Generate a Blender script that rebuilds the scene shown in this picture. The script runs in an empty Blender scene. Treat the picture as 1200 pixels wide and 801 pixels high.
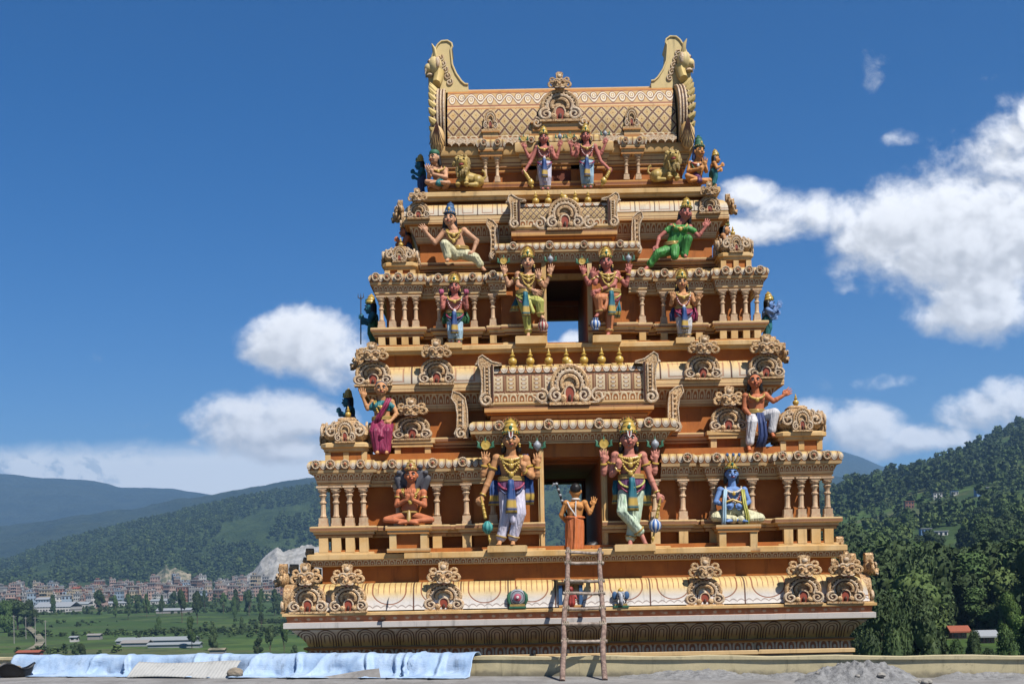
import bpy, bmesh, math, random
import numpy as np
from mathutils import Vector, Matrix, Euler

random.seed(7)
rng = np.random.default_rng(11)
C = bpy.context.scene.collection
R = math.radians
S = 0.016            # metres that one pixel of the photograph covers at the tower's front
F = 1400.0           # focal length in photograph pixels
D = F * S            # distance of the tower's front
EYE = 1.6            # eye height above the roof floor
YE = 685.0           # eye level in the photograph
AX = 675.3           # tower axis at eye level
ROLL = R(1.1)

def K(p): return 1.0 - p / F
def unroll(px, py):
    a = ROLL
    x, y = px - 600.0, py - YE
    return 600.0 + x * math.cos(a) - y * math.sin(a), YE + x * math.sin(a) + y * math.cos(a)
def W(px, py, p):
    """a photograph point standing p pixels in front of the tower's front plane -> world metres"""
    ux, uy = unroll(px, py)
    k = K(p)
    return Vector(((ux - 600) * k * S, D - p * S, EYE + (YE - uy) * k * S))
TX = (AX - 600) * S

# ------------------------------------------------------------------ properties
def tag(o, label=None, cat=None, group=None, kind=None):
    if label: o['label'] = label
    if cat: o['category'] = cat
    if group: o['group'] = group
    if kind: o['kind'] = kind
    return o
def empty(name, loc, label=None, cat=None, group=None, rz=0.0):
    o = bpy.data.objects.new(name, None)
    o.empty_display_size = 0.2
    C.objects.link(o); o.location = loc; o.rotation_euler = (0, 0, rz)
    return tag(o, label, cat, group)
def link(name, me, parent=None, loc=(0, 0, 0), rot=(0, 0, 0), scale=None):
    o = bpy.data.objects.new(name, me); C.objects.link(o)
    o.parent = parent; o.location = loc; o.rotation_euler = rot
    if scale is not None: o.scale = scale
    return o
def copy_tree(o, parent=None):
    c = o.copy(); C.objects.link(c); c.parent = parent
    for ch in list(o.children): copy_tree(ch, c)
    return c

# ------------------------------------------------------------------ mesh builder
class MB:
    def __init__(s):
        s.v = []; s.f = []; s.uv = []; s.m = []
    def add(s, verts, faces, uvs=None, mat=0):
        b = len(s.v)
        s.v.extend([tuple(q) for q in verts])
        for i, f in enumerate(faces):
            s.f.append(tuple(b + j for j in f))
            s.uv.append(uvs[i] if uvs else [(0.5, 0.5)] * len(f))
            s.m.append(mat)
        return s
    def box(s, x0, x1, y0, y1, z0, z1, mat=0):
        v = [(x0, y0, z0), (x1, y0, z0), (x1, y1, z0), (x0, y1, z0), (x0, y0, z1), (x1, y0, z1), (x1, y1, z1), (x0, y1, z1)]
        f = [(0, 3, 2, 1), (4, 5, 6, 7), (0, 1, 5, 4), (1, 2, 6, 5), (2, 3, 7, 6), (3, 0, 4, 7)]
        q = [(0, 0), (1, 0), (1, 1), (0, 1)]
        return s.add(v, f, [q] * 6, mat)
    def prism(s, pts, y0, y1, mat=0, plane='xz'):
        """closed outline pts in a plane, extruded along the third axis from y0 to y1"""
        n = len(pts)
        def P(a, b, c):
            return {'xz': (a, c, b), 'xy': (a, b, c), 'yz': (c, a, b)}[plane]
        v = [P(a, b, y0) for a, b in pts] + [P(a, b, y1) for a, b in pts]
        f = [tuple(range(n)), tuple(range(2 * n - 1, n - 1, -1))]
        f += [(i, i + n, (i + 1) % n + n, (i + 1) % n) for i in range(n)]
        uv = [[(0.5, 0.5)] * n, [(0.5, 0.5)] * n] + [[(i / n, 0), (i / n, 1), ((i + 1) / n, 1), ((i + 1) / n, 0)] for i in range(n)]
        return s.add(v, f, uv, mat)
    def lathe(s, prof, c=(0, 0, 0), seg=14, mat=0, sq=0.0, rot=None, caps=True):
        """prof [(r,z)] round z; sq>0 squares the cross-section"""
        n = len(prof); v = []
        for r, z in prof:
            for i in range(seg):
                a = 2 * math.pi * (i + 0.5) / seg
                ca, sa = math.cos(a), math.sin(a)
                k = 1.0
                if sq: k = (1 - sq) + sq / max(abs(ca), abs(sa))
                q = Vector((r * ca * k, r * sa * k, z))
                if rot: q = rot @ q
                v.append((q.x + c[0], q.y + c[1], q.z + c[2]))
        f = []; uv = []
        for j in range(n - 1):
            for i in range(seg):
                i2 = (i + 1) % seg
                f.append((j * seg + i, j * seg + i2, (j + 1) * seg + i2, (j + 1) * seg + i))
                uv.append([(i / seg, j / (n - 1)), ((i + 1) / seg, j / (n - 1)), ((i + 1) / seg, (j + 1) / (n - 1)), (i / seg, (j + 1) / (n - 1))])
        if caps:
            if prof[0][0] > 1e-6: f.append(tuple(range(seg - 1, -1, -1))); uv.append([(0.5, 0)] * seg)
            if prof[-1][0] > 1e-6: f.append(tuple((n - 1) * seg + i for i in range(seg))); uv.append([(0.5, 1)] * seg)
        return s.add(v, f, uv, mat)
    def ell(s, c, r, mat=0, seg=12, rings=8, rot=None):
        if not isinstance(r, (tuple, list)): r = (r, r, r)
        v = []; f = []; uv = []
        for j in range(rings + 1):
            t = math.pi * j / rings - math.pi / 2
            for i in range(seg):
                a = 2 * math.pi * i / seg
                q = Vector((r[0] * math.cos(t) * math.cos(a), r[1] * math.cos(t) * math.sin(a), r[2] * math.sin(t)))
                if rot: q = rot @ q
                v.append((q.x + c[0], q.y + c[1], q.z + c[2]))
        for j in range(rings):
            for i in range(seg):
                i2 = (i + 1) % seg
                f.append((j * seg + i, j * seg + i2, (j + 1) * seg + i2, (j + 1) * seg + i))
                uv.append([(i / seg, j / rings), ((i + 1) / seg, j / rings), ((i + 1) / seg, (j + 1) / rings), (i / seg, (j + 1) / rings)])
        return s.add(v, f, uv, mat)
    def tube(s, pts, rad, seg=8, mat=0, caps=True, flat=1.0, closed=False):
        pts = [Vector(p) for p in pts]; n = len(pts)
        if not isinstance(rad, (list, tuple)): rad = [rad] * n
        v = []; f = []; uv = []; up = None
        L = 0.0; ls = []
        for i in range(n):
            if i: L += (pts[i] - pts[i - 1]).length
            ls.append(L)
            if closed: t = pts[(i + 1) % n] - pts[i - 1]
            else: t = pts[min(i + 1, n - 1)] - pts[max(i - 1, 0)]
            if t.length < 1e-9: t = Vector((0, 0, 1))
            t.normalize()
            if up is None:
                up = Vector((0, 1, 0)) if abs(t.y) < 0.9 else Vector((1, 0, 0))
            a = t.cross(up)
            if a.length < 1e-6: a = t.orthogonal()
            a.normalize(); b = a.cross(t).normalized(); up = b
            for j in range(seg):
                w = 2 * math.pi * j / seg
                v.append(pts[i] + a * (rad[i] * math.cos(w)) + b * (rad[i] * flat * math.sin(w)))
        m = n if closed else n - 1
        for i in range(m):
            i1 = (i + 1) % n
            for j in range(seg):
                j2 = (j + 1) % seg
                f.append((i * seg + j, i * seg + j2, i1 * seg + j2, i1 * seg + j))
                uv.append([(j / seg, i / m), ((j + 1) / seg, i / m), ((j + 1) / seg, (i + 1) / m), (j / seg, (i + 1) / m)])
        if caps and not closed:
            f.append(tuple(range(seg - 1, -1, -1))); uv.append([(0.5, 0)] * seg)
            f.append(tuple((n - 1) * seg + j for j in range(seg))); uv.append([(0.5, 1)] * seg)
        return s.add(v, f, uv, mat)
    def capsule(s, a, b, ra, rb, seg=10, mat=0):
        a = Vector(a); b = Vector(b); d = b - a; L = d.length
        if L < 1e-6: return s.ell(a, max(ra, rb), mat, seg, 8)
        d.normalize()
        pts = []; rad = []
        for i in range(4):
            t = R(5 + 85 * i / 3 - 0); pts.append(a - d * ra * math.cos(t)); rad.append(ra * math.sin(t))
        for i in range(4):
            t = R(90 * i / 3 * 0.94); pts.append(b + d * rb * math.sin(t)); rad.append(rb * math.cos(t))
        return s.tube(pts, rad, seg, mat)
    def sweep(s, prof, path, closed, period=10.0, mat=0, umul=1.0):
        """prof [(outward, z)] bottom to top along a rectilinear plan path [(x,p)] with mitred corners; y = -p"""
        n = len(path); m = len(prof)
        seg = n if closed else n - 1
        nr = []
        for i in range(seg):
            a = path[i]; b = path[(i + 1) % n]
            dx, dp = b[0] - a[0], b[1] - a[1]
            l = math.hypot(dx, dp); nr.append((-dp / l, dx / l, l))
        def off(i):
            if closed: n0, n1 = nr[i - 1], nr[i % seg]
            else: n0, n1 = nr[max(i - 1, 0)], nr[min(i, seg - 1)]
            if abs(n0[0] - n1[0]) < 1e-6 and abs(n0[1] - n1[1]) < 1e-6: return n0[0], n0[1]
            return n0[0] + n1[0], n0[1] + n1[1]
        offs = [off(i) for i in range(n)]
        al = [0.0]
        for j in range(1, m): al.append(al[-1] + math.hypot(prof[j][0] - prof[j - 1][0], prof[j][1] - prof[j - 1][1]))
        for i in range(seg):
            i1 = (i + 1) % n
            nn = max(1, round(nr[i][2] / period)) * umul
            dx_, dp_ = nr[i][1], -nr[i][0]
            v = []; f = []; uv = []; uu = []
            for j in range(m):
                for w in (i, i1):
                    x = path[w][0] + offs[w][0] * prof[j][0]; p = path[w][1] + offs[w][1] * prof[j][0]
                    v.append((x, -p, prof[j][1]))
                    uu.append(((x - path[i][0]) * dx_ + (p - path[i][1]) * dp_) / nr[i][2] * nn)
            for j in range(m - 1):
                f.append((2 * j, 2 * j + 1, 2 * j + 3, 2 * j + 2))
                v0, v1 = al[j] / al[-1], al[j + 1] / al[-1]
                uv.append([(uu[2 * j], v0), (uu[2 * j + 1], v0), (uu[2 * j + 3], v1), (uu[2 * j + 2], v1)])
            s.add(v, f, uv, mat)
        return s
    def mesh(s, name, mats, scale=1.0, angle=38, off=(0, 0, 0), weld=True):
        me = bpy.data.meshes.new(name)
        vs = [((v[0] + off[0]) * scale, (v[1] + off[1]) * scale, (v[2] + off[2]) * scale) for v in s.v]
        me.from_pydata(vs, [], s.f)
        ul = me.uv_layers.new(name='UVMap')
        flat = [c for fu in s.uv for q in fu for c in q]
        ul.data.foreach_set('uv', flat)
        for mm in (mats if isinstance(mats, (list, tuple)) else [mats]): me.materials.append(mm)
        me.polygons.foreach_set('material_index', s.m)
        if weld:
            bm = bmesh.new(); bm.from_mesh(me)
            bmesh.ops.remove_doubles(bm, verts=bm.verts, dist=0.0004)
            bm.to_mesh(me); bm.free()
        if angle:
            me.polygons.foreach_set('use_smooth', [True] * len(me.polygons))
            me.set_sharp_from_angle(angle=R(angle))
        me.update()
        return me
    def build(s, name, mats, parent=None, scale=1.0, angle=38, loc=(0, 0, 0), rot=(0, 0, 0), weld=True):
        return link(name, s.mesh(name, mats, scale, angle, weld=weld), parent, loc, rot)

def spiral(cx, cz, r0, r1, turns, a0, n=22, y=0.0, sgn=1):
    out = []
    for i in range(n):
        t = i / (n - 1); r = r0 + (r1 - r0) * t; a = a0 + sgn * 2 * math.pi * turns * t
        out.append((cx + r * math.cos(a), y, cz + r * math.sin(a)))
    return out
def arc(cx, cz, rx, rz, a0, a1, n=18, y=0.0):
    return [(cx + rx * math.cos(R(a0 + (a1 - a0) * i / (n - 1))), y, cz + rz * math.sin(R(a0 + (a1 - a0) * i / (n - 1)))) for i in range(n)]

# ------------------------------------------------------------------ shader expressions
class V:
    def __init__(s, t, o): s.t = t; s.s = o
    def __add__(a, b): return mop('ADD', a, b)
    __radd__ = __add__
    def __sub__(a, b): return mop('SUBTRACT', a, b)
    def __rsub__(a, b): return mop('SUBTRACT', b, a)
    def __mul__(a, b): return mop('MULTIPLY', a, b)
    __rmul__ = __mul__
    def __truediv__(a, b): return mop('DIVIDE', a, b)
def mop(op, *a):
    t = next(x.t for x in a if isinstance(x, V))
    n = t.nodes.new('ShaderNodeMath'); n.operation = op
    for i, x in enumerate(a):
        if isinstance(x, V): t.links.new(x.s, n.inputs[i])
        else: n.inputs[i].default_value = x
    return V(t, n.outputs[0])
def vabs(a): return mop('ABSOLUTE', a)
def vfrac(a): return mop('FRACT', a)
def vfloor(a): return mop('FLOOR', a)
def vmin(a, b): return mop('MINIMUM', a, b)
def vmax(a, b): return mop('MAXIMUM', a, b)
def vsqrt(a): return mop('SQRT', a)
def vsin(a): return mop('SINE', a)
def hyp(a, b): return vsqrt(a * a + b * b)
def sstep(a, b, x):
    n = x.t.nodes.new('ShaderNodeMapRange'); n.interpolation_type = 'SMOOTHSTEP'
    lo, hi, inv = (a, b, False) if a < b else (b, a, True)
    n.inputs[1].default_value = lo; n.inputs[2].default_value = hi
    n.inputs[3].default_value = 1.0 if inv else 0.0; n.inputs[4].default_value = 0.0 if inv else 1.0
    x.t.links.new(x.s, n.inputs[0])
    return V(x.t, n.outputs[0])
def line(x, w, soft=0.4): return sstep(w * (1 + soft), w * (1 - soft), vabs(x))
def mix(t, f, a, b):
    n = t.nodes.new('ShaderNodeMix'); n.data_type = 'RGBA'
    if isinstance(f, V): t.links.new(f.s, n.inputs[0])
    else: n.inputs[0].default_value = f
    for i, c in ((6, a), (7, b)):
        if isinstance(c, tuple): n.inputs[i].default_value = (c[0], c[1], c[2], 1)
        else: t.links.new(c, n.inputs[i])
    return n.outputs[2]
def mul(t, col, f):
    n = t.nodes.new('ShaderNodeVectorMath'); n.operation = 'SCALE'
    if isinstance(col, tuple): n.inputs[0].default_value = col
    else: t.links.new(col, n.inputs[0])
    t.links.new(f.s, n.inputs['Scale'])
    return n.outputs[0]
def noise(t, vec, scale, detail=3.0, rough=0.55, out=0, dist=0.0):
    n = t.nodes.new('ShaderNodeTexNoise')
    if vec is not None: t.links.new(vec, n.inputs['Vector'])
    n.inputs['Scale'].default_value = scale; n.inputs['Detail'].default_value = detail
    n.inputs['Roughness'].default_value = rough; n.inputs['Distortion'].default_value = dist
    return V(t, n.outputs[out]) if out == 0 else n.outputs[1]
def coords(t, kind='Object'):
    n = t.nodes.new('ShaderNodeTexCoord'); return n.outputs[kind]
def geo_pos(t): return t.nodes.new('ShaderNodeNewGeometry').outputs['Position']
def sep(t, vec):
    n = t.nodes.new('ShaderNodeSeparateXYZ'); t.links.new(vec, n.inputs[0])
    return [V(t, n.outputs[i]) for i in range(3)]
def uvw(t):
    u, v, _ = sep(t, coords(t, 'UV')); return u, v

MATS = {}
def material(name, fn, rough=0.62, spec=0.35, bump=0.25, bdist=0.01, grime=True):
    if name in MATS: return MATS[name]
    m = bpy.data.materials.new(name); m.use_nodes = True
    t = m.node_tree; b = t.nodes['Principled BSDF']
    r = fn(t)
    col, h = r if isinstance(r, tuple) and len(r) == 2 and not isinstance(r[0], (int, float)) else (r, None)
    pos = geo_pos(t)
    if grime:
        g = noise(t, pos, 5.0, 5, 0.62)
        g2 = noise(t, pos, 38.0, 3, 0.6)
        mp = t.nodes.new('ShaderNodeMapping'); t.links.new(pos, mp.inputs[0]); mp.inputs['Scale'].default_value = (7.0, 7.0, .8)
        st = noise(t, mp.outputs[0], 1.0, 5, 0.65)
        sp = sstep(0.66, 0.74, noise(t, pos, 17.0, 4, 0.7))
        col = mul(t, col, (0.51 + 0.17 * g + 0.11 * (g2 - 0.5)) * (1.0 - 0.36 * sstep(0.53, 0.74, st)))
        col = mix(t, sp * 0.35, col, (0.22, 0.19, 0.15))
        f = noise(t, pos, 60.0, 4, 0.6)
        h = f * 0.25 if h is None else h + f * 0.25
    if isinstance(col, tuple): b.inputs['Base Color'].default_value = (*col, 1)
    else: t.links.new(col, b.inputs['Base Color'])
    b.inputs['Roughness'].default_value = rough
    b.inputs['Specular IOR Level'].default_value = spec
    if h is not None and bump:
        bn = t.nodes.new('ShaderNodeBump'); bn.inputs['Strength'].default_value = bump; bn.inputs['Distance'].default_value = bdist
        t.links.new(h.s, bn.inputs['Height']); t.links.new(bn.outputs[0], b.inputs['Normal'])
    MATS[name] = m
    return m
def paint(name, col, **kw): return material(name, lambda t: col, **kw)
# ------------------------------------------------------------------ tower paints
CREAM = (0.66, 0.47, 0.235); YEL = (0.70, 0.47, 0.16); WHITE = (0.74, 0.71, 0.68); TAN = (0.50, 0.29, 0.11)
BROWN = (0.10, 0.028, 0.012); ORANGE = (0.42, 0.12, 0.025); PINK = (0.62, 0.33, 0.25)

def f_cream(t):
    g = noise(t, geo_pos(t), 2.2, 4, 0.6)
    return mix(t, sstep(0.35, 0.7, g), (0.79, 0.54, 0.255), (0.68, 0.40, 0.135))
m_cream = material('cream_paint', f_cream)
def f_edge(t):
    u, v = uvw(t)
    l = line(v - 0.14, 0.03) + line(v - 0.30, 0.035) + line(v - 0.48, 0.025) + line(v - 0.66, 0.03) + line(v - 0.9, 0.02)
    base = mix(t, sstep(0.3, 0.62, v), (0.64, 0.29, 0.065), (0.80, 0.55, 0.265))  # lower orange: tan undersides plus warm bounce light put into the colour
    return mix(t, vmin(l, 1.0) * 0.85, base, (0.22, 0.06, 0.02)), 1.0 - l
m_edge = material('ruled_cream_paint', f_edge)
def f_wall(t):
    g = noise(t, geo_pos(t), 3.0, 5, 0.6)
    return mix(t, sstep(0.3, 0.7, g), (0.54, 0.172, 0.024), (0.42, 0.122, 0.018))
m_wall = material('orange_wall_paint', f_wall, rough=0.7)
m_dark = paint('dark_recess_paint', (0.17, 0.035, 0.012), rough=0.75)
m_white = paint('white_paint', (0.62, 0.57, 0.53))
m_gold = material('gold_paint', lambda t: (0.62, 0.40, 0.07), rough=0.38, spec=0.6)
m_brown = paint('brown_line_paint', (0.085, 0.028, 0.014))
m_yellow = paint('yellow_paint', (0.72, 0.53, 0.20)); m_palegold = paint('pale_gold_paint', (0.78, 0.60, 0.28))

def f_kapota(t):
    u, v = uvw(t); fu = vfrac(u); x = vabs(fu - 0.5)
    col = mix(t, sstep(0.14, 0.42, v), (0.78, 0.73, 0.68), (0.76, 0.54, 0.22))
    st = line(vfrac(fu * 9.0) - 0.5, 0.09) * sstep(0.3, 0.42, v)
    d = hyp(x, vmin(v - 0.42, 0.0) * 1.15)
    U = line(d - 0.34, 0.014) * sstep(0.05, 0.1, v)
    edge = line(0.5 - x, 0.014)
    dip = line(v - 0.05 - 0.05 * vabs(vsin(fu * 18.85)), 0.014)
    col = mix(t, vmin(st * 0.75 + U * 0.9, 1.0), col, (0.33, 0.11, 0.04))
    col = mix(t, vmin(edge + dip * 0.6, 1.0), col, (0.13, 0.05, 0.03))
    return col, 1.0 - vmin(U * 0.5 + edge * 1.5 + st * 0.3, 1.5)
m_kapota = material('petal_eave_paint', f_kapota, bump=0.5, bdist=0.02)
def f_kapota2(t):
    u, v = uvw(t); fu = vfrac(u); x = vabs(fu - 0.5)
    col = mix(t, sstep(0.12, 0.42, v), (0.74, 0.64, 0.50), (0.72, 0.50, 0.21))
    st = line(vfrac(fu * 7.0) - 0.5, 0.1) * sstep(0.38, 0.5, v)
    q = vmax(x * 1.25, vabs(v - 0.30) * 1.4)
    U = line(q - 0.33, 0.03)
    edge = line(0.5 - x, 0.022)
    col = mix(t, vmin(st * 0.5 + U * 0.7, 1.0), col, (0.42, 0.17, 0.08))
    col = mix(t, edge, col, (0.12, 0.05, 0.03))
    return col, 1.0 - vmin(U * 0.5 + edge * 1.5, 1.5)
m_kapota2 = material('panelled_eave_paint', f_kapota2, bump=0.5, bdist=0.015)
def f_roll(t):
    u, v = uvw(t); fu = vfrac(u); x = vabs(fu - 0.5)
    d = hyp(x, vmin(v - 0.42, 0.0) * 1.15)
    inside = sstep(0.49, 0.45, d)
    l = line(d - 0.47, 0.045) + line(d - 0.30, 0.03) * 0.6
    l = vmin(l, 1.0)
    col = mix(t, inside, (0.40, 0.17, 0.05), mix(t, sstep(0.15, 0.6, v), (0.70, 0.60, 0.47), (0.66, 0.45, 0.17)))
    core = sstep(0.2, 0.14, hyp(x, vmin(v - 0.36, 0.0) * 1.2)) * sstep(0.62, 0.4, v)
    col = mix(t, core * 0.55, col, (0.62, 0.55, 0.50))
    return mix(t, l * 0.9, col, (0.17, 0.05, 0.02)), 1.0 - l
m_roll = material('scalloped_eave_paint', f_roll, bump=0.6, bdist=0.012)
def f_frieze(t):
    u, v = uvw(t); fu = vfrac(u); x = vabs(fu - 0.5)
    d = hyp(x, vmax(v - 0.45, 0.0) * 0.8)
    ring = line(d - 0.36, 0.09) * sstep(0.1, 0.2, v)
    dot = sstep(0.16, 0.10, hyp(x, (v - 0.36) * 0.8))
    rule = line(v - 0.95, 0.05) + line(v - 0.05, 0.05)
    col = mix(t, vmin(ring + dot + rule, 1.0), (0.42, 0.15, 0.04), (0.80, 0.62, 0.38))
    return col, ring + dot
m_frieze = material('looped_frieze_paint', f_frieze, bump=0.6, bdist=0.012)
def f_lotus(t):
    u, v = uvw(t); fu = vfrac(u); x = vabs(fu - 0.5)
    d = hyp(x, vmax(v - 0.52, 0.0) * 0.95)
    l = line(d - 0.44, 0.030) + line(d - 0.30, 0.026) + line(d - 0.13, 0.024) * sstep(0.1, 0.25, v)
    col = mix(t, sstep(0.05, 0.75, v), (0.80, 0.44, 0.12), (0.78, 0.63, 0.47))  # two-tone petals; lower orange brightened, light on that half put into the colour
    return mix(t, vmin(l, 1.0) * 0.88, col, (0.13, 0.05, 0.025)), 1.0 - l
m_lotus = material('lotus_moulding_paint', f_lotus, bump=0.7, bdist=0.02)
def f_dots(t):
    u, v = uvw(t); fu = vfrac(u)
    c = sstep(0.2, 0.1, hyp((fu - 0.5), (v - 0.5) * 1.0))
    n = sstep(0.5, 0.66, noise(t, geo_pos(t), 7.0, 4, 0.7))
    col = mix(t, c, mix(t, n * 0.7, (0.62, 0.22, 0.085), (0.68, 0.44, 0.28)), (0.80, 0.58, 0.36))
    return mix(t, line(v - 0.97, 0.05), col, (0.25, 0.07, 0.03)), c
m_dots = material('dotted_red_band_paint', f_dots)
def f_lattice(t):
    u, v = uvw(t)
    a = vabs(vfrac(u + v * 2.0) - 0.5); b = vabs(vfrac(u - v * 2.0) - 0.5)
    l = vmax(sstep(0.105, 0.07, a), sstep(0.105, 0.07, b))
    l2 = vmax(sstep(0.17, 0.14, a), sstep(0.17, 0.14, b))
    dot = sstep(0.09, 0.05, hyp(a - 0.5, b - 0.5))
    g = noise(t, geo_pos(t), 6.0, 3)
    base = mix(t, sstep(0.3, 0.7, g), (0.64, 0.44, 0.19), (0.56, 0.34, 0.12))
    col = mix(t, l2, base, (0.72, 0.58, 0.36))
    col = mix(t, vmin(l + dot, 1.0) * 0.95, col, (0.15, 0.04, 0.015))
    return col, 1.0 - l
m_lattice = material('lattice_roof_paint', f_lattice, bump=1.0, bdist=0.04)
def f_scroll(t):
    u, v = uvw(t); fu = vfrac(u)
    w = v - 0.5 - 0.28 * vsin(u * 6.2832)
    l = line(w, 0.07)
    d = hyp((fu - 0.25) * 1.6, v - 0.42); d2 = hyp((fu - 0.75) * 1.6, v - 0.58)
    r = line(d - 0.2, 0.05) + line(d2 - 0.2, 0.05) + sstep(0.1, 0.06, d) + sstep(0.1, 0.06, d2)
    rule = line(v - 0.96, 0.05) + line(v - 0.04, 0.05)
    dk = line(w - 0.10, 0.035) + line(w + 0.10, 0.035) + line(d - 0.28, 0.03) + line(d2 - 0.28, 0.03)
    col = mix(t, vmin(l + r, 1.0), (0.58, 0.38, 0.17), (0.74, 0.64, 0.50))
    col = mix(t, vmin(dk, 1.0) * 0.8, col, (0.20, 0.07, 0.03))
    return mix(t, vmin(rule, 1.0), col, (0.3, 0.1, 0.04)), l + r
m_scroll = material('scrolled_band_paint', f_scroll, bump=0.7, bdist=0.015)
def f_panel(t):
    u, v = uvw(t); fu = vfrac(u); x = vabs(fu - 0.5); alt = vfrac(vfloor(u) * 0.5) * 2.0
    d = vmax(x * 1.0, vabs(v - 0.5) * 0.95)
    frame = line(d - 0.40, 0.04)
    beads = sstep(0.26, 0.18, hyp(vfrac(v * 5.0) - 0.5, x * 1.5))
    col = mix(t, alt, (0.70, 0.55, 0.34), (0.64, 0.45, 0.23))
    col = mix(t, beads * 0.8, col, (0.74, 0.66, 0.55))
    col = mix(t, line(hyp(vfrac(v * 5.0) - 0.5, x * 1.5) - 0.3, 0.05), col, (0.32, 0.12, 0.05))
    return mix(t, vmin(frame + line(0.5 - x, 0.04), 1.0), col, (0.24, 0.08, 0.03)), beads - frame
m_panel = material('beaded_panel_paint', f_panel, bump=0.7, bdist=0.015)
def f_ribs(t):
    u, v = uvw(t)
    l = line(vfrac(v * 14.0) - 0.5, 0.16) * sstep(0.02, 0.05, vabs(vfrac(u * 2) - 0.0))
    return mix(t, l * 0.8, (0.70, 0.55, 0.33), (0.36, 0.15, 0.06)), 1.0 - l
m_ribs = material('ribbed_paint', f_ribs)
def f_pil(t):
    u, v = uvw(t)
    l = line(vfrac(u * 8.0) - 0.5, 0.12)
    col = mix(t, sstep(0.35, 0.6, noise(t, geo_pos(t), 16.0, 3)), (0.74, 0.55, 0.34), (0.68, 0.45, 0.27))
    oi = t.nodes.new('ShaderNodeObjectInfo'); r = V(t, oi.outputs['Random'])
    return mul(t, mix(t, l * 0.5, col, (0.35, 0.12, 0.06)), 0.86 + 0.26 * r), 1.0 - l
m_pil = material('pilaster_paint', f_pil)
def f_orn(t):
    g = noise(t, geo_pos(t), 24.0, 3, 0.6)
    oi = t.nodes.new('ShaderNodeObjectInfo'); r = V(t, oi.outputs['Random'])
    return mul(t, mix(t, sstep(0.42, 0.62, g), (0.76, 0.52, 0.28), (0.60, 0.345, 0.145)), 0.86 + 0.26 * r), 1.0
def carve(t, col, sc=13.0, amt=.75):
    n = noise(t, coords(t, 'Object'), sc, 1, .5)
    l = line(vfrac(n * 6.0) - .5, .13)
    return mix(t, l * amt, col, (0.15, 0.05, 0.02)), 1.0 - l
f_orn0 = f_orn
def f_orn(t):
    return carve(t, f_orn0(t)[0])
m_orn = material('ornament_paint', f_orn, bump=.6)
m_orn2 = material('pale_ornament_paint', lambda t: carve(t, mix(t, sstep(.4, .6, noise(t, geo_pos(t), 18.0, 3)), (0.80, 0.64, 0.46), (0.70, 0.48, 0.28)), 16.0, .5), bump=.5)
m_red = paint('niche_red_paint', (0.36, 0.07, 0.035))
# ------------------------------------------------------------------ the temple tower
tower = empty('temple_tower', (TX, D, 0.0), 'tall tiered cream and orange temple tower covered in painted mouldings, pilasters and arches', 'temple tower')

class Tier:
    """heights are photograph rows, offsets photograph columns from the axis, at depth p"""
    def __init__(s, p): s.k = K(p); s.p = p
    def z(s, y): return (YE - y) * s.k
    def x(s, dx): return dx * s.k
    def pr(s, pts): return [(o, s.z(y)) for o, y in pts]
def tbuild(mb, name, mats, parent=None, angle=38, weld=True):
    o = mb.build(name, mats, parent or tower, S, angle, weld=weld)
    if parent is None: o.location = (0, 0, EYE)
    return o
def loop(t, segs, pback, left=None):
    """plan outline from steps [(x_end, p)] outwards from the middle, mirrored; closed"""
    left = left or segs
    Rr = []; Ll = []
    for dst, sg, sn in ((Rr, segs, 1), (Ll, left, -1)):
        pp = None
        for xe, p in sg:
            if pp is not None and p != pp: dst.append((sn * t.x(px), p))
            dst.append((sn * t.x(xe), p)); px = xe; pp = p
        dst.append((sn * t.x(sg[-1][0]), pback))
    return Rr + Ll[::-1]
def quarter(o_in, o_out, y0, y1, n=8, e=1.0):
    return [(o_in + (o_out - o_in) * math.cos(R(90 * i / n)) ** e, y0 + (y1 - y0) * math.sin(R(90 * i / n)) ** e) for i in range(n + 1)]
def rollp(o_in, o_out, y0, y1, n=9):
    """a round roll: bulges out between y0 and y1"""
    out = []
    for i in range(n + 1):
        a = R(-60 + 150 * i / n)
        out.append((o_in + (o_out - o_in) * math.cos(a), (y0 + y1) / 2 + (y1 - y0) / 2 * (math.sin(a) / (math.sin(R(90)) if a > 0 else math.sin(R(60))))))
    return out

# ---- ornaments -----------------------------------------------------------------
def face_mb():
    """horned lion mask: origin at its chin, about 20 wide and 24 high, facing -y"""
    m = MB()
    m.ell((0, -4, 9), (8.0, 6, 8.0))
    m.ell((0, -9.5, 5.0), (4.6, 3.5, 3.4)); m.ell((0, -11.5, 7.2), (2.3, 2.2, 2.0))
    for sx in (-1, 1):
        m.ell((sx * 3.6, -8.8, 11.0), (2.5, 2.2, 2.3)); m.ell((sx * 3.6, -10.6, 11.0), (1.0, 0.7, 1.0), 1, 8, 6)
        m.tube(arc(sx * 3.6, 11.3, 3.6, 3.3, 20, 160, 8, -9.2), 0.9, 6, 2)
        m.tube(spiral(sx * 9.4, 8.2, 4.6, 0.9, 1.15, R(120) if sx > 0 else R(60), 16, -4.5, -sx), 1.5, 6)
        m.tube(spiral(sx * 9.0, 15.0, 3.6, 0.8, 1.1, R(230) if sx > 0 else R(310), 14, -4.0, -sx), 1.3, 6)
        m.tube([(sx * 1.0, -12.2, 3.6), (sx * 3.4, -11.2, 3.0), (sx * 5.2, -9.2, 4.2)], 0.8, 6, 2)
    m.tube([(-4.4, -10, 2.6), (0, -12, 1.7), (4.4, -10, 2.6)], 0.9, 6, 1)
    m.prism([(-3.6, 15.5), (-4.4, 22.5), (-2.5, 24.5), (2.5, 24.5), (4.4, 22.5), (3.6, 15.5)], -7.5, 0)
    m.ell((0, -7.5, 19), (2.4, 1.6, 2.6), 2)
    return m
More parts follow.
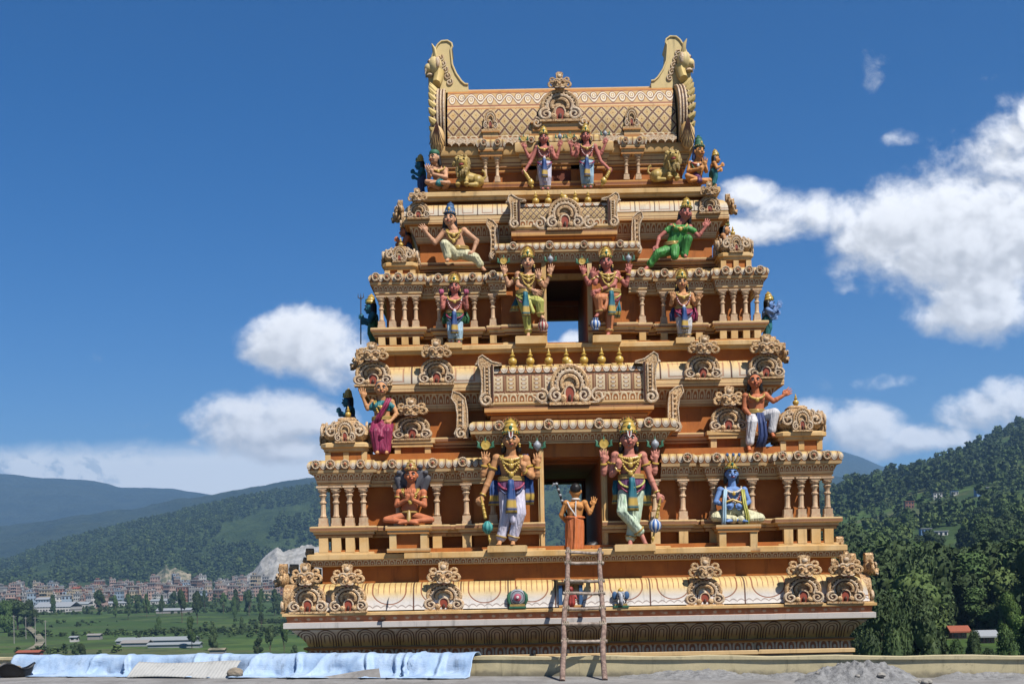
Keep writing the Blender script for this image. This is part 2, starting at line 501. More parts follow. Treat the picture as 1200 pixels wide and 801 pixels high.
def arch_mb(w=44.0, h=38.0, stand=False):
    """horseshoe arch ornament of nested rings with scrolls, facing -y, standing on z=0"""
    m = MB(); r = w / 2 - 2.5
    cz = h - r
    pl = [(-w / 2 + 3, 0), (-w / 2 + 1, 6)] + [(r * math.cos(R(a)), cz + r * math.sin(R(a))) for a in range(200, -21, -10)] + [(w / 2 - 1, 6), (w / 2 - 3, 0)]
    m.prism(pl, -3.0, 6.0)
    for rr, tr, mt, yy in ((r - 1.6, 2.3, 0, -3.4), (r - 4.4, 0.8, 2, -3.2), (r - 6.6, 1.8, 1, -4.2), (r - 8.9, 0.8, 2, -3.6), (r - 11.2, 2.0, 0, -4.6)):
        if rr > 2: m.tube(arc(0, cz, rr, rr, -28, 208, 26, yy), tr, 7, mt)
    for i in range(15):                                   # beads on the outer ring
        a = R(-20 + 220 * i / 14)
        m.ell(((r - 4.6) * math.cos(a), -4.4, cz + (r - 4.6) * math.sin(a)), 1.15, 1, 6, 5)
    for sx in (-1, 1):
        m.tube(spiral(sx * (w / 2 - 7.5), 7.6, 7.0, 1.0, 1.6, R(100) if sx > 0 else R(80), 26, -6.0, -sx), [2.1 - 0.9 * i / 25 for i in range(26)], 7, 1)
        m.tube(spiral(sx * (w / 2 - 7.5), 7.6, 4.9, 1.0, 1.1, R(100) if sx > 0 else R(80), 18, -6.6, -sx), 0.7, 6, 2)
        m.ell((sx * (w / 2 - 15.5), -6, 4.6), (3.3, 2.6, 4.2), 0)
    m.prism([(-4.8, 1)] + [(4.8 * math.cos(R(a)), 10.5 + 6.0 * math.sin(R(a))) for a in range(180, -1, -20)] + [(4.8, 1)], -5.6, 0, 3)
    m.tube([(-5.2, -6, 1), (-5.2, -6, 10)] + arc(0, 10.5, 5.2, 6.4, 180, 0, 10, -6) + [(5.2, -6, 10), (5.2, -6, 1)], .9, 6, 1)
    m.ell((0, -6.5, 5.0), (1.9, 1.6, 3.6), 2, 8, 6)
    m.box(-w / 2 + 1, w / 2 - 1, -7.5, 4, -1.5, 1.2, 0)
    return m
ORN = [m_orn, m_orn2, m_brown, m_red]
arch_me = arch_mb().mesh('arch', ORN, S, 45)
face_me = face_mb().mesh('lion_mask', [m_orn, m_brown, m_orn2], S, 45)
def place_arch(t, dx, y, p, w=44.0, h=58.0, face=True, rz=0.0, name='arch_ornament', sy=1.0):
    """arch plus mask, h is the overall height with the mask"""
    sc = w / 44.0 * t.k; sz = (h / (58.0 if face else 38.0)) * t.k * (.88 if face else 1)
    jr = random.uniform; o = link(name, arch_me, tower, (t.x(dx) * S, -p * S, EYE + t.z(y) * S), (0, jr(-.018, .018), rz + jr(-.05, .05)), (sc * jr(.95, 1.04), sc * sy * jr(.9, 1.1), sz * jr(.95, 1.03)))
    if face:
        link('lion_mask', face_me, o, (0, -3.0 * S, 32.5 * S), (jr(-.06, .06), jr(-.04, .04), jr(-.08, .08)), (jr(1.28, 1.42), 1.2, jr(1.32, 1.42)))
    return o
def gold_pot_mb(h=22.0):
    m = MB(); q = h / 22.0
    m.lathe([(a * q, b * q) for a, b in [(3.8, 0), (4.2, 1), (2.6, 2.4), (4.6, 4.5), (5.2, 7), (4.4, 9.5), (2.2, 11), (1.6, 12), (3.0, 13), (3.1, 14), (1.3, 15.4), (1.7, 17), (1.0, 19), (0.15, 22)]], seg=14)
    return m
pot_me = gold_pot_mb().mesh('pot_finial', [m_gold], S, 50)

def pilaster_mb(h, w):
    m = MB()
    m.box(-w * .56, w * .56, -w * .56, w * .56, 0, h * .08)
    m.box(-w * .5, w * .5, -w * .5, w * .5, h * .08, h * .21)
    m.lathe([(w * .34, h * .21), (w * .42, h * .25), (w * .33, h * .29), (w * .32, h * .45), (w * .30, h * .56), (w * .42, h * .58), (w * .42, h * .61), (w * .29, h * .63),
             (w * .28, h * .70), (w * .40, h * .74), (w * .50, h * .775), (w * .36, h * .80), (w * .34, h * .82), (w * .58, h * .865), (w * .60, h * .89), (w * .42, h * .91)], seg=16)
    m.box(-w * .52, w * .52, -w * .52, w * .52, h * .91, h * .955)
    m.box(-w * .72, w * .72, -w * .6, w * .6, h * .955, h)
    return m
def rosette_mb(r=6.0):
    m = MB(); rx = Matrix.Rotation(R(90), 3, 'X')
    m.lathe([(r, 0), (r, 2.2), (r * .72, 3.4), (r * .66, 2.4), (r * .45, 2.4), (r * .3, 4.6), (0.05, 5.0)], seg=16, rot=rx)
    m.tube([(r * .84 * math.cos(2 * math.pi * i / 16), -3.0, r * .84 * math.sin(2 * math.pi * i / 16)) for i in range(16)], 0.9, 6, 1, closed=True)
    m.ell((0, -4.4, 0), (r * .26, 1.6, r * .26), 2, 8, 6)
    for i in range(8):
        a = math.pi * 2 * i / 8; m.ell((r * .55 * math.cos(a), -2.8, r * .55 * math.sin(a)), 0.8, 1, 6, 5)
    return m
ros_me = rosette_mb().mesh('rosette', [m_orn, m_orn2, m_red], S, 45)
def rosettes(t, parent, xs, y, p, r=6.0, rz=0.0):
    for dx in xs:
        link('rosette', ros_me, parent, (t.x(dx) * S, -p * S, t.z(y) * S), (0, random.uniform(0, .8), rz), [r / 6.0 * t.k * random.uniform(.93, 1.05)] * 3)

# ---- base ------------------------------------------------------------------------
tb = Tier(26)
BP = loop(tb, [(190, 28), (304, 22)], -320)
m = MB()
m.sweep(tb.pr([(-4, 800), (-4, 640)]), BP, True, 40, 0)
m.sweep(tb.pr([(-2, 658.5), (-12, 645)]), BP, True, 40, 0)
tbuild(m, 'base_wall', [m_wall])
m = MB()
m.sweep(tb.pr([(0, 806), (16, 806), (16, 795), (14, 794), (14, 771), (16, 770), (16, 766)]), BP, True, 30, 0)
m.sweep(tb.pr([(16, 766), (13, 765), (12, 757), (15, 756)]), BP, True, 13, 2)
m.sweep(tb.pr([(15, 756), (16, 755), (16, 753.5), (11, 752.5)]), BP, True, 30, 0)
m.sweep(tb.pr([(11, 752.5), (13, 748), (16, 744), (20, 739.5), (24, 736), (26.5, 734), (27, 732.5)]), BP, True, 21, 1)
tbuild(m, 'lotus_moulding', [m_edge, m_lotus, m_frieze])
m = MB()
m.sweep(tb.pr([(14, 732.5), (26, 732), (33, 730.5)]), BP, True, 60, 0)
m.sweep(tb.pr([(33, 730.5), (35, 730), (35, 724), (33, 723.5)]), BP, True, 60, 1)
m.sweep(tb.pr([(33, 723.5), (31, 723), (32, 717), (34, 716.5)]), BP, True, 14, 2)
m.sweep(tb.pr([(34, 716.5), (36, 716), (36, 713.2), (33, 712.5), (8, 711.8)]), BP, True, 60, 3)
base_slab = tbuild(m, 'base_cornice', [m_cream, m_white, m_dots, m_cream])
m = MB()
m.sweep(tb.pr([(6, 710.5), (26, 710.5), (30, 711)]), BP, True, 60, 0)
m.sweep(tb.pr([(30, 711), (28.6, 707), (28, 700), (26.8, 693), (23.5, 686.5), (18, 682.3), (10, 680.2), (-2, 679.6)]), BP, True, 57, 1)
tbuild(m, 'petal_eave', [m_cream, m_kapota])
m = MB()
m.sweep(tb.pr([(-2, 659.8), (5, 659.4), (6, 659)]), BP, True, 60, 0)
m.sweep(tb.pr([(6, 659), (8, 652.2)]), BP, True, 7.5, 1)
m.sweep(tb.pr([(8, 652.2), (11, 651.6), (11, 646), (9, 645.0), (-30, 644.6)]), BP, True, 60, 2)
floor_ledge = tbuild(m, 'floor_ledge', [m_cream, m_frieze, m_cream])
for dx in (-311, -264, -155, 144, 257, 305):
    place_arch(tb, dx, 712.0, 28 + 24, 45, 57)
for s in (-1, 1):   # the same ornaments turned along both side eaves
    for q, pp in enumerate((6, -60, -150, -240)):
        place_arch(tb, s * 340, 712.0, pp, 45, 57, rz=s * R(90))

# ---- first storey -------------------------------------------------------------------
t1 = Tier(8)
seg1 = [(100, 10), (127, 10), (127, -6), (159, -6), (159, 4), (209, 4), (209, -6), (244, -6), (244, 10), (296, 10)]
def outline(t, x0, p0, segs, pback):
    """open run of the right half from x0 at the doorway outwards and round to the back"""
    pts = [(t.x(x0), p0)]
    pp = p0; px = x0
    for xe, p in segs:
        if p != pp: pts.append((t.x(px), p))
        if xe != px: pts.append((t.x(xe), p))
        px, pp = xe, p
    pts.append((t.x(px), pback))
    return pts
def both(rpts, x0l, t, door=True):
    lp = [(-x, p) for x, p in rpts]
    lp[0] = (t.x(x0l), lp[0][1])
    return rpts + lp[::-1]
O1 = outline(t1, 30, 16, [(100, 16)] + seg1, -290)
OL1 = [(-x, p) for x, p in O1]; OL1[0] = (t1.x(-36), 16)
def inset(pts, d):
    n = len(pts); out = [(pts[0][0], pts[0][1] - d)]
    for i in range(1, n):
        a, b = pts[i - 1], pts[i]; c = pts[min(i + 1, n - 1)]
        def nrm(u, w):
            l = math.hypot(w[0] - u[0], w[1] - u[1]) or 1; return (-(w[1] - u[1]) / l, (w[0] - u[0]) / l)
        n0 = nrm(a, b); n1 = nrm(b, c) if i < n - 1 else (0, 0)
        out.append((b[0] - d * (n0[0] + n1[0]), b[1] - d * (n0[1] + n1[1])))
    return out
def half_core(t, pts, x_in, pback, z0, z1, name, d=8.0):
    m = MB()
    if pts[1][0] > 0: pts = inset(pts, d)
    else: pts = [(-x, p) for x, p in inset([(-x, p) for x, p in pts], d)]
    poly = [(x, -p) for x, p in pts] + [(t.x(x_in), -pback)]
    m.prism(poly, z0, z1, 0, 'xy')
    return tbuild(m, name, [m_wall])
half_core(t1, O1, 30, -290, t1.z(650), t1.z(537), 'storey_wall')
half_core(t1, OL1, -36, -290, t1.z(650), t1.z(537), 'storey_wall')
m = MB(); m.box(t1.x(-103.5), t1.x(99.5), -15.5, 289, t1.z(537), t1.z(495)); m.box(t1.x(-290), t1.x(290), -2, 285, t1.z(538), t1.z(528)); tbuild(m, 'lintel_wall', [m_wall])
eave1 = outline(t1, 100, 10, seg1[1:], -290); e1l = [(-x, p) for x, p in eave1]; e1l[0] = (t1.x(-104), 10); eave1 = [eave1 + [(t1.x(60), -290)], (e1l + [(t1.x(-60), -290)])[::-1]]
def eave(t, path, closed, y, name, oh=(4, 9, 14), per=8.5):
    """y: rows of pilaster top, architrave top, frieze top, roll bottom, roll top"""
    m = MB(); a, b, c, d, e = y; o1, o2, o3 = oh
    m.sweep(t.pr([(-14, a + .3), (o1, a), (o1, a - 2.4), (o1 + 1.2, a - 3), (o1 + 1.2, b)]), path, closed, 40, 0)
    m.sweep(t.pr([(o1 + 1.2, b), (o2, c)]), path, closed, per * 0.8, 1)
    m.sweep(t.pr([(o2, c), (o3 - 1, c - 0.4), (o3 - 0.6, d)]), path, closed, 40, 0)
    m.sweep(t.pr([(o3 - 0.6, d), (o3 + 0.6, d - (d - e) * .25), (o3 + 0.8, d - (d - e) * .5), (o3 - 0.6, d - (d - e) * .75), (o3 - 3.4, e + 0.8), (o3 - 7, e)]), path, closed, per, 2)
    m.sweep(t.pr([(o3 - 7, e), (-3, e - 0.6)]), path, closed, 40, 0)
    return tbuild(m, name, [m_edge, m_frieze, m_roll])
for q in eave1: ev = eave(t1, q, False, (566, 560, 551.5, 548, 536), 'storey_eave')
rosettes(t1, ev, [-300, -283, -266, -248, 240, 258, 276, 292], 541.5, 10 + 14, 5.6)
rosettes(t1, ev, [-212, -165, 165, 212], 541.5, 4 + 14, 5.6)
rosettes(t1, ev, [-130, 130], 541.5, 10 + 14, 5.6)
dpath = [(t1.x(-104), -40), (t1.x(-104), 16), (t1.x(100), 16), (t1.x(100), -40)]
ev = eave(t1, dpath, False, (521.5, 519, 511, 507.5, 495.5), 'doorway_eave', (5, 11, 17), 9.5)
rosettes(t1, ev, [-87, -30, 28, 85], 501.5, 16 + 17, 6)
def rail(t, path, closed, y, name, oh=13):
    m = MB(); a, b = y; h = a - b
    m.sweep(t.pr([(-14, a + .3), (oh * .55, a), (oh * .55, a - h * .22), (oh * .72, a - h * .28), (oh * .72, a - h * .5), (oh * .9, a - h * .56), (oh, a - h * .62), (oh, a - h * .95), (oh - 1.5, b), (-2, b - .4)]), path, closed, 40, 0)
    return tbuild(m, name, [m_edge])
rail1 = [O1 + [(t1.x(30), -290)], (OL1 + [(t1.x(-36), -290)])[::-1]]
for q in rail1: rail(t1, q, False, (626.5, 613.0), 'pedestal_rail')
m = MB()
for q in rail1: m.sweep(t1.pr([(0, 647), (9, 647), (9, 643.5), (7, 642.5), (-2, 642.2)]), q, False, 40, 0)
tbuild(m, 'foot_moulding', [m_cream])
pil1 = pilaster_mb(47.0 * t1.k, 9.5).mesh('pilaster', [m_pil], S, 40)
leg1 = MB(); leg1.box(-5.2, 5.2, -4, 4, 0, 16.5, 0); leg1 = leg1.mesh('pedestal_leg', [m_cream], S, 0)
def pilasters(t, me, leg, xs, p, y, yl=None):
    for dx in xs:
        link('pilaster', me, tower, (t.x(dx) * S, -p * S, EYE + t.z(y) * S), (0, random.uniform(-.008, .008), random.uniform(-.05, .05)))
        if leg: link('pedestal_leg', leg, tower, (t.x(dx) * S, -p * S, EYE + t.z(yl) * S))
pilasters(t1, pil1, leg1, [-294, -279, -263, -247, 247, 263, 279, 294], 15, 613, 643)
pilasters(t1, pil1, leg1, [-207, -162, 162, 207], 9, 613, 643)
pilasters(t1, pil1, leg1, [-127, 125], 15, 613, 643)
pilasters(t1, pil1, leg1, [-96, 92], 20, 613, 643)
m = MB()  # tall slim posts at the inner corners of each corner bay
for s in (-1, 1):
    for dx in (256, 286): pass
# doorway: jambs and inner frame at the far end of the passage
m = MB()
for x0, x1 in ((-43, -36.5), (30.5, 37)):
    m = MB()
    m.box(t1.x(x0), t1.x(x1), -21, 6, t1.z(644), t1.z(521))
    m.box(t1.x(x0 + 2), t1.x(x1 - 2), -23, -20.8, t1.z(642), t1.z(523))
    tbuild(m, 'door_jamb', [m_cream])
m_rust = material('dull_red_frame_paint', lambda t: (0.20, 0.065, 0.035))
m = MB(); k = t1
for x0, x1 in ((-35.6, -31), (25, 29.6)): m.box(k.x(x0), k.x(x1), 270, 286, k.z(650), k.z(544))
m.box(k.x(-35.6), k.x(29.6), 270.2, 285.8, k.z(544), k.z(537.3))
tbuild(m, 'rear_door_frame', [m_rust])
m = MB(); m.box(t1.x(-60), t1.x(60), -16, 290, t1.z(657), t1.z(644.9)); tbuild(m, 'passage_floor', [m_cream])

# ---- first storey, upper part ----------------------------------------------------------
u1 = Tier(-36)
U1 = loop(u1, [(226, -36)], -268)
m = MB(); m.sweep(u1.pr([(0, 545), (0, 402)]), U1, True, 40, 0); m.sweep(u1.pr([(-1, 408), (-30, 408)]), U1, True, 40, 0); tbuild(m, 'upper_wall', [m_wall])
rail(u1, U1, True, (524, 512), 'upper_rail', 12)
m = MB(); m.sweep(u1.pr([(0, 540), (10, 540), (10, 535.5), (8, 534.5), (-2, 534)]), U1, True, 40, 0); tbuild(m, 'foot_moulding', [m_cream])
def big_eave(t, path, yarch, yfr, yslab, ykap, ytop, name, oh=(4, 9, 20, 24), per=42, perf=8):
    m = MB(); a0, a1 = yarch; o1, o2, o3, o4 = oh
    m.sweep(t.pr([(0, a0), (o1, a0), (o1, a0 - 2.5), (o1 + 1, a0 - 3), (o1 + 1, a1)]), path, True, 40, 0)
    m.sweep(t.pr([(o1 + 1, a1), (o2 + 4, yfr)]), path, True, perf, 1)
    m.sweep(t.pr([(o2 + 4, yfr), (o3 - 1, yfr - .4), (o3, yfr - 1), (o3, yslab + 1), (o3 - 1, yslab)]), path, True, 40, 2)
    h = ykap - ytop
    m.sweep(t.pr([(o3 - 1, yslab), (o3, ykap)]), path, True, 40, 2)
    m.sweep(t.pr([(o3, ykap), (o3 - .6, ykap - h * .3), (o3 - 2, ykap - h * .55), (o3 - 5, ykap - h * .78), (o3 - 10, ykap - h * .94), (-2, ytop)]), path, True, per, 3)
    return tbuild(m, name, [m_edge, m_frieze, m_edge, m_kapota2])
big_eave(u1, U1, (481, 474), 461, 452, 450.5, 428, 'upper_eave')
def top_ledge(t, path, y0, y1, name, o=9):
    m = MB()
    m.sweep(t.pr([(-2, y0 + .2), (o - 4, y0), (o - 3, y0 - (y0 - y1) * .3)]), path, True, 40, 0)
    m.sweep(t.pr([(o - 3, y0 - (y0 - y1) * .3), (o, y0 - (y0 - y1) * .4), (o, y1 + 1), (o - 1.5, y1), (-40, y1 - .3)]), path, True, 40, 0)
    return tbuild(m, name, [m_cream])
top_ledge(u1, loop(u1, [(231, -34)], -262), 414, 405, 'storey_ledge')
for dx in (-229, -156, 151, 224): place_arch(u1, dx, 452, -36 + 19, 44, 50)
for s in (-1, 1):
    for pp in (-60, -150, -240): place_arch(u1, s * 243, 452, pp, 44, 50, rz=s * R(90))
def standing_gable(t, dx, p, yb, yt, yped, w=44):
    pedestal(t, dx, p - 6, yb, yped, w * .58)
    place_arch(t, dx, yb, p, w, yb - yt, name='standing_arch')
def pedestal(t, dx, p, yt, yb, hw, dep=14, name='pedestal'):
    m = MB()
    def bx(x0, x1, p0, p1, y0, y1, mt=0): m.box(t.x(x0), t.x(x1), -p1, -p0, t.z(y0), t.z(y1), mt)
    h = yb - yt
    bx(dx - hw, dx + hw, p - dep, p + dep * .9, yt + h * .22, yt)
    bx(dx - hw * .92, dx + hw * .92, p - dep, p + dep * .8, yt + h * .42, yt + h * .22)
    for s in (-1, 1): bx(dx + s * hw * .68 - 3.4, dx + s * hw * .68 + 3.4, p - dep, p + dep * .66, yb, yt + h * .42)
    bx(dx - hw * .6, dx + hw * .6, p - dep, p + dep * .3, yb - .3, yt + h * .41, 1)
    return tbuild(m, name, [m_cream, m_wall], angle=0)
standing_gable(u1, -185, -18, 515, 466, 536)
standing_gable(u1, 180, -18, 512, 460, 533)

def corner_dome(t, dx, p, ys, hw, name='corner_pavilion'):
    """ys rows: foot, leg top, slab top, dome top, finial top"""
    yf, yl, ysl, yd, yfin = ys; cx = t.x(dx); k = t.k
    m = MB()
    def sq(prof, seg=4, mt=0, sqz=1.0): m.lathe([(r * k, t.z(y)) for r, y in prof], (cx, -p, 0), 24, mt, sqz)
    sq([(hw * .80, yf), (hw * .80, yl)], mt=1)
    for sx in (-1, 0, 1):
        for sy in (-1, 0, 1):
            if sx or sy: m.box(cx + sx * hw * .74 * k - 3.2, cx + sx * hw * .74 * k + 3.2, -p + sy * hw * .74 * k - 3.2, -p + sy * hw * .74 * k + 3.2, t.z(yf), t.z(yl + .2), 0)
    hs = yl - ysl
    sq([(hw * .84, yl), (hw * .92, yl - hs * .1), (hw * .92, yl - hs * .4), (hw * 1.03, yl - hs * .5), (hw * 1.03, yl - hs * .85), (hw * .95, ysl), (hw * .7, ysl - .3)])
    body = tbuild(m, name, [m_cream, m_wall])
    m = MB(); hd = ysl - yd
    m.lathe([(r * k, t.z(y)) for r, y in [(hw * .72, ysl), (hw * .74, ysl - hd * .08), (hw * .86, ysl - hd * .16), (hw * .97, ysl - hd * .28), (hw * .95, ysl - hd * .42), (hw * .82, ysl - hd * .6), (hw * .58, ysl - hd * .78), (hw * .40, ysl - hd * .86), (hw * .42, ysl - hd * .92), (hw * .3, yd), (0.2, yd - .4)]], (cx, -p, 0), 28, 0, 0.75)
    for a in range(4):
        rt = Matrix.Rotation(R(90 * a), 3, 'Z')
        for sx in (-1, 1):   # carved scrolls over each face of the roof
            for zz, rr, oo in ((.40, hw * .26, .55), (.62, hw * .17, .42)):
                pts = [rt @ Vector(q) for q in spiral(sx * hw * oo * k, t.z(ysl - hd * zz), rr * k, 1.0, 1.4, R(90), 18, -hw * (1.0 if zz < .5 else .82) * k, -sx)]
                m.tube([(q.x + cx, q.y - p, q.z) for q in pts], 1.5, 6, 1)
    roof = tbuild(m, 'dome_roof', [m_orn, m_orn2, m_wall], angle=45); roof.parent = body; roof.location = (0, 0, 0)
    for a in range(-1, 2):
        rz = R(90 * a); q = Matrix.Rotation(rz, 3, 'Z') @ Vector((0, -hw * .98 * k, 0))
        link('small_arch', arch_me, body, ((cx + q.x) * S, (-p + q.y) * S, t.z(ysl) * S), (0, 0, rz), [hw * .85 / 44 * k, hw * .9 / 44 * k, hd * .82 / 38 * k])
    link('pot_finial', pot_me, body, (cx * S, -p * S, t.z(yd + .5) * S), (0, 0, 0), [(yd - yfin) / 22.0 * k] * 3)
    return body
corner_dome(t1, -268, -22, (537, 525, 514, 482, 466), 29)
corner_dome(t1, 268, -22, (533, 522, 511, 478, 462), 29)

def bracket(t, dx, p, y0, y1, s=1, w=12.0):
    """upright scrolled bracket, the end of a small vault turned to the side"""
    k = t.k; h = (y0 - y1)
    m = MB(); cx = t.x(dx)
    def q(a, b): return (cx + s * a * k, t.z(y0 - b * h))
    out = [q(-w * .5, 0), q(w * .42, 0), q(w * .55, .1), q(w * .36, .22), q(w * .30, .5), q(w * .42, .72), q(w * .75, .86), q(w * .62, 1.0), q(w * .1, .95), q(-w * .3, .85), q(-w * .45, .6)]
    m.prism(out, -p - 8, -p + 40)
    m.tube([(x, -p - 8.2, z) for x, z in out], .9, 6, 1, closed=True)
    m.tube([(cx - s * w * .12, -p - 8.4, t.z(y0 - b * h)) for b in (.2, .5, .82)], 1.5, 6, 1)
    for b in np.linspace(.25, .8, 6): m.ell((cx + s * w * .08, -p - 8.6, t.z(y0 - b * h)), (w * .13, 1.4, h * .03), 0, 8, 6)
    m.tube(spiral(cx + s * w * .06, t.z(y0 - .09 * h), w * .42, .8, 1.4, R(90), 18, -p - 9.5, -s), 1.4, 6, 1)
    return tbuild(m, 'scroll_bracket', [m_orn, m_orn2])
bracket(u1, -128, -18, 515, 461, -1, 15); bracket(u1, 117, -18, 512, 459, 1, 15)

def vault(t, xc, hw, p, ys, name, pat, pots, ygab, aw, ah, horn, ends=15):
    """the small barrel roof over a doorway: ys rows foot, slab top, band top, panel top, crown"""
    yf, ys_, yb, yp, yc = ys; k = t.k
    m = MB()
    x0, x1 = t.x(xc - hw), t.x(xc + hw)
    P = [(x0, p - 60), (x0, p), (x1, p), (x1, p - 60)]
    hs = yf - ys_
    m.sweep(t.pr([(2, yf), (2, yf - hs * .25), (7, yf - hs * .3), (9, yf - hs * .4), (9, yf - hs * .66), (4, yf - hs * .7), (4, yf - hs * .86), (6, yf - hs * .9), (6, ys_), (0, ys_ - .2)]), P, False, 40, 0)
    m.sweep(t.pr([(0, ys_), (1.5, ys_ - 1), (2.5, yb)]), P, False, 10, 1)
    m.sweep(t.pr([(2.5, yb), (3.2, yb - (yb - yp) * .3), (2.6, yb - (yb - yp) * .7), (1, yp)]), P, False, pat[1], 2)
    hc = yp - yc
    m.sweep(t.pr([(1, yp), (2.4, yp - .6), (1.6, yp - hc * .5), (-4, yc + 1.0), (-10, yc)]), P, False, 10, 3)
    m.sweep(t.pr([(-10, yc), (-20, yc - 1.0), (-34, yc - 1.4)]), P, False, 40, 0)
    body = tbuild(m, name, [m_edge, m_frieze, pat[0], m_roll])
    body_loc = body
    # two end gables with fin and volute
    for sx in (-1, 1):
        m = MB(); cx = t.x(xc + sx * (hw + ends * .35)); q = ends / 15.0 * k
        hz = t.z(yc) - t.z(ys_)
        zb = t.z(ys_)
        def pt(a, b): return (cx + sx * a * q, zb + b * hz)
        out = [pt(-7, -.06), pt(6, -.06), pt(8.5, .05), pt(6.5, .2), pt(5.5, .5), pt(6.5, .85), pt(9.5, 1.04), pt(8.5, 1.2), pt(4.5, 1.26), pt(0, 1.18), pt(-6, 1.08), pt(-16, 1.02), pt(-17, .99), pt(-7, .96)]
        m.prism(out, -p - 5, -p + 56)
        m.tube([(x, -p - 5.2, z) for x, z in out], .9, 6, 1, closed=True)
        for dq in (-2.6, 2.4): m.tube([(cx + sx * dq * q, -p - 5.6, zb + b * hz) for b in (.2, .55, .95)], 1.1 * q, 6, 1)
        for b in np.linspace(.24, .92, 8):
            m.ell((cx - sx * 0.1 * q, -p - 5.6, zb + b * hz), (1.7 * q, 1.5, hz * .034), 0, 8, 6)
        m.tube([(cx - sx * 6 * q, -p - 6, zb), (cx - sx * 6 * q, -p - 6.4, zb + hz)], 1.2, 6, 2)
        m.tube(spiral(cx + sx * .8 * q, zb + .06 * hz, 7.5 * q, 1, 1.5, R(90), 22, -p - 7, -sx), 1.9 * q, 7, 1)
        m.ell((cx + sx * 8 * q, -p + 10, zb + 1.1 * hz), (4.5 * q, 6, 4.5 * q)); m.ell((cx + sx * 11 * q, -p + 6, zb + 1.05 * hz), (2.4 * q, 3, 2.0 * q), 1)
        tbuild(m, 'end_gable', [m_orn, m_orn2, m_brown], body)
    for pdx in pots:
        link('pot_finial', pot_me, body, (t.x(pdx) * S, -(p - 18) * S, t.z(yc - .5) * S), (0, 0, 0), [horn * k] * 3)
    # central arch with running scrolls at its foot
    a = link('arch_ornament', arch_me, body, (t.x(xc + 1) * S, -(p + 5) * S, t.z(ygab) * S), (0, 0, 0), (aw / 44 * k, .9 * k, ah / 38 * k))
    for sx in (-1, 1):
        m = MB()
        m.tube(spiral(t.x(xc + 1 + sx * aw * .66), t.z(ygab - ah * .2), aw * .17 * k, .8, 1.6, R(90), 24, -p - 7, sx), [1.9 * k - .8 * i / 24 for i in range(24)], 7, 0)
        m.tube([(t.x(xc + 1 + sx * aw * .45), -p - 7, t.z(ygab - 1)), (t.x(xc + 1 + sx * aw * .66), -p - 7, t.z(ygab - ah * .03)), (t.x(xc + 1 + sx * aw * .85), -p - 7, t.z(ygab - ah * .2))], 1.4 * k, 7, 0)
        tbuild(m, 'scroll', [m_orn2], body)
    m = MB(); m.ell((t.x(xc + 1), -p - 6, t.z(ygab - ah * 1.03)), (aw * .09 * k, 3, ah * .11 * k))
    tbuild(m, 'gold_boss', [m_gold], body)
    return body
vault(t1, -5, 90, 4, (491, 471, 461, 437, 427), 'doorway_vault', (m_panel, 15), [-70, -49, -27, -6, 15, 36, 57], 474.5, 50, 46, 1.02, 16)
m = MB(); m.box(t1.x(-98), t1.x(88), -2, 60, t1.z(500), t1.z(488)); tbuild(m, 'vault_plinth', [m_wall])

# ---- second storey ---------------------------------------------------------------------------
t2 = Tier(-48)
seg2 = [(70, -46), (87, -46), (87, -60), (108, -60), (108, -53), (153, -53), (153, -60), (176, -60), (176, -46), (222, -46)]
O2 = outline(t2, 21.5, -42, [(70, -42)] + seg2, -240)
OL2 = [(-x, p) for x, p in O2]; OL2[0] = (t2.x(-26), -42)
half_core(t2, O2, 21.5, -240, t2.z(408), t2.z(321), 'storey_wall')
half_core(t2, OL2, -26, -240, t2.z(408), t2.z(321), 'storey_wall')
m = MB(); m.box(t2.x(-72.6), t2.x(69.6), 42.5, 239, t2.z(314), t2.z(288)); m.box(t2.x(-72), t2.x(-26), 43, 238, t2.z(322), t2.z(313)); m.box(t2.x(21.5), t2.x(69), 43, 238, t2.z(322), t2.z(313)); tbuild(m, 'lintel_wall', [m_wall])
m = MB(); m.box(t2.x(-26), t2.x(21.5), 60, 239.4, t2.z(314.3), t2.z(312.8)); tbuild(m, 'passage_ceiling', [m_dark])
m = MB(); m.box(t2.x(-27), t2.x(22.5), 226, 238, 307 * K(-240), t2.z(313.5)); tbuild(m, 'rear_lintel', [m_wall])
e2 = outline(t2, 70, -46, seg2[1:], -240); e2l = [(-x, p) for x, p in e2]; e2l[0] = (t2.x(-73), -46)
for q in (e2 + [(t2.x(50), -240)], (e2l + [(t2.x(-50), -240)])[::-1]): ev = eave(t2, q, False, (346, 341, 334, 331, 320), 'storey_eave', (3.5, 7, 10.5), 7.5)
rosettes(t2, ev, [-224, -211, -198, -184, 182, 196, 209, 222], 325, -46 + 11, 4.8)
rosettes(t2, ev, [-152, -112, 112, 152], 325, -53 + 11, 4.8); rosettes(t2, ev, [-88, 84], 325, -46 + 11, 4.8)
dp2 = [(t2.x(-73), -90), (t2.x(-73), -42), (t2.x(70), -42), (t2.x(70), -90)]
ev = eave(t2, dp2, False, (310.5, 308.5, 301, 298.5, 288.5), 'doorway_eave', (4, 8, 12.5), 8)
rosettes(t2, ev, [-64, -22, 18, 60], 293.5, -42 + 12, 4.8)
r2 = [O2 + [(t2.x(21.5), -240)], (OL2 + [(t2.x(-26), -240)])[::-1]]
for q in r2: rail(t2, q, False, (394, 383), 'pedestal_rail', 10)
m = MB()
for q in r2: m.sweep(t2.pr([(0, 408), (8, 408), (8, 404), (6, 403.2), (-2, 403)]), q, False, 40, 0)
tbuild(m, 'foot_moulding', [m_cream])
pil2 = pilaster_mb(37.0 * t2.k, 7.6).mesh('pilaster', [m_pil], S, 40)
leg2 = MB(); leg2.box(-4, 4, -3.4, 3.4, 0, 9.6); leg2 = leg2.mesh('pedestal_leg', [m_cream], S, 0)
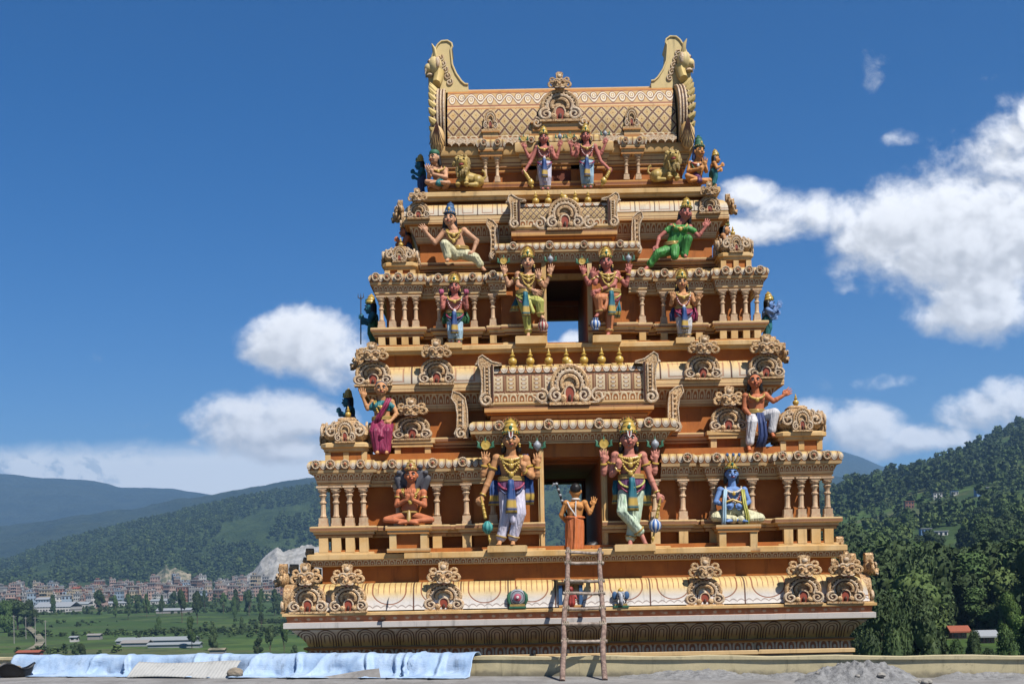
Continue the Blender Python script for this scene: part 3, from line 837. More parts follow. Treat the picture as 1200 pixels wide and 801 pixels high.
pilasters(t2, pil2, leg2, [-219, -206, -192, -179, 179, 192, 206, 219], -42, 383, 403.4)
pilasters(t2, pil2, leg2, [-152, -111, 111, 152], -49, 383, 403.4)
pilasters(t2, pil2, leg2, [-89, 85], -42, 383, 403.4)
for x0, x1 in ((-31.5, -26.3), (21.8, 27)): m = MB(); m.box(t2.x(x0), t2.x(x1), 38, 62, t2.z(404), t2.z(310)); tbuild(m, 'door_jamb', [m_cream])
m = MB(); m.box(t2.x(-40), t2.x(40), 42, 240, t2.z(416), t2.z(405)); tbuild(m, 'passage_floor', [m_cream])

u2 = Tier(-86)
U2 = loop(u2, [(171, -86)], -220)
m = MB(); m.sweep(u2.pr([(0, 330), (0, 225)]), U2, True, 40, 0); m.sweep(u2.pr([(-1, 231), (-30, 231)]), U2, True, 40, 0); tbuild(m, 'upper_wall', [m_wall])
rail(u2, U2, True, (318, 308), 'upper_rail', 10)
m = MB(); m.sweep(u2.pr([(0, 330), (8, 330), (8, 321), (6, 320), (-2, 319.6)]), U2, True, 40, 0); tbuild(m, 'foot_moulding', [m_cream])
big_eave(u2, U2, (285, 279), 267, 257, 256, 240, 'upper_eave', (4, 8, 18, 22), 24, 7)
top_ledge(u2, loop(u2, [(172, -78)], -205), 237, 228, 'storey_ledge', 8)
for dx in (-171, 166): place_arch(u2, dx, 260, -86 + 18, 27, 34)
for s in (-1, 1):
    for pp in (-110, -190): place_arch(u2, s * 190, 260, pp, 27, 34, rz=s * R(90))
corner_dome(t2, -197, -66, (324, 314, 305, 283, 270), 20)
corner_dome(t2, 197, -66, (320, 310, 301, 277, 264), 20)
bracket(u2, -84, -72, 310, 262, -1, 11); bracket(u2, 80, -72, 305, 257, 1, 11)
vault(t2, -4, 53, -48, (288, 266, 259, 244, 237), 'doorway_vault', (m_lattice, 7.5), [-36, -21, -5, 11, 26], 272, 44, 36, .82, 12)

# ---- third storey and barrel roof ----------------------------------------------------------------
t3 = Tier(-102)
T3 = loop(t3, [(45, -98), (139, -106)], -178)
m = MB(); m.sweep(t3.pr([(0, 232), (0, 165)]), T3, True, 40, 0); m.box(t3.x(-134), t3.x(130), 108, 176, t3.z(176), t3.z(165), 0)
tbuild(m, 'storey_wall', [m_wall])
P3 = loop(t3, [(158, -90)], -190)
m = MB()
m.sweep(t3.pr([(-6, 232), (-1, 227), (0, 226.6), (0, 224), (2, 223.6), (2, 218), (0, 217.3), (-30, 217)]), P3, True, 40, 0)
tbuild(m, 'statue_platform', [m_edge])
m = MB()
m.sweep(t3.pr([(0, 202), (3, 202), (3, 197), (5, 196), (5, 192), (8, 188), (8, 184.5)]), T3, True, 40, 0)
m.sweep(t3.pr([(8, 184.5), (12, 184), (13, 182), (13, 174), (11, 172.5), (-4, 172)]), T3, True, 40, 1)
ev = tbuild(m, 'storey_eave', [m_edge, m_cream])
pil3 = pilaster_mb(29.0 * t3.k, 6.6).mesh('pilaster', [m_pil], S, 40)
for dx in (-85, 79):
    pilasters(t3, pil3, None, [dx - 7, dx + 7], -92, 217)
    m = MB()
    def bx(hw, p0, p1, y0, y1, mt=0): m.box(t3.x(dx - hw), t3.x(dx + hw), -p1, -p0, t3.z(y0), t3.z(y1), mt)
    bx(13, -106, -86.5, 188, 182.5); bx(14.5, -106, -84, 182.5, 178)
    hp = [(t3.x(dx - 13.5), -106), (t3.x(dx - 13.5), -86), (t3.x(dx + 13.5), -86), (t3.x(dx + 13.5), -106)]
    m.sweep(t3.pr([(0, 178), (2.6, 178), (3.6, 175), (3.2, 171.5), (1.0, 169), (-3, 168.3)]), hp, False, 7, 1)
    bx(9, -106, -88, 168.6, 160); bx(10.5, -106, -86, 160, 156.6)
    cap = tbuild(m, 'paired_pilaster_cap', [m_edge, m_roll], angle=30)
    rosettes(t3, cap, [dx - 8, dx + 8], 173.5, -83, 3.8)
    link('arch_ornament', arch_me, cap, (t3.x(dx) * S, 90 * S, t3.z(156.8) * S), (0, 0, 0), (17 / 44 * t3.k, .55, 23 / 38 * t3.k))
# middle pavilion behind the two standing statues
m = MB()
def bx(x0, x1, p0, p1, y0, y1, mt=0): m.box(t3.x(x0), t3.x(x1), -p1, -p0, t3.z(y0), t3.z(y1), mt)
bx(-42, -16, -106, -95, 224, 178); bx(8, 34, -106, -95, 224, 178); bx(-15.8, 7.8, -106, -95.2, 187, 178)
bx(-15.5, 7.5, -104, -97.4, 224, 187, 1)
hp = [(t3.x(-42), -106), (t3.x(-42), -94), (t3.x(34), -94), (t3.x(34), -106)]
m.sweep(t3.pr([(0, 182), (3, 181.5), (4, 178), (7, 176), (9, 172), (8.5, 167.5), (6, 164.5), (0, 163.5)]), hp, False, 8, 2)
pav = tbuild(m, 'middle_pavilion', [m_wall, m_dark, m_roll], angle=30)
rosettes(t3, pav, [-38, -20, 12, 30], 171, -84.4, 3.8)
pilasters(t3, pil3, None, [-30, 22], -91, 217)
m = MB(); bx(-40, 32, -106, -90, 164, 158.5); bx(-36, 28, -106, -88, 158.5, 150.5); bx(-38, 30, -106, -86, 150.5, 147.8)
gb = tbuild(m, 'gable_slab', [m_edge], angle=0)
ga = link('arch_ornament', arch_me, gb, (t3.x(-4) * S, 90 * S, t3.z(148) * S), (0, 0, 0), (50 / 44 * t3.k, .75, 36 / 38 * t3.k))
link('lion_mask', face_me, gb, (t3.x(-4) * S, 88 * S, t3.z(148 - 33) * S), (0, 0, 0), (1.05, .8, .95))
for sx in (-1, 1):
    m = MB(); m.tube(spiral(t3.x(-4 + sx * 27), t3.z(153 - 3), 6.4, .8, 1.5, R(100), 22, 87, sx), 1.5, 7, 0)
    tbuild(m, 'scroll', [m_orn2], gb)

# barrel roof
m = MB()
def rp(p, y): return (p, (YE - y) * K(p))
front = [(-93, 171), (-92, 166.5)], [(-92, 166.5), (-90.5, 158.5)], [(-90.5, 158.5), (-90, 148), (-92.5, 136), (-96, 127.5)], [(-96, 127.5), (-97.5, 124.6)], [(-97.5, 124.6), (-103, 117), (-111, 111.2), (-117, 108.2)], [(-117, 108.2), (-128, 105.6), (-140, 104.6)]
mats_r = [0, 1, 2, 0, 3, 0]; per = [40, 13, 14.5, 40, 24, 40]
xa, xb = t3.x(-135), t3.x(131)
for fr, mt, pe in zip(front, mats_r, per):
    q = [rp(*f) for f in fr]
    al = [0]
    for i in range(1, len(q)): al.append(al[-1] + math.hypot(q[i][0] - q[i - 1][0], q[i][1] - q[i - 1][1]))
    n = round((xb - xa) / pe)
    for side in (1, -1):
        fs = []; uvs = []; vs = []
        for i, (p, z) in enumerate(q):
            pp = p if side == 1 else -280 - p
            vs += [(xa, -pp, z), (xb, -pp, z)]
        for i in range(len(q) - 1):
            fs.append((2 * i, 2 * i + 1, 2 * i + 3, 2 * i + 2))
            uvs.append([(0, al[i] / al[-1]), (n, al[i] / al[-1]), (n, al[i + 1] / al[-1]), (0, al[i + 1] / al[-1])])
        m.add(vs, fs, uvs, mt)
roof = tbuild(m, 'barrel_roof', [m_edge, m_frieze, m_lattice, m_scroll], angle=50)
m = MB()   # leafy edge hanging under the roof
for i in range(30):
    x = xa + (xb - xa) * (i + .5) / 30; w = (xb - xa) / 60
    m.prism([(x - w, t3.z(166)), (x - w, t3.z(171)), (x - w * .3, t3.z(172.5)), (x, t3.z(175)), (x + w * .3, t3.z(172.5)), (x + w, t3.z(171)), (x + w, t3.z(166))], 88.5, 92)
tbuild(m, 'leaf_edging', [m_orn2], roof)
def gable_end(sx):
    m = MB(); xc = t3.x(-146 if sx < 0 else 142); k = t3.k
    th = 9.0
    # horseshoe outline in depth and height
    o = []
    zc = t3.z(140); 
    for a in range(-60, 241, 12):
        o.append((140 - 60 * math.cos(R(a)) * (1.0), zc + 47 * math.sin(R(a))))
    m.prism(o, xc - th, xc + th, 0, 'yz')
    n = len(o)
    for q, (dx, rr, mt) in enumerate(((-7.8, 1.4, 1), (-5.8, .7, 2), (-4, 1.3, 1), (-2, .7, 2), (0, 1.6, 1), (2.1, .7, 2), (4.1, 1.3, 1), (5.9, .7, 2), (7.8, 1.4, 1))):
        m.tube([(xc + dx, y, z) for y, z in [(140 + (yy - 140) * 1.03, zc + (zz - zc) * 1.03) for yy, zz in o]], rr, 6, mt, closed=False)
    for i in range(1, n - 1):                     # overlapping scales on the outward edge
        y, z = o[i]; nrm = Vector((0, y - 140, z - zc)).normalized()
        m.tube([(xc + sx * 4, y, z), (xc + sx * 8, y + nrm.y * 3, z + nrm.z * 3 + 2.5), (xc + sx * 10.5, y + nrm.y * 5, z + nrm.z * 5 + 6)], [4.6, 3.4, .5], 7, 3)
    # shell shaped foot at the front
    m.ell((xc + sx * 1, 86, t3.z(166)), (9.5, 8, 20), 0, 14, 10)
    for i in range(7):
        a = R(205 + 130 * i / 6)
        m.tube([(xc + sx * 1, 78.2, t3.z(150)), (xc + sx * 1 + 7 * math.cos(a), 77.4, t3.z(166) + 8 * math.sin(a)), (xc + sx * 1 + 11 * math.cos(a), 82, t3.z(168) + 16 * math.sin(a))], .45, 5, 2)
    ge = tbuild(m, 'end_gable', [m_cream, m_orn2, m_brown, m_yellow])
    # sweeping fin on top
    m = MB(); zt = 0; kf = K(-142); xf = (-146 if sx < 0 else 142) * kf
    def pt(dx, y): return (xf - sx * dx * kf, (YE - y) * kf)
    out = [pt(-8, 114), pt(-8, 92), pt(-5, 78), pt(-1, 66), pt(4, 58), pt(8, 54.5), pt(15, 54), pt(19.5, 57), pt(20.5, 61), pt(18.6, 64), pt(19, 71), pt(20, 82), pt(24, 92), pt(30, 101), pt(34, 104.5), pt(38, 105), pt(38, 114)]
    m.prism(out, 124, 160); m.tube([(a, 123.5, b) for a, b in out[1:-1]], 1.3, 6)
    for q in range(5): x, z = pt(6 + 2.6 * q, 74 + 7 * q); m.tube(spiral(x, z, 4.6, .8, 1.3, R(60), 16, 123.2, sx), 1.0, 6, 1)
    tbuild(m, 'roof_fin', [m_palegold, m_orn2], ge)
    # horned beast head facing outwards
    m = MB(); hx = (-147.5 if sx < 0 else 143.5) * K(-126); hz = (YE - 77) * K(-126); ym = 124; bh = len(m.v)
    m.ell((hx, ym, hz), (10, 11, 11)); m.ell((hx + sx * 8, ym - 1, hz - 3), (6.5, 7, 5.5)); m.ell((hx + sx * 6.5, ym - 1, hz - 11), (5.5, 6, 3.5), 1); m.tube([(hx + sx * 12, ym - 6, hz - 5), (hx + sx * 13, ym - 6, hz - 11)], [1.6, .3], 6, 1); m.tube([(hx + sx * 12, ym + 5, hz - 5), (hx + sx * 13, ym + 5, hz - 11)], [1.6, .3], 6, 1)
    for sy in (-1, 1):
        m.ell((hx + sx * 6.5, ym + sy * 4.8, hz + 3), 2.8, 1, 8, 6); m.ell((hx + sx * 8.6, ym + sy * 5.2, hz + 3), 1.3, 2, 6, 5)
        m.tube([(hx - sx * 1, ym + sy * 5, hz + 8), (hx + sx * 0, ym + sy * 8, hz + 15), (hx + sx * 3.5, ym + sy * 8, hz + 21)], [3.6, 2.6, .4], 7, 0)
        m.ell((hx - sx * 4, ym + sy * 9, hz + 1), (3.5, 2, 6), 1, 8, 6)
    m.tube([(hx - sx * 5, ym, hz - 6), (hx - sx * 4, ym - 2, hz - 16), (hx - sx * 2, ym - 8, hz - 26)], [8, 7, 6], 8, 3)
    for q in range(bh, len(m.v)): x, y, z = m.v[q]; m.v[q] = (hx + (x - hx) * .95, ym + (y - ym) * 1.1, hz + (z - hz) * (1.2 if z > hz - 12 else 1.0))
    tbuild(m, 'beast_head', [m_palegold, m_orn2, m_brown, m_yellow], ge, angle=50)
gable_end(-1); gable_end(1)
# side masks seen edge-on at the eave corners
for t, s, dx, p, y, sc in ((tb, -1, -317, -24, 664, 1.15), (tb, 1, 317, -24, 662, 1.15), (u1, -1, -240, -76, 430, 1.2), (u1, 1, 240, -76, 422, 1.2), (u2, 1, 196, -112, 250, .8), (u2, -1, -196, -112, 252, .8)):
    o = link('side_mask', face_me, tower, (t.x(dx) * S, -p * S, EYE + t.z(y) * S), (0, 0, s * R(90)), [sc * t.k] * 3)
# ------------------------------------------------------------------ painted statues
def f_skin(c):
    def f(t):
        g = noise(t, geo_pos(t), 9.0, 4, 0.6)
        return mix(t, sstep(0.35, 0.65, g), tuple(x * .88 for x in c), tuple(min(1, x * 1.08) for x in c))
    return f
def skin(name, c): return material('skin_' + name, f_skin(c), rough=0.62, spec=0.25, bump=0.2)
def cloth(name, c, c2=None, border=None):
    c2 = c2 or tuple(x * .55 for x in c)
    def f(t):
        mp = t.nodes.new('ShaderNodeMapping'); t.links.new(geo_pos(t), mp.inputs[0]); mp.inputs['Scale'].default_value = (16, 10, 2.2)
        n = noise(t, mp.outputs[0], 1.0, 2, 0.5, dist=0.3)
        return mix(t, sstep(.56, .74, n) * .6, c, c2), n * 4.0
    return material('cloth_' + name, f, rough=0.55, bump=0.5, bdist=0.03)
sk_tan = skin('tan', (0.62, 0.30, 0.13)); sk_pink = skin('pink', (0.60, 0.235, 0.17)); sk_red = skin('red', (0.58, 0.185, 0.08))
sk_orange = skin('orange', (0.68, 0.30, 0.09)); sk_blue = skin('blue', (0.17, 0.30, 0.60)); sk_rose = skin('rose', (0.55, 0.18, 0.14)); sk_peach = skin('peach', (0.66, 0.35, 0.20))
sk_teal = skin('teal', (0.03, 0.16, 0.22))
c_lav = cloth('lavender_white', (0.66, 0.62, 0.74), (0.25, 0.18, 0.42)); c_mint = cloth('mint_white', (0.62, 0.74, 0.56), (0.12, 0.36, 0.14))
c_lime = cloth('lime', (0.55, 0.53, 0.13), (0.25, 0.26, 0.04)); c_org = cloth('orange', (0.60, 0.22, 0.09), (0.25, 0.07, 0.03))
c_sky = cloth('sky_blue', (0.42, 0.60, 0.72), (0.08, 0.2, 0.36)); c_grey = cloth('grey_white', (0.60, 0.58, 0.58), (0.28, 0.10, 0.12))
c_cream = cloth('pale_yellow', (0.70, 0.66, 0.42), (0.4, 0.33, 0.12)); c_green = cloth('green', (0.07, 0.30, 0.06), (0.02, 0.10, 0.02))
c_mag = cloth('magenta', (0.34, 0.035, 0.10), (0.12, 0.01, 0.04)); c_white = cloth('white', (0.70, 0.68, 0.70), (0.35, 0.3, 0.4))
c_purple = cloth('purple', (0.17, 0.06, 0.15), (0.05, 0.02, 0.05)); c_navy = cloth('navy', (0.045, 0.07, 0.19)); c_teal = cloth('teal', (0.03, 0.19, 0.21))
c_wrap = cloth('rust_orange', (0.66, 0.19, 0.06), (0.42, 0.10, 0.035)); c_red = cloth('red', (0.42, 0.05, 0.04)); c_dgreen = cloth('dark_green', (0.03, 0.13, 0.05))
m_hair = paint('black_hair_paint', (0.015, 0.013, 0.014), rough=0.45); m_eye = paint('eye_white_paint', (0.75, 0.74, 0.70)); m_pup = paint('pupil_paint', (0.012, 0.01, 0.01))
m_lip = paint('lip_paint', (0.40, 0.06, 0.05)); m_tilak = paint('white_mark_paint', (0.78, 0.75, 0.72)); m_greenp = paint('green_paint', (0.04, 0.16, 0.09)); m_bluep = paint('blue_paint', (0.05, 0.13, 0.28))
m_hood = paint('grey_hood_paint', (0.10, 0.10, 0.12)); m_silver = paint('silver_paint', (0.36, 0.38, 0.42), rough=0.4)
m_dgold = material('dull_gold_paint', lambda t: (0.45, 0.29, 0.08), rough=0.45, spec=0.5)
def f_stripe(a, b, n):
    def f(t):
        u, v = uvw(t); return mix(t, sstep(0.45, 0.55, vfrac(u * n)), a, b), None
    return lambda t: f(t)[0]
m_mace_teal = material('teal_striped_paint', f_stripe((0.02, 0.20, 0.20), (0.10, 0.42, 0.38), 8)); m_mace_blue = material('blue_white_striped_paint', f_stripe((0.03, 0.14, 0.45), (0.66, 0.68, 0.70), 8))
def f_tail(c):
    def f(t):
        u, v = uvw(t); return mix(t, vmin(line(v - 0.28, 0.12) + line(v - .05, .04), 1.0), c, (0.55, 0.36, 0.07))
    return f
m_tailb = material('blue_banded_cloth', f_tail((0.03, 0.08, 0.25))); m_tailt = material('teal_banded_cloth', f_tail((0.02, 0.15, 0.20)))

def fuse(m, voxel, smooth=4, fac=0.5):
    """union of the overlapping volumes in m as one continuous skin (pixel units)"""
    me = bpy.data.meshes.new('tmp'); me.from_pydata(m.v, [], m.f)
    o = bpy.data.objects.new('tmp', me); C.objects.link(o)
    md = o.modifiers.new('r', 'REMESH'); md.mode = 'VOXEL'; md.voxel_size = voxel; md.use_smooth_shade = True
    if smooth:
        ms = o.modifiers.new('s', 'SMOOTH'); ms.iterations = smooth; ms.factor = fac
    dg = bpy.context.evaluated_depsgraph_get(); dg.update()
    out = bpy.data.meshes.new_from_object(o.evaluated_get(dg))
    bpy.data.objects.remove(o); bpy.data.meshes.remove(me)
    return out
class Fig:
    """a statue: photograph points are (px, py, d) with d pixels towards the viewer from depth p"""
    def __init__(s, name, label, p, base, cat='statue', group=None):
        s.p = p; s.k = K(p); s.b = unroll(*base)
        w = W(base[0], base[1], p)
        s.root = empty(name, w, label, cat, group)
    def L(s, q):
        ux, uy = unroll(q[0], q[1]); d = q[2] if len(q) > 2 else 0.0
        return Vector((ux - s.b[0], -d, s.b[1] - uy))
    def Ls(s, *qs): return [s.L(q) for q in qs]
    def put(s, name, m, mat, parent=None, angle=55):
        o = m.build(name, mat, parent or s.root, S * s.k, angle); return o
    def blob(s, name, m, mat, voxel=None, smooth=4, parent=None):
        me = fuse(m, voxel or s.vox, smooth)
        co = np.empty(len(me.vertices) * 3, 'f'); me.vertices.foreach_get('co', co); me.vertices.foreach_set('co', co * (S * s.k))
        me.name = name; me.materials.clear(); me.materials.append(mat); me.update()
        return link(name, me, parent or s.root)
def yawm(a, pit=0.0, roll=0.0): return Matrix.Rotation(R(a), 3, 'Z') @ Matrix.Rotation(R(pit), 3, 'X') @ Matrix.Rotation(R(roll), 3, 'Y')

def hand(m, w, dirn, hr, style='open', side=1):
    d = Vector(dirn).normalized(); y = Vector((0, -1, 0))
    a = d.cross(y)
    if a.length < .1: a = Vector((1, 0, 0))
    a.normalize(); n = a.cross(d).normalized()
    pc = w + d * hr * .30
    m.capsule(w, w + d * hr * .5, hr * .20, hr * .26, 8)
    m.capsule(pc - a * hr * .12, pc + a * hr * .14 + d * hr * .15, hr * .2, hr * .2, 8)
    for i, ln in enumerate((.66, .78, .74, .56)):
        sp = (-.30 + .20 * i) if style == 'open' else (-.24 + .16 * i)
        b = w + d * hr * .58 + a * hr * sp
        l = ln * hr
        if style == 'open':
            mm = b + d * l * .55 + n * hr * .03 + a * hr * sp * .12; e = b + d * l - n * hr * .10 + a * hr * sp * .3
            m.capsule(b, mm, hr * .092, hr * .085, 7); m.capsule(mm, e, hr * .085, hr * .07, 7)
        elif style == 'point' and i == 0:
            m.capsule(b, b + d * l * 1.15, hr * .10, hr * .08, 7)
        else:
            mm = b + d * l * .35 - n * hr * .12; e = mm - n * hr * .28 - d * hr * .16
            m.capsule(b, mm, hr * .11, hr * .10, 7); m.capsule(mm, e, hr * .10, hr * .09, 7)
    tb_ = w + d * hr * .18 - a * hr * .24 * side
    tm = tb_ - a * hr * .20 * side + d * hr * .22
    m.capsule(tb_, tm, hr * .12, hr * .10, 7); m.capsule(tm, tm + d * hr * .24 - n * hr * .06, hr * .10, hr * .08, 7)

def person(f, head, hr, chest, waist, arms, legs, sk, cw=None, ww=None, yaw=0, tilt=0, pitch=0, back=False, face=True, marks=False, thin=1.16, bare=True, hairy=True, female=False, voxk=.055):
    """the continuous body: head, trunk, arms with hands, legs with feet"""
    f.vox = hr * voxk; f.hr = hr
    m = MB(); h = f.L(head); ch = f.L(chest); wa = f.L(waist)
    cw = (cw or hr * 1.5) * 1.04; ww = ww or hr * 1.12
    if female: thin = 1.0
    M = yawm(yaw + (180 if back else 0), pitch, tilt)
    def H(x, y, z): return h + M @ Vector((x * hr, y * hr, z * hr))
    m.ell(h, (hr * .85, hr * .87, hr * 1.0), 0, 14, 10, M)
    m.ell(H(0, -.12, -.48), (hr * .70, hr * .66, hr * .52), 0, 12, 8, M)
    m.ell(H(0, -.62, -.78), hr * .2)
    m.capsule(H(0, -.82, .12), H(0, -1.0, -.22), hr * .10, hr * .17, 8)
    for s in (-1, 1):
        m.ell(H(.88 * s, .05, -.05), (hr * .12, hr * .2, hr * .30), 0, 8, 6, M)
        m.ell(H(.40 * s, -.66, -.28), hr * .22, 0, 8, 6)
        m.capsule(H(.12 * s, -.80, .24), H(.52 * s, -.68, .26), hr * .10, hr * .08, 6)
    m.capsule(H(-.2, -.80, -.52), H(.2, -.80, -.52), hr * .10, hr * .10, 6)
    nb = ch + Vector((0, .06 * hr, hr * 1.0))
    m.capsule(h + Vector((0, hr * .1, -hr * .55)), nb, hr * .48, hr * .62)
    d = (wa - ch)
    m.tube([ch + Vector((0, 0, hr * .95)), ch + Vector((0, 0, hr * .6)), ch, ch + d * .5, ch + d * .8, wa, wa + d.normalized() * hr * .5],
           [hr * .55, cw * .80, cw * .88, (cw * .8 + ww) * .5, ww * .98, ww * 1.05, ww * .8], 16, 0, True, .64)
    for s in (-1, 1):
        m.ell(ch + Vector((s * cw * .40, -cw * .46, hr * .10)), (cw * .42, cw * (.34 if female else .2), hr * (.5 if female else .46)), 0, 10, 8)
    for a in arms:
        sh, el, wr = f.L(a[0]), f.L(a[1]), f.L(a[2])
        m.ell(sh, hr * .46 * thin, 0, 10, 8)
        m.capsule(ch + (sh - ch) * .45, sh, hr * .5, hr * .42)
        m.capsule(sh, el, hr * .40 * thin, hr * .30 * thin); m.capsule(el, wr, hr * .32 * thin, hr * .22 * thin)
        m.ell(el + (wr - el) * .3, hr * .33 * thin)
        dr = f.L(a[3]) - wr if len(a) > 3 and a[3] else wr - el
        hand(m, wr, dr, hr * 1.15, a[4] if len(a) > 4 else 'open', 1 if sh.x > ch.x else -1)
    for l in legs:
        hp, kn, an, to = [f.L(q) for q in l[:4]]
        m.capsule(hp, kn, hr * .62, hr * .44); m.capsule(kn, an, hr * .42, hr * .26); m.ell(kn + (an - kn) * .3 + Vector((0, hr * .08, 0)), hr * .42)
        m.capsule(an, to, hr * .28, hr * .24); dn = (to - an); dn.z = 0
        dn = dn.normalized() if dn.length > .01 else Vector((0, -1, 0)); sd = Vector((-dn.y, dn.x, 0))
        for i in range(5):
            b = to + sd * hr * (-.20 + .10 * i) + Vector((0, 0, -hr * .06)); m.capsule(b, b + dn * hr * (.32 - .03 * abs(i - 1)), hr * .085, hr * .07, 6)
    body = f.blob('body', m, sk)
    if face:
        for s in (-1, 1):
            e = MB(); e.ell(H(.34 * s, -.79, .10), (hr * .18, hr * .07, hr * .085), 0, 10, 8, M); e.ell(H(.33 * s, -.85, .10), (hr * .095, hr * .03, hr * .085), 1, 8, 6, M)
            e.tube([H(.16 * s, -.90, .30), H(.36 * s, -.90, .38), H(.60 * s, -.76, .28)], [hr * .06, hr * .085, hr * .05], 6, 1)
            f.put('eye', e, [m_eye, m_pup], body)
        e = MB(); e.capsule(H(-.20, -.90, -.52), H(.20, -.90, -.52), hr * .075, hr * .075, 8); f.put('mouth', e, m_lip, body)
        if marks:
            e = MB(); e.tube([H(-.20, -.90, .86), H(-.15, -.98, .30), H(0, -1.06, .12), H(.15, -.98, .30), H(.20, -.90, .86)], hr * .07, 6); e.tube([H(0, -1.03, .2), H(0, -.93, .86)], hr * .05, 6, 1)
            f.put('forehead_mark', e, [m_tilak, m_lip], body)
    f.H = H; f.M = M; f.body = body; f.ch = ch; f.wa = wa; f.cw = cw; f.ww = ww; f.h = h
    return body
def hair(f, long=True, bun=False, mat=None):
    hr = f.hr; m = MB(); H = f.H
    m.ell(H(0, .22, .30), (hr * .88, hr * .82, hr * .88), 0, 12, 10, f.M)
    if long:
        for s in (-1, 1): m.capsule(H(.66 * s, .35, .1), H(.86 * s, .5, -1.15), hr * .40, hr * .30)
        m.capsule(H(0, .5, 0), H(0, .55, -1.1), hr * .55, hr * .45)
    if bun: m.ell(H(0, .1, 1.25), (hr * .45, hr * .45, hr * .38))
    return f.blob('hair', m, mat or m_hair, hr * .09, 2)
def crown(f, h=2.0, mat=None, mat2=None, halo=False, lean=0):
    hr = f.hr; m = MB(); b = f.H(0, 0, .62)
    rt = f.M @ Matrix.Rotation(R(-6), 3, 'X')
    q = h * hr
    m.lathe([(hr * .84, 0), (hr * .90, hr * .12), (hr * .90, hr * .28), (hr * .80, hr * .34), (hr * .78, q * .30), (hr * .70, q * .40), (hr * .74, q * .44), (hr * .66, q * .5), (hr * .56, q * .66), (hr * .60, q * .70), (hr * .42, q * .80), (hr * .24, q * .86), (hr * .28, q * .90), (hr * .12, q * .96), (.05, q)], b, 16, 0, rot=rt)
    for i in range(9):
        a = R(180 + 180 * i / 8); v = rt @ Vector((hr * .9 * math.cos(a), hr * .9 * math.sin(a), hr * .2)); m.ell(b + v, hr * .10, 1, 6, 5)
    v = rt @ Vector((0, -hr * .78, hr * .62)); m.ell(b + v, (hr * .2, hr * .12, hr * .28), 1, 8, 6)
    c = f.put('crown', m, [mat or m_gold, mat2 or m_greenp])
    if halo:
        m = MB(); cc = f.H(0, .45, 1.55); rx = Matrix.Rotation(R(90), 3, 'X')
        m.lathe([(.1, 0), (hr * .95, 0), (hr * 1.12, hr * .1), (hr * 1.12, hr * .22), (hr * .9, hr * .12), (.1, hr * .12)], cc, 24, 0, rot=rx)
        for i in range(20):
            a = 2 * math.pi * i / 20; m.ell(cc + Vector((hr * 1.02 * math.cos(a), -hr * .2, hr * 1.02 * math.sin(a))), hr * .09, 1, 6, 5)
        f.put('halo', m, [m_dgold, m_red])
    return c
def necklace(f, drop=1.0, mat=None, mat2=None, wide=.75, beads=True, name='necklace'):
    hr = f.hr; m = MB(); c = f.ch; n = 17; pts = []
    for i in range(n):
        a = R(180 + 180 * i / (n - 1)); x = f.cw * wide * math.cos(a); z = hr * .85 + drop * hr * 1.4 * math.sin(a)
        y = -f.cw * .64 * math.sqrt(max(0.08, 1 - (x / (f.cw * 1.0)) ** 2)) - hr * .12
        pts.append(c + Vector((x, y, z)))
    m.tube(pts, hr * .12, 6)
    if beads:
        for q in pts[2:-2:1]: m.ell(q + Vector((0, -hr * .1, -hr * .08)), hr * .15, 1, 6, 5)
        m.ell(pts[n // 2] + Vector((0, -hr * .12, -hr * .2)), (hr * .28, hr * .14, hr * .34), 0, 8, 6)
    return f.put(name, m, [mat or m_gold, mat2 or m_gold])
def ring_on(f, a, b, tt, r, name='armlet', mat=None):
    a = f.L(a); b = f.L(b); d = (b - a).normalized(); c = a + (b - a) * tt
    u = d.orthogonal().normalized(); v = d.cross(u); hr = f.hr
    m = MB(); m.tube([c + (u * math.cos(w) + v * math.sin(w)) * hr * r for w in [2 * math.pi * i / 12 for i in range(12)]], hr * .11, 6, closed=True)
    return f.put(name, m, mat or m_gold)
gf = random.Random(77)
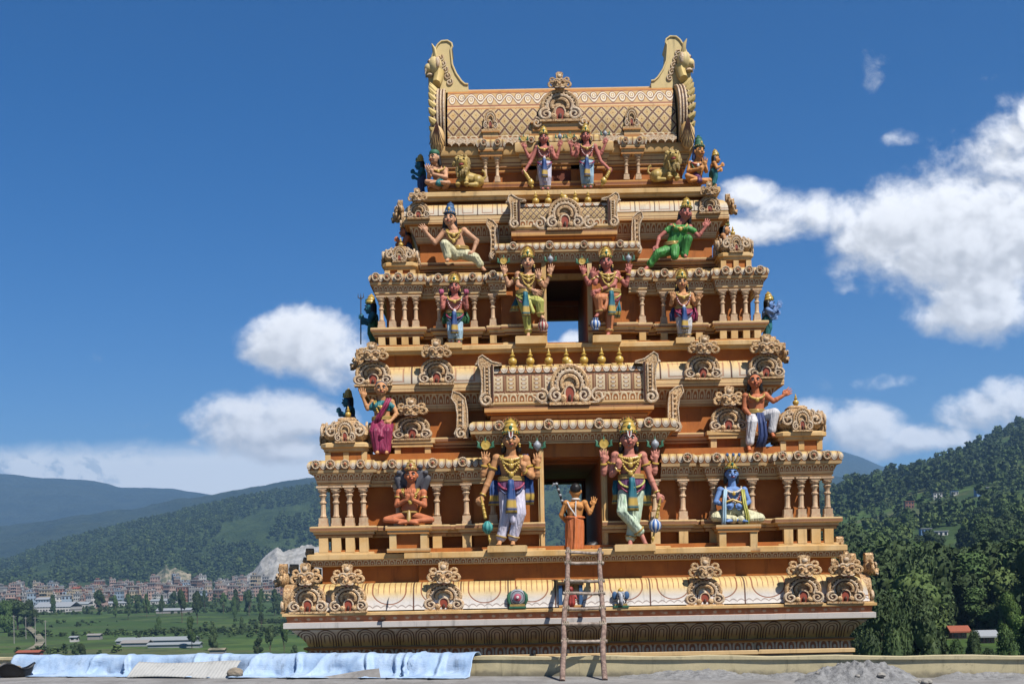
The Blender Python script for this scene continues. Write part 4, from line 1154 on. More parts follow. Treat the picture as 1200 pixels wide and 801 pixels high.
def dhoti(f, legs, mat, hip=None, hw=None, loose=1.0, hem=.92, pleat=True, name='dhoti', extra=()):
    """wrapped cloth round hips and legs; legs as [hip, knee, ankle]"""
    hr = f.hr; m = MB(); hp = f.L(hip) if hip else f.wa; hw = hw or f.ww * 1.16
    m.tube([hp + Vector((0, 0, hr * .35)), hp + Vector((0, 0, .0)), hp + Vector((0, 0, -hr * .7)), hp + Vector((0, 0, -hr * 1.2))], [hw * .96, hw * 1.08, hw * 1.12, hw * .9], 16, 0, True, .72)
    for l in legs:
        a, b, c = f.L(l[0]), f.L(l[1]), f.L(l[2])
        e = b + (c - b) * hem
        m.capsule(a, b, hr * .88 * loose, hr * .70 * loose, 12); m.capsule(b, e, hr * .68 * loose, hr * .52 * loose, 12)
        m.capsule(b + (e - b) * .55, e, hr * .52 * loose, hr * .60 * loose, 12)
        for q in range(9):                       # folds running down and across the leg
            w0 = R(200 + 140 * q / 8); w1 = w0 + R(gf.uniform(-55, 55)); o0 = Vector((math.cos(w0), math.sin(w0), 0)); o1 = Vector((math.cos(w1), math.sin(w1), 0)); s0 = gf.uniform(0, .5)
            p0 = a.lerp(b, s0) + o0 * hr * .80 * loose; p1 = b + (o0 + o1) * .5 * hr * .66 * loose; p2 = b.lerp(e, gf.uniform(.6, 1)) + o1 * hr * .54 * loose
            m.capsule(p0, p1, hr * .07, hr * .13, 6); m.capsule(p1, p2, hr * .13, hr * .08, 6)
    if pleat and len(legs) == 2:
        a = hp + Vector((0, -hw * .62, 0)); c = (f.L(legs[0][1]) + f.L(legs[1][1])) * .5 + Vector((0, -hr * .55, -hr * .7))
        m.capsule(a, c, hr * .26, hr * .34, 8)
    for e in extra: m.capsule(f.L(e[0]), f.L(e[1]), e[2], e[3], 10)
    return f.blob(name, m, mat, hr * .075, 2)
def belt(f, mat=None, w=None, hip=None):
    hr = f.hr; c = f.L(hip) if hip else f.wa; w = w or f.ww * 1.2; m = MB()
    for dz, r in ((hr * .32, .17), (hr * .05, .2)):
        m.tube([c + Vector((w * math.cos(a), w * .74 * math.sin(a), dz)) for a in [2 * math.pi * i / 18 for i in range(18)]], hr * r, 6, closed=True)
    m.ell(c + Vector((0, -w * .76, hr * .15)), (hr * .36, hr * .16, hr * .36), 1, 8, 6)
    return f.put('belt', m, [mat or m_dgold, m_gold])
def wrapcloth(f, mat, hip=None, w=None, drop=1.6):
    """short cloth tied round the hips, over the dhoti"""
    hr = f.hr; c = f.L(hip) if hip else f.wa; w = w or f.ww * 1.22; m = MB()
    m.tube([c + Vector((0, 0, hr * .3)), c, c + Vector((0, 0, -hr * drop * .6)), c + Vector((0, 0, -hr * drop))], [w * .95, w * 1.05, w * 1.16, w * 1.08], 18, 0, True, .74)
    m.capsule(c + Vector((0, -w * .7, 0)), c + Vector((hr * .1, -w * .75, -hr * 2.6)), hr * .3, hr * .24, 8)
    return f.blob('waist_cloth', m, mat, hr * .10, 3)
def tail(f, pts, w0, w1, mat, name='sash_tail'):
    """hanging banner of cloth with a little thickness, pts from top to bottom"""
    P = [f.L(q) for q in pts]; n = len(P); m = MB(); v = []; fc = []; uv = []
    for i, q in enumerate(P):
        w = w0 + (w1 - w0) * i / (n - 1)
        for j in range(7):
            x = (j / 6 - .5) * 2 * w; y = 1.0 * math.sin(j * 2.1)
            v.append(q + Vector((x, y, 0)))
    for i in range(n - 1):
        for j in range(6):
            fc.append((i * 7 + j, i * 7 + j + 1, (i + 1) * 7 + j + 1, (i + 1) * 7 + j))
            v0, v1 = 1 - i / (n - 1), 1 - (i + 1) / (n - 1)
            uv.append([(j / 6, v0), ((j + 1) / 6, v0), ((j + 1) / 6, v1), (j / 6, v1)])
    m.add(v, fc, uv)
    o = f.put(name, m, mat); md = o.modifiers.new('t', 'SOLIDIFY'); md.thickness = .025
    return o
def emblem(f, at, kind, name=None):
    q = f.L(at); hr = f.hr; m = MB(); rx = Matrix.Rotation(R(90), 3, 'X')
    if kind == 'disc':
        m.lathe([(hr * .5, -hr * .14), (hr * .55, 0), (hr * .5, hr * .14), (hr * .3, hr * .08), (.05, hr * .2)], q, 14, 0, rot=rx); m.lathe([(.05, -hr * .2), (hr * .3, -hr * .1), (hr * .5, -hr * .14)], q, 14, 0, rot=rx)
    else:
        m.lathe([(.05, -hr * .62), (hr * .2, -hr * .45), (hr * .46, -hr * .05), (hr * .42, hr * .2), (hr * .2, hr * .42), (.05, hr * .72)], q, 12, 1)
    for s in (-1, 1):
        m.tube([q + Vector((s * hr * .45, 0, -hr * .3)), q + Vector((s * hr * .82, 0, -hr * .15)), q + Vector((s * hr * .78, 0, hr * .3)), q + Vector((s * hr * .95, 0, hr * .5))], [hr * .12, hr * .2, hr * .14, hr * .03], 6, 2)
    m.tube([q + Vector((0, 0, hr * .4)), q + Vector((0, 0, hr * .95))], [hr * .16, .1], 6, 2)
    return f.put('discus' if kind == 'disc' else 'conch', m, [m_gold, m_silver, m_greenp])
def mace(f, a, b, head, r, tip, mat):
    m = MB(); A, B, Hd, T = f.Ls(a, b, head, tip)
    m.tube([A + (A - B).normalized() * 3, A, B], [1.0, 1.3, 1.9], 8, 0)
    for i in range(4): q = A + (B - A) * (.3 + .22 * i); m.ell(q, 2.1, 0, 8, 6)
    m.lathe([(1.4, -r * 1.15), (r * .5, -r * .95), (r * .92, -r * .5), (r, 0), (r * .92, r * .5), (r * .5, r * .92), (1.8, r * 1.1)], Hd, 16, 1)
    m.lathe([(.1, -r * .5), (1.4, 0), (2.0, r * .3), (1.0, r * .6)], T + Vector((0, 0, r * .5)), 8, 0); m.tube([Hd, T + Vector((0, 0, r * .4))], 1.2, 6, 0)
    return f.put('mace', m, [m_gold, mat], angle=70)
def plinth(f, x0, x1, y0, y1, d0, d1, mat=None):
    m = MB(); a = f.L((x0, y1, 0)); b = f.L((x1, y1, 0)); zt = f.L(((x0 + x1) / 2, y0, 0)).z; zb = f.L(((x0 + x1) / 2, y1, 0)).z
    m.box(a.x, b.x, -d1, -d0, zb, zt - .8); m.box(a.x + .8, b.x - .8, -d1 + .8, -d0 - .8, zt - .8, zt)
    return f.put('plinth', m, mat or m_cream, angle=0)

def adorn(f, legs, c1, c2, tailm):
    """earrings, anklets, sashes looped over the thighs and a banded cloth end hanging in front"""
    hr = f.hr; w = f.ww * 1.25; c = f.wa
    for s in (-1, 1):
        m = MB(); m.ell(f.H(.95 * s, -.12, -.48), hr * .16, 0, 8, 6); m.ell(f.H(.97 * s, -.12, -.72), hr * .11, 0, 8, 6); f.put('earring', m, m_gold)
    for sag, mt, r in ((.9, c1, .13), (1.5, c2, .10)):
        m = MB(); pts = []
        for i in range(13):
            a = math.pi * i / 12; pts.append(c + Vector((-w * math.cos(a), -w * .78 * math.sin(a) ** .5 - hr * .12, -hr * .2 - hr * sag * math.sin(a))))
        m.tube(pts, hr * r, 6); f.put('hip_sash', m, mt)
    for l in legs:
        ring_on(f, l[1], l[2], .90, .62, 'hem_band', m_dgold)
    o = MB(); q0 = c + Vector((0, -w * .86, 0)); v = []; fc = []; uv = []
    for i in range(7):
        for j in range(5):
            v.append(q0 + Vector(((j / 4 - .5) * hr * (.55 + .12 * i), -hr * .12 * math.sin(j * 1.6) - hr * .05 * i, -hr * .62 * i)))
    for i in range(6):
        for j in range(4):
            fc.append((i * 5 + j, i * 5 + j + 1, i * 5 + j + 6, i * 5 + j + 5)); v0, v1 = 1 - i / 6, 1 - (i + 1) / 6; uv.append([(j / 4, v0), ((j + 1) / 4, v0), ((j + 1) / 4, v1), (j / 4, v1)])
    o.add(v, fc, uv); ob = f.put('front_sash', o, tailm); md = ob.modifiers.new('t', 'SOLIDIFY'); md.thickness = .02

# ---- the two large doorway guardians
def guard(label, base, p, head, hr, chest, waist, arms, legs, sk, dh, wrap, tailm, tails, maces, embl, pl, marks=True):
    f = Fig('statue', label, p, base)
    person(f, head, hr, chest, waist, arms, legs, sk, marks=marks)
    hair(f); crown(f, 1.9, halo=True)
    dhoti(f, [l[:3] for l in legs], dh); 
    if wrap: wrapcloth(f, wrap, drop=1.3)
    belt(f)
    necklace(f, .35, wide=.8); necklace(f, .75, wide=.7, name='pectoral'); necklace(f, 1.4, wide=.62)
    for a in arms:
        ring_on(f, a[0], a[1], .45, .46, 'armlet'); ring_on(f, a[1], a[2], .88, .30, 'bracelet')
    adorn(f, legs, c_mag if sk is sk_tan else c_lime, c_navy if sk is sk_tan else c_mag, tailm)
    for tl in tails: tail(f, *tl, tailm)
    if maces: mace(f, *maces)
    for e in embl: emblem(f, *e)
    if pl: plinth(f, *pl)
    return f
f = guard('large four-armed statue in lavender cloth with teal mace, left of the lower doorway', (596, 646), 34,
      (598.7, 516, 3), 10.5, (599, 543, 0), (599, 563, 0),
      [[(582, 537, 1), (573, 563, 2), (565, 582, 6), (563, 590, 7), 'fist'], [(583, 538, -4), (566, 556, -3), (568, 544, 0), (569, 530, 1), 'open'],
       [(616, 538, 1), (623, 558, 2), (614, 552, 10), (613, 540, 12), 'point'], [(615, 539, -4), (629, 557, -3), (630, 546, 0), (630, 532, 1), 'open']],
      [[(593, 574, 0), (593, 605, 3), (587, 631, 2), (585, 637, 7)], [(606, 574, 0), (609, 602, 9), (601, 631, 4), (601, 637, 9)]],
      sk_tan, c_lav, c_purple, m_tailb, [([(580, 562, -4), (579, 572, -4), (580, 582, -3), (579, 592, -3)], 5, 7), ([(618, 556, -4), (618, 568, -4), (619, 580, -3), (618, 591, -3)], 6, 7)],
      ((564.5, 585, 9), (569, 607, 9), (571.5, 618, 9), 6.6, (574, 637, 9), m_mace_teal), [((569, 521.5, 1), 'disc'), ((629.5, 522, 1), 'conch')], (571.5, 618, 639, 646.5, -8, 12))
tail(f, [(584, 533, -2), (582, 545, -1), (583, 556, 0)], 3, 4, c_navy, 'shawl'); tail(f, [(615, 532, -2), (617, 545, -1), (616, 556, 0)], 3, 4, c_navy, 'shawl')
f = guard('large four-armed statue in mint cloth with blue striped mace, right of the lower doorway', (743, 645), 34,
      (736.5, 515, 3), 10.5, (737.6, 541.5, 0), (739.7, 560.5, 0),
      [[(721, 534, 1), (717, 556, 2), (724, 549, 10), (724.4, 537, 12), 'point'], [(722, 535, -4), (708, 554, -3), (707.5, 542, 0), (707.5, 528, 1), 'open'],
       [(753, 534, 1), (761, 558, 2), (770, 579, 6), (773, 588, 7), 'fist'], [(752, 535, -4), (767, 553, -3), (768.4, 541, 0), (767.7, 528, 1), 'open']],
      [[(733, 578, 1), (729, 600, 11), (750, 624, 6), (755, 636, 8)], [(746, 577, -1), (744, 606, 0), (738.7, 631, 0), (738, 637, 6)]],
      sk_pink, c_mint, c_purple, m_tailt, [([(724, 562, -4), (723, 572, -4), (724, 581, -3), (723, 590, -3)], 5, 6), ([(756, 560, -4), (757, 572, -4), (756, 582, -3), (757, 592, -3)], 6, 7)],
      ((772.5, 586, 9), (768.4, 607, 9), (766.7, 616, 9), 7.2, (764, 636, 9), m_mace_blue), [((707.5, 520, 1), 'disc'), ((767.5, 520.5, 1), 'conch')], (719.6, 767, 637.5, 645.5, -8, 12))
tail(f, [(723, 530, -2), (721, 541, -1), (721, 552, 0)], 3, 4, c_dgreen, 'shawl'); tail(f, [(752, 530, -2), (754, 541, -1), (754, 551, 0)], 3, 4, c_dgreen, 'shawl')

# ---- man seen from behind in the doorway
f = Fig('statue', 'bare-backed statue in rust orange wrap seen from behind in the lower doorway', 23, (673, 645))
person(f, (674.4, 575.5, 0), 7.5, (674, 594, 0), (673.5, 607, 0),
       [[(663.5, 589.5, 0), (657.5, 603, -1), (663, 610, -8), (667, 610, -12), 'fist'], [(685, 589, 0), (691, 601, 0), (695, 593, 0), (696, 585, 0), 'open']],
       [[(668, 612, 0), (668, 628, 0), (668, 641, 0), (668, 644, -5)], [(679, 612, 0), (679, 628, 0), (679, 641, 0), (679, 644, -5)]], sk_orange, back=True, cw=11.2, ww=8.6)
m = MB(); h = f.H; m.ell(h(0, .3, .42), (6.6, 6.2, 6.6), rot=f.M); m.ell(h(0, .85, .55), (2.6, 2.2, 3.4)); f.blob('hair', m, m_hair, .7, 2)
m = MB(); m.tube([f.L((672 - 10.5, 606, 0)) * 0 + f.L((673.5 + 11 * math.cos(a), 606, 8 * math.sin(a))) for a in [2 * math.pi * i / 16 for i in range(16)]], 1.4, 6, closed=True); f.put('waistband', m, c_wrap)
m = MB()
m.tube([f.L((673.5, y, 0)) for y in (604, 609, 616, 628, 640, 644)], [9.4, 10.6, 11.4, 11.4, 10.9, 10.2], 18, 0, True, .78)
m.capsule(f.L((674, 607, 9)), f.L((673, 643, 9.5)), 1.6, 2.2)
for q in range(12):
    xx = 664.2 + 18.6 * q / 11 + gf.uniform(-.8, .8); dd = 8.7 * math.sqrt(max(0, 1 - ((xx - 673.5) / 11.4) ** 2)); m.capsule(f.L((xx * .8 + 673.5 * .2, 607, dd * .95)), f.L((xx, 643, dd)), .5, 1.0, 6)
f.blob('wrap_skirt', m, c_wrap, .9, 2)
m = MB(); m.tube([f.L(q) for q in [(664.5, 588, 6), (667, 594, 8), (672, 601, 8.4), (675, 606, 8)]], .8, 6); m.tube([f.L(q) for q in [(674.5, 587, 7), (674, 597, 8.6), (674.5, 606, 8.4)]], .7, 6); f.put('sacred_thread', m, m_tilak)
m = MB(); m.tube([f.L((674.4 + 4.4 * math.cos(a), 584.6, 4.2 * math.sin(a))) for a in [2 * math.pi * i / 14 for i in range(14)]], 1.2, 6, closed=True); f.put('collar', m, m_tilak)
m = MB(); m.tube([f.L((652.5, 566, -10)), f.L((668, 613, -12))], 1.3, 8); 
for i in range(5): m.ell(f.L((652.5 + 2.2 * i, 566 + 6.6 * i, -10)), 1.9, 1, 8, 6)
m.tube([f.L((653, 566, -10)), f.L((649, 566, -10)), f.L((647, 569, -10))], [1, 1.4, .5], 6, 1)
f.put('staff', m, [m_hair, m_silver])

# ---- seated statues on the lower storey
def seated(label, base, p, head, hr, chest, waist, arms, knees, feet, sk, cl, cwv=None, group=None, yaw=0, **kw):
    f = Fig('statue', label, p, base, group=group)
    hipl = (waist[0] - hr * .6, waist[1] + hr * .8, waist[2] if len(waist) > 2 else 0); hipr = (waist[0] + hr * .6, waist[1] + hr * .8, hipl[2])
    legs = [[hipl, knees[0], feet[0], feet[1]], [hipr, knees[1], feet[2], feet[3]]]
    person(f, head, hr, chest, waist, arms, legs, sk, cw=cwv, yaw=yaw, **kw)
    if cl: dhoti(f, [l[:3] for l in legs], cl, pleat=False, hem=.7)
    return f
f = seated('red-orange statue seated cross-legged under a grey cobra hood with hands praying', (479, 617), 24,
   (482, 557, 2), 8.6, (481.5, 580, 0), (480, 597, 0),
   [[(468, 577, 0), (465, 592, 4), (477.5, 586, 11), (479.5, 576, 12), 'open'], [(496, 577, 0), (498, 592, 4), (484.5, 586, 11), (482.5, 576, 12), 'open']],
   [(453, 609, 8), (506, 609, 8)], [(483, 612, 14), (489, 613, 15), (476, 612, 14), (470, 613, 15)], sk_red, None, 13)
crown(f, 1.5, m_dgold, m_red); necklace(f, .6); necklace(f, 1.2, wide=.6)
m = MB(); m.tube([f.L((480, 600, 0)) + Vector((9.5 * math.cos(a), 7.5 * math.sin(a), 0)) for a in [2 * math.pi * i / 16 for i in range(16)]], 1.3, 6, closed=True); m.capsule(f.L((480, 600, 9)), f.L((480, 611, 13)), 2.2, 3.0); f.put('loincloth', m, m_dgold)
m = MB()
for i in range(5):
    a = R(150 - 30 * i); cx, cy = 483 + 15 * math.cos(a), 562 - 15 * math.sin(a)
    m.capsule(f.L((483, 575, -7)), f.L((cx, cy, -6)), 4.5, 4.2); m.ell(f.L((cx + 3 * math.cos(a), cy - 3 * math.sin(a), -3)), (3.4, 3.4, 3.0))
m.capsule(f.L((474, 590, -8)), f.L((466, 560, -7)), 3.5, 5); m.capsule(f.L((490, 590, -8)), f.L((500, 560, -7)), 3.5, 5)
f.blob('cobra_hood', m, m_hood, .8, 2)
for a in ((468, 577, 0), (465, 592, 4)), ((496, 577, 0), (498, 592, 4)): ring_on(f, a[0], a[1], .4, .46)
f = seated('blue-skinned statue seated cross-legged with garlands and pale yellow cloth', (863, 615), 24,
   (857, 555, 2), 8.2, (858, 577, 0), (859, 593, 0),
   [[(844, 574, 0), (838, 588, 4), (849, 593, 11), (855, 593, 13), 'fist'], [(872, 574, 0), (877, 588, 4), (868, 594, 11), (862, 593, 13), 'fist']],
   [(837, 606, 8), (889, 607, 8)], [(866, 610, 14), (871, 611, 16), (856, 610, 14), (850, 611, 16)], sk_blue, c_cream, 12.5)
hair(f, bun=True); crown(f, 1.1, m_gold, m_greenp); necklace(f, .6, m_gold, m_tilak); necklace(f, 1.5, m_tilak, m_lip, .7, name='garland'); belt(f)
m = MB()
for i in range(3): q = f.L((856 + 3.5 * i, 541, -1)); m.tube([q, q + Vector(((i - 1) * 2, 0, 6)), q + Vector(((i - 1) * 4, 0, 11))], [.8, 1.6, .6], 6, 1); m.ell(q + Vector(((i - 1) * 3.4, -1, 8.5)), (1.8, .8, 2.2), 0, 8, 6)
f.put('feather', m, [m_bluep, m_dgold])
for x0, x1 in ((848, 845), (868, 872)):
    tail(f, [(x0, 574, 8), ((x0 + x1) / 2 - 1, 590, 13), (x1, 606, 16), (x1, 618, 14)], 1.8, 2.4, c_sky if x0 < 860 else c_lime, 'scarf_end')
m = MB(); m.tube(f.Ls((845, 590, 12), (856, 586, 14), (868, 590, 12)), [1.2, 1.4, 1.2], 8); f.put('flute', m, m_gold)
for dx, p, yt in ((480, 24, 617), (863, 24, 615)):
    f = Fig('pedestal', 'cream pedestal under the ' + ('red-orange seated statue with the cobra hood' if dx < 600 else 'blue-skinned seated statue'), p, (dx, 646), cat='pedestal'); m = MB()
    z0 = f.L((dx, 646)).z; z1 = f.L((dx, yt)).z; h = z1 - z0
    m.box(-26, 26, -17, 14, z1 - 4.5, z1); m.box(-24, 24, -15.5, 14, z1 - 8.5, z1 - 4.5); m.box(-25, 25, -15, 14, z0 - 1, z0 + 3.5)
    f.put('slab', m, m_edge, angle=0)
    for sx in (-1, 1):
        m = MB(); m.box(sx * 18 - 4, sx * 18 + 4, -14, 14, z0 + 3.5, z1 - 8.5); f.put('leg', m, m_cream, angle=0)
    m = MB(); m.box(-14, 14, -8, 14, z0 + 3.5, z1 - 8.5); f.put('back_panel', m, m_wall, angle=0)

# ---- figures perched on the lower storey's upper ledges
f = Fig('statue', 'statue of a woman in magenta sari perched beside the left corner pavilion', -8, (447, 532))
person(f, (447, 456, 3), 8.4, (447.5, 477, 0), (448, 492, 0), [[(437, 471, 0), (431, 479, 2), (426, 467, 3), (425, 459, 3), 'open'], [(459, 471, 0), (465, 485, 3), (459, 494, 9), (455, 496, 11), 'fist']],
       [[(443, 499, 2), (441, 506, 13), (444, 528, 12), (444, 532, 17)], [(453, 499, 2), (455, 506, 13), (454, 528, 12), (455, 532, 17)]], sk_tan, yaw=8, female=True, cw=11)
hair(f, long=False, mat=m_hood); necklace(f, .6); necklace(f, 1.4, wide=.55)
m = MB(); c = f.ch; m.tube([c + Vector((0, 0, 7.5)), c + Vector((0, 0, 3)), c + Vector((0, 0, -5))], [7, 11.2, 10.2], 16, 0, True, .7)
for s, x in ((-1, 435), (1, 460.5)): m.capsule(c + Vector((s * 8, 0, 5.5)), f.L((x, 477, 1)), 4.2, 4.0)
for s in (-1, 1): m.ell(c + Vector((s * 4.6, -5.6, .8)), (5.0, 4.4, 4.6))
f.blob('blouse', m, c_teal, .8, 2)
dhoti(f, [[(442, 499, 2), (441, 507, 13), (444, 529, 12)], [(454, 499, 2), (455, 507, 13), (454, 529, 12)]], c_mag, loose=1.08, hem=.97, name='sari', extra=[((448, 500, 10), (449, 527, 13), 5.5, 5.5)])
tail(f, [(456, 468, 9), (451, 479, 10), (445, 489, 11), (442, 498, 10)], 3.0, 3.2, c_mag, 'sari_end'); belt(f)
f = Fig('statue', 'bare-chested man statue in white dhoti and navy sash seated by the right corner pavilion', -8, (884, 528))
person(f, (884, 447, 3), 8.4, (885.5, 469, 0), (886, 484, 0), [[(874, 464, 0), (872, 479, 2), (879, 489, 8), (882, 492, 9), 'fist'], [(897, 463, 0), (906, 470, 1), (917, 464, 2), (921, 461, 2), 'open']],
       [[(881, 490, 2), (879, 495, 13), (875, 524, 11), (875, 528, 16)], [(891, 489, 2), (905, 484, 11), (902, 508, 10), (903, 512, 15)]], sk_red, yaw=-6, cw=11.5)
hair(f); necklace(f, .5); belt(f)
dhoti(f, [[(881, 490, 2), (879, 496, 13), (876, 523, 11)], [(891, 489, 2), (905, 485, 11), (902, 508, 10)]], c_white, hem=.85, pleat=False)
tail(f, [(888, 485, 9), (890, 498, 13), (891, 512, 13), (888, 525, 12)], 4, 5.5, c_navy, 'sash_end')

# ---- second storey
def pot(f, at, r, mat, name='pot'):
    m = MB(); m.lathe([(r * .7, -r * 1.15), (r * .5, -r), (r * .9, -r * .6), (r, -r * .1), (r * .8, r * .4), (r * .45, r * .6), (r * .6, r * .8), (r * .62, r * .95), (r * .3, r * 1.0)], f.L(at), 14); return f.put(name, m, mat)
f = guard('four-armed statue in lime cloth with foot on red pot, left of the upper doorway', (622, 405), -24,
      (618.4, 308.5, 3), 7.8, (619, 327.5, 0), (616, 344, 0),
      [[(607, 322, 1), (607, 335, 4), (624, 342, 9), (632, 346, 10), 'open'], [(608, 323, -4), (596, 333, -3), (591, 321, 0), (590, 312, 1), 'open'],
       [(630, 322, 1), (634, 334, 4), (632, 329, 8), (631, 322, 9), 'open'], [(629, 323, -4), (638, 335, -3), (645, 321, 0), (646, 311, 1), 'open']],
      [[(613, 352, 0), (617, 368, 2), (619, 389, 0), (619, 394, 5)], [(623, 351, 1), (632, 356, 11), (633, 370, 8), (636, 375, 12)]],
      sk_peach, c_lime, None, m_tailt, [([(607, 348, -4), (604, 356, -4), (602, 364, -4)], 3, 5)], None, [((590, 306, 1), 'disc'), ((645, 304, 1), 'conch')], (604, 640, 395.6, 404.7, -8, 13), marks=False)
pot(f, (636, 383, 10), 6.5, material('red_white_striped_paint', f_stripe((0.36, 0.05, 0.05), (0.6, 0.5, 0.4), 9)), 'pot'); 
f = guard('four-armed statue in orange cloth with foot on blue pot, right of the upper doorway', (711, 403), -24,
      (710, 308.5, 3), 7.8, (712, 326.5, 0), (716, 343, 0),
      [[(702, 321, 1), (697, 333, 4), (694, 327, 8), (694, 319, 9), 'open'], [(703, 322, -4), (690, 332, -3), (684, 321, 0), (682.5, 312, 1), 'open'],
       [(723, 321, 1), (719, 335, 6), (702, 342, 10), (695, 346, 11), 'open'], [(723, 322, -4), (734, 333, -3), (737, 320, 0), (737, 311, 1), 'open']],
      [[(710, 350, 1), (700, 352, 12), (702, 367, 8), (698, 373, 12)], [(719, 351, 0), (715, 366, 1), (713.6, 389, 0), (712, 393, 5)]],
      sk_rose, c_org, None, m_tailt, [([(722, 350, -4), (724, 362, -4), (722, 372, -4)], 3, 4)], None, [((682, 306.5, 1), 'disc'), ((736.5, 303, 1), 'conch')], (694, 727, 394.5, 403, -8, 13), marks=False)
pot(f, (697, 381, 10), 6.3, m_mace_blue, 'pot')
def stander(label, base, p, head, hr, chest, waist, arms, feet, sk, dh, wrap, pl, tails, group=None, hal=True, cr=1.8):
    f = Fig('statue', label, p, base, group=group)
    fy = feet[0][1]; hy = waist[1] + hr * 1.1; ky = (hy + fy) / 2
    legs = [[(waist[0] - hr * .55, hy, 0), ((waist[0] - hr * .6 + feet[0][0]) / 2, ky, 2), (feet[0][0], fy - hr * .5, 0), (feet[0][0], fy, 4)],
            [(waist[0] + hr * .55, hy, 0), ((waist[0] + hr * .6 + feet[1][0]) / 2, ky, 2), (feet[1][0], fy - hr * .5, 0), (feet[1][0], fy, 4)]]
    person(f, head, hr, chest, waist, arms, legs, sk)
    hair(f); crown(f, cr, halo=hal); dhoti(f, [l[:3] for l in legs], dh)
    if wrap: wrapcloth(f, wrap, drop=1.5)
    belt(f); necklace(f, .6); necklace(f, 1.7, wide=.75, mat=m_tilak, mat2=m_lip, name='garland')
    adorn(f, legs, c_mag, c_navy, m_tailb)
    for tl in tails: tail(f, *tl)
    if pl: plinth(f, *pl)
    return f
def lotus(f, at):
    q = f.L(at); m = MB(); hr = f.hr
    for i in range(6):
        a = 2 * math.pi * i / 6; m.ell(q + Vector((hr * .22 * math.cos(a), hr * .22 * math.sin(a), 0)), (hr * .22, hr * .22, hr * .42), 0, 7, 6)
    f.put('lotus', m, paint('lotus_pink_paint', (0.55, 0.12, 0.22)))
f = stander('small statue in sky blue skirt holding two pink lotuses, left second storey', (533, 409), -30, (532.6, 337, 2), 7.0, (533, 354, 0), (533, 367, 0),
   [[(523, 351, 0), (519, 361, 2), (518, 353, 4), (518, 346, 4), 'fist'], [(543, 351, 0), (547, 361, 2), (547, 353, 4), (546, 346, 4), 'fist']], [(529, 402), (538, 402)], sk_rose, c_sky, c_dgreen, (521.6, 542, 402.7, 409, -7, 9),
   [([(523, 365, -3), (521, 372, -3), (522, 379, -2)], 3, 4, c_dgreen), ([(543, 365, -3), (546, 372, -3), (545, 379, -2)], 3, 4, c_dgreen)])
lotus(f, (517.5, 343, 5)); lotus(f, (546.5, 343, 5))
f = stander('small statue in grey and white skirt with rose sash and garland, right second storey', (802, 403), -30, (798.7, 332, 2), 7.0, (800, 349, 0), (801, 362, 0),
   [[(790, 346, 0), (786, 357, 2), (787, 353, 7), (787, 346, 8), 'open'], [(810, 346, 0), (814, 357, 2), (816, 355, 7), (818, 350, 9), 'open']], [(798, 396), (806, 396)], sk_tan, c_grey, c_mag, (791, 813, 396.5, 403.5, -7, 9),
   [([(791, 360, -3), (788, 367, -3), (789, 376, -2)], 3, 4, c_navy), ([(811, 360, -3), (814, 367, -3), (813, 376, -2)], 3, 4, c_mag)])
# ---- figures climbing beside the second storey's upper ledges
f = Fig('statue', 'crouching man statue in pale yellow dhoti stretching one arm out, upper left ledge', -54, (535, 311))
person(f, (527, 258, 4), 8.0, (532, 278, 2), (538, 293, 0), [[(521, 272, 2), (510, 286, 4), (500, 274, 5), (496, 268, 5), 'open'], [(544, 271, 2), (559, 283, 3), (555, 296, 8), (552, 300, 10), 'fist']],
       [[(533, 299, 2), (522, 289, 14), (526, 306, 12), (525, 310, 17)], [(545, 298, 0), (557, 304, 8), (566, 316, 6), (568, 319, 10)]], sk_peach, yaw=-8, tilt=4, cw=11)
hair(f); crown(f, 2.0, m_bluep, m_gold); necklace(f, .5); necklace(f, 1.1, wide=.6); belt(f)
dhoti(f, [[(533, 299, 2), (522, 290, 14), (526, 307, 12)], [(545, 298, 0), (557, 304, 8), (564, 313, 6)]], c_cream, hem=.8, pleat=False)
f = Fig('statue', 'crouching woman statue in bright green sari with one arm stretched out, upper right ledge', -54, (789, 307))
person(f, (803, 251, 4), 7.8, (796, 271, 2), (789, 288, 0), [[(787, 266, 2), (772, 279, 3), (769, 290, 7), (768, 295, 9), 'open'], [(808, 267, 2), (818, 278, 4), (825, 269, 5), (828, 262, 5), 'open']],
       [[(794, 293, 2), (804, 283, 14), (800, 301, 12), (801, 305, 17)], [(784, 293, 0), (770, 299, 8), (758, 315, 6), (755, 318, 10)]], sk_rose, yaw=10, tilt=6, female=True, cw=10.5)
hair(f); crown(f, 1.9, m_gold, m_greenp); necklace(f, .5); belt(f)
m = MB(); c = f.ch; d = (f.wa - c); m.tube([c + Vector((0, 0, 6)), c + Vector((0, 0, 2)), c + d * .5, f.wa], [7, 10.4, 9.4, 9], 16, 0, True, .72)
for s in (-1, 1): m.ell(c + Vector((s * 4.2, -5.2, .8)), (4.6, 4.2, 4.2))
m.capsule(c + Vector((-7, 0, 5)), f.L((781, 271, 2)), 4.0, 3.8); m.capsule(c + Vector((8, 0, 4)), f.L((813, 272, 3)), 4.0, 3.8)
f.blob('blouse', m, c_green, .8, 2)
dhoti(f, [[(794, 293, 2), (804, 284, 14), (800, 302, 12)], [(784, 293, 0), (770, 299, 8), (761, 311, 6)]], c_green, hem=.95, pleat=False, name='sari', extra=[((790, 294, 8), (789, 303, 12), 6, 5)])

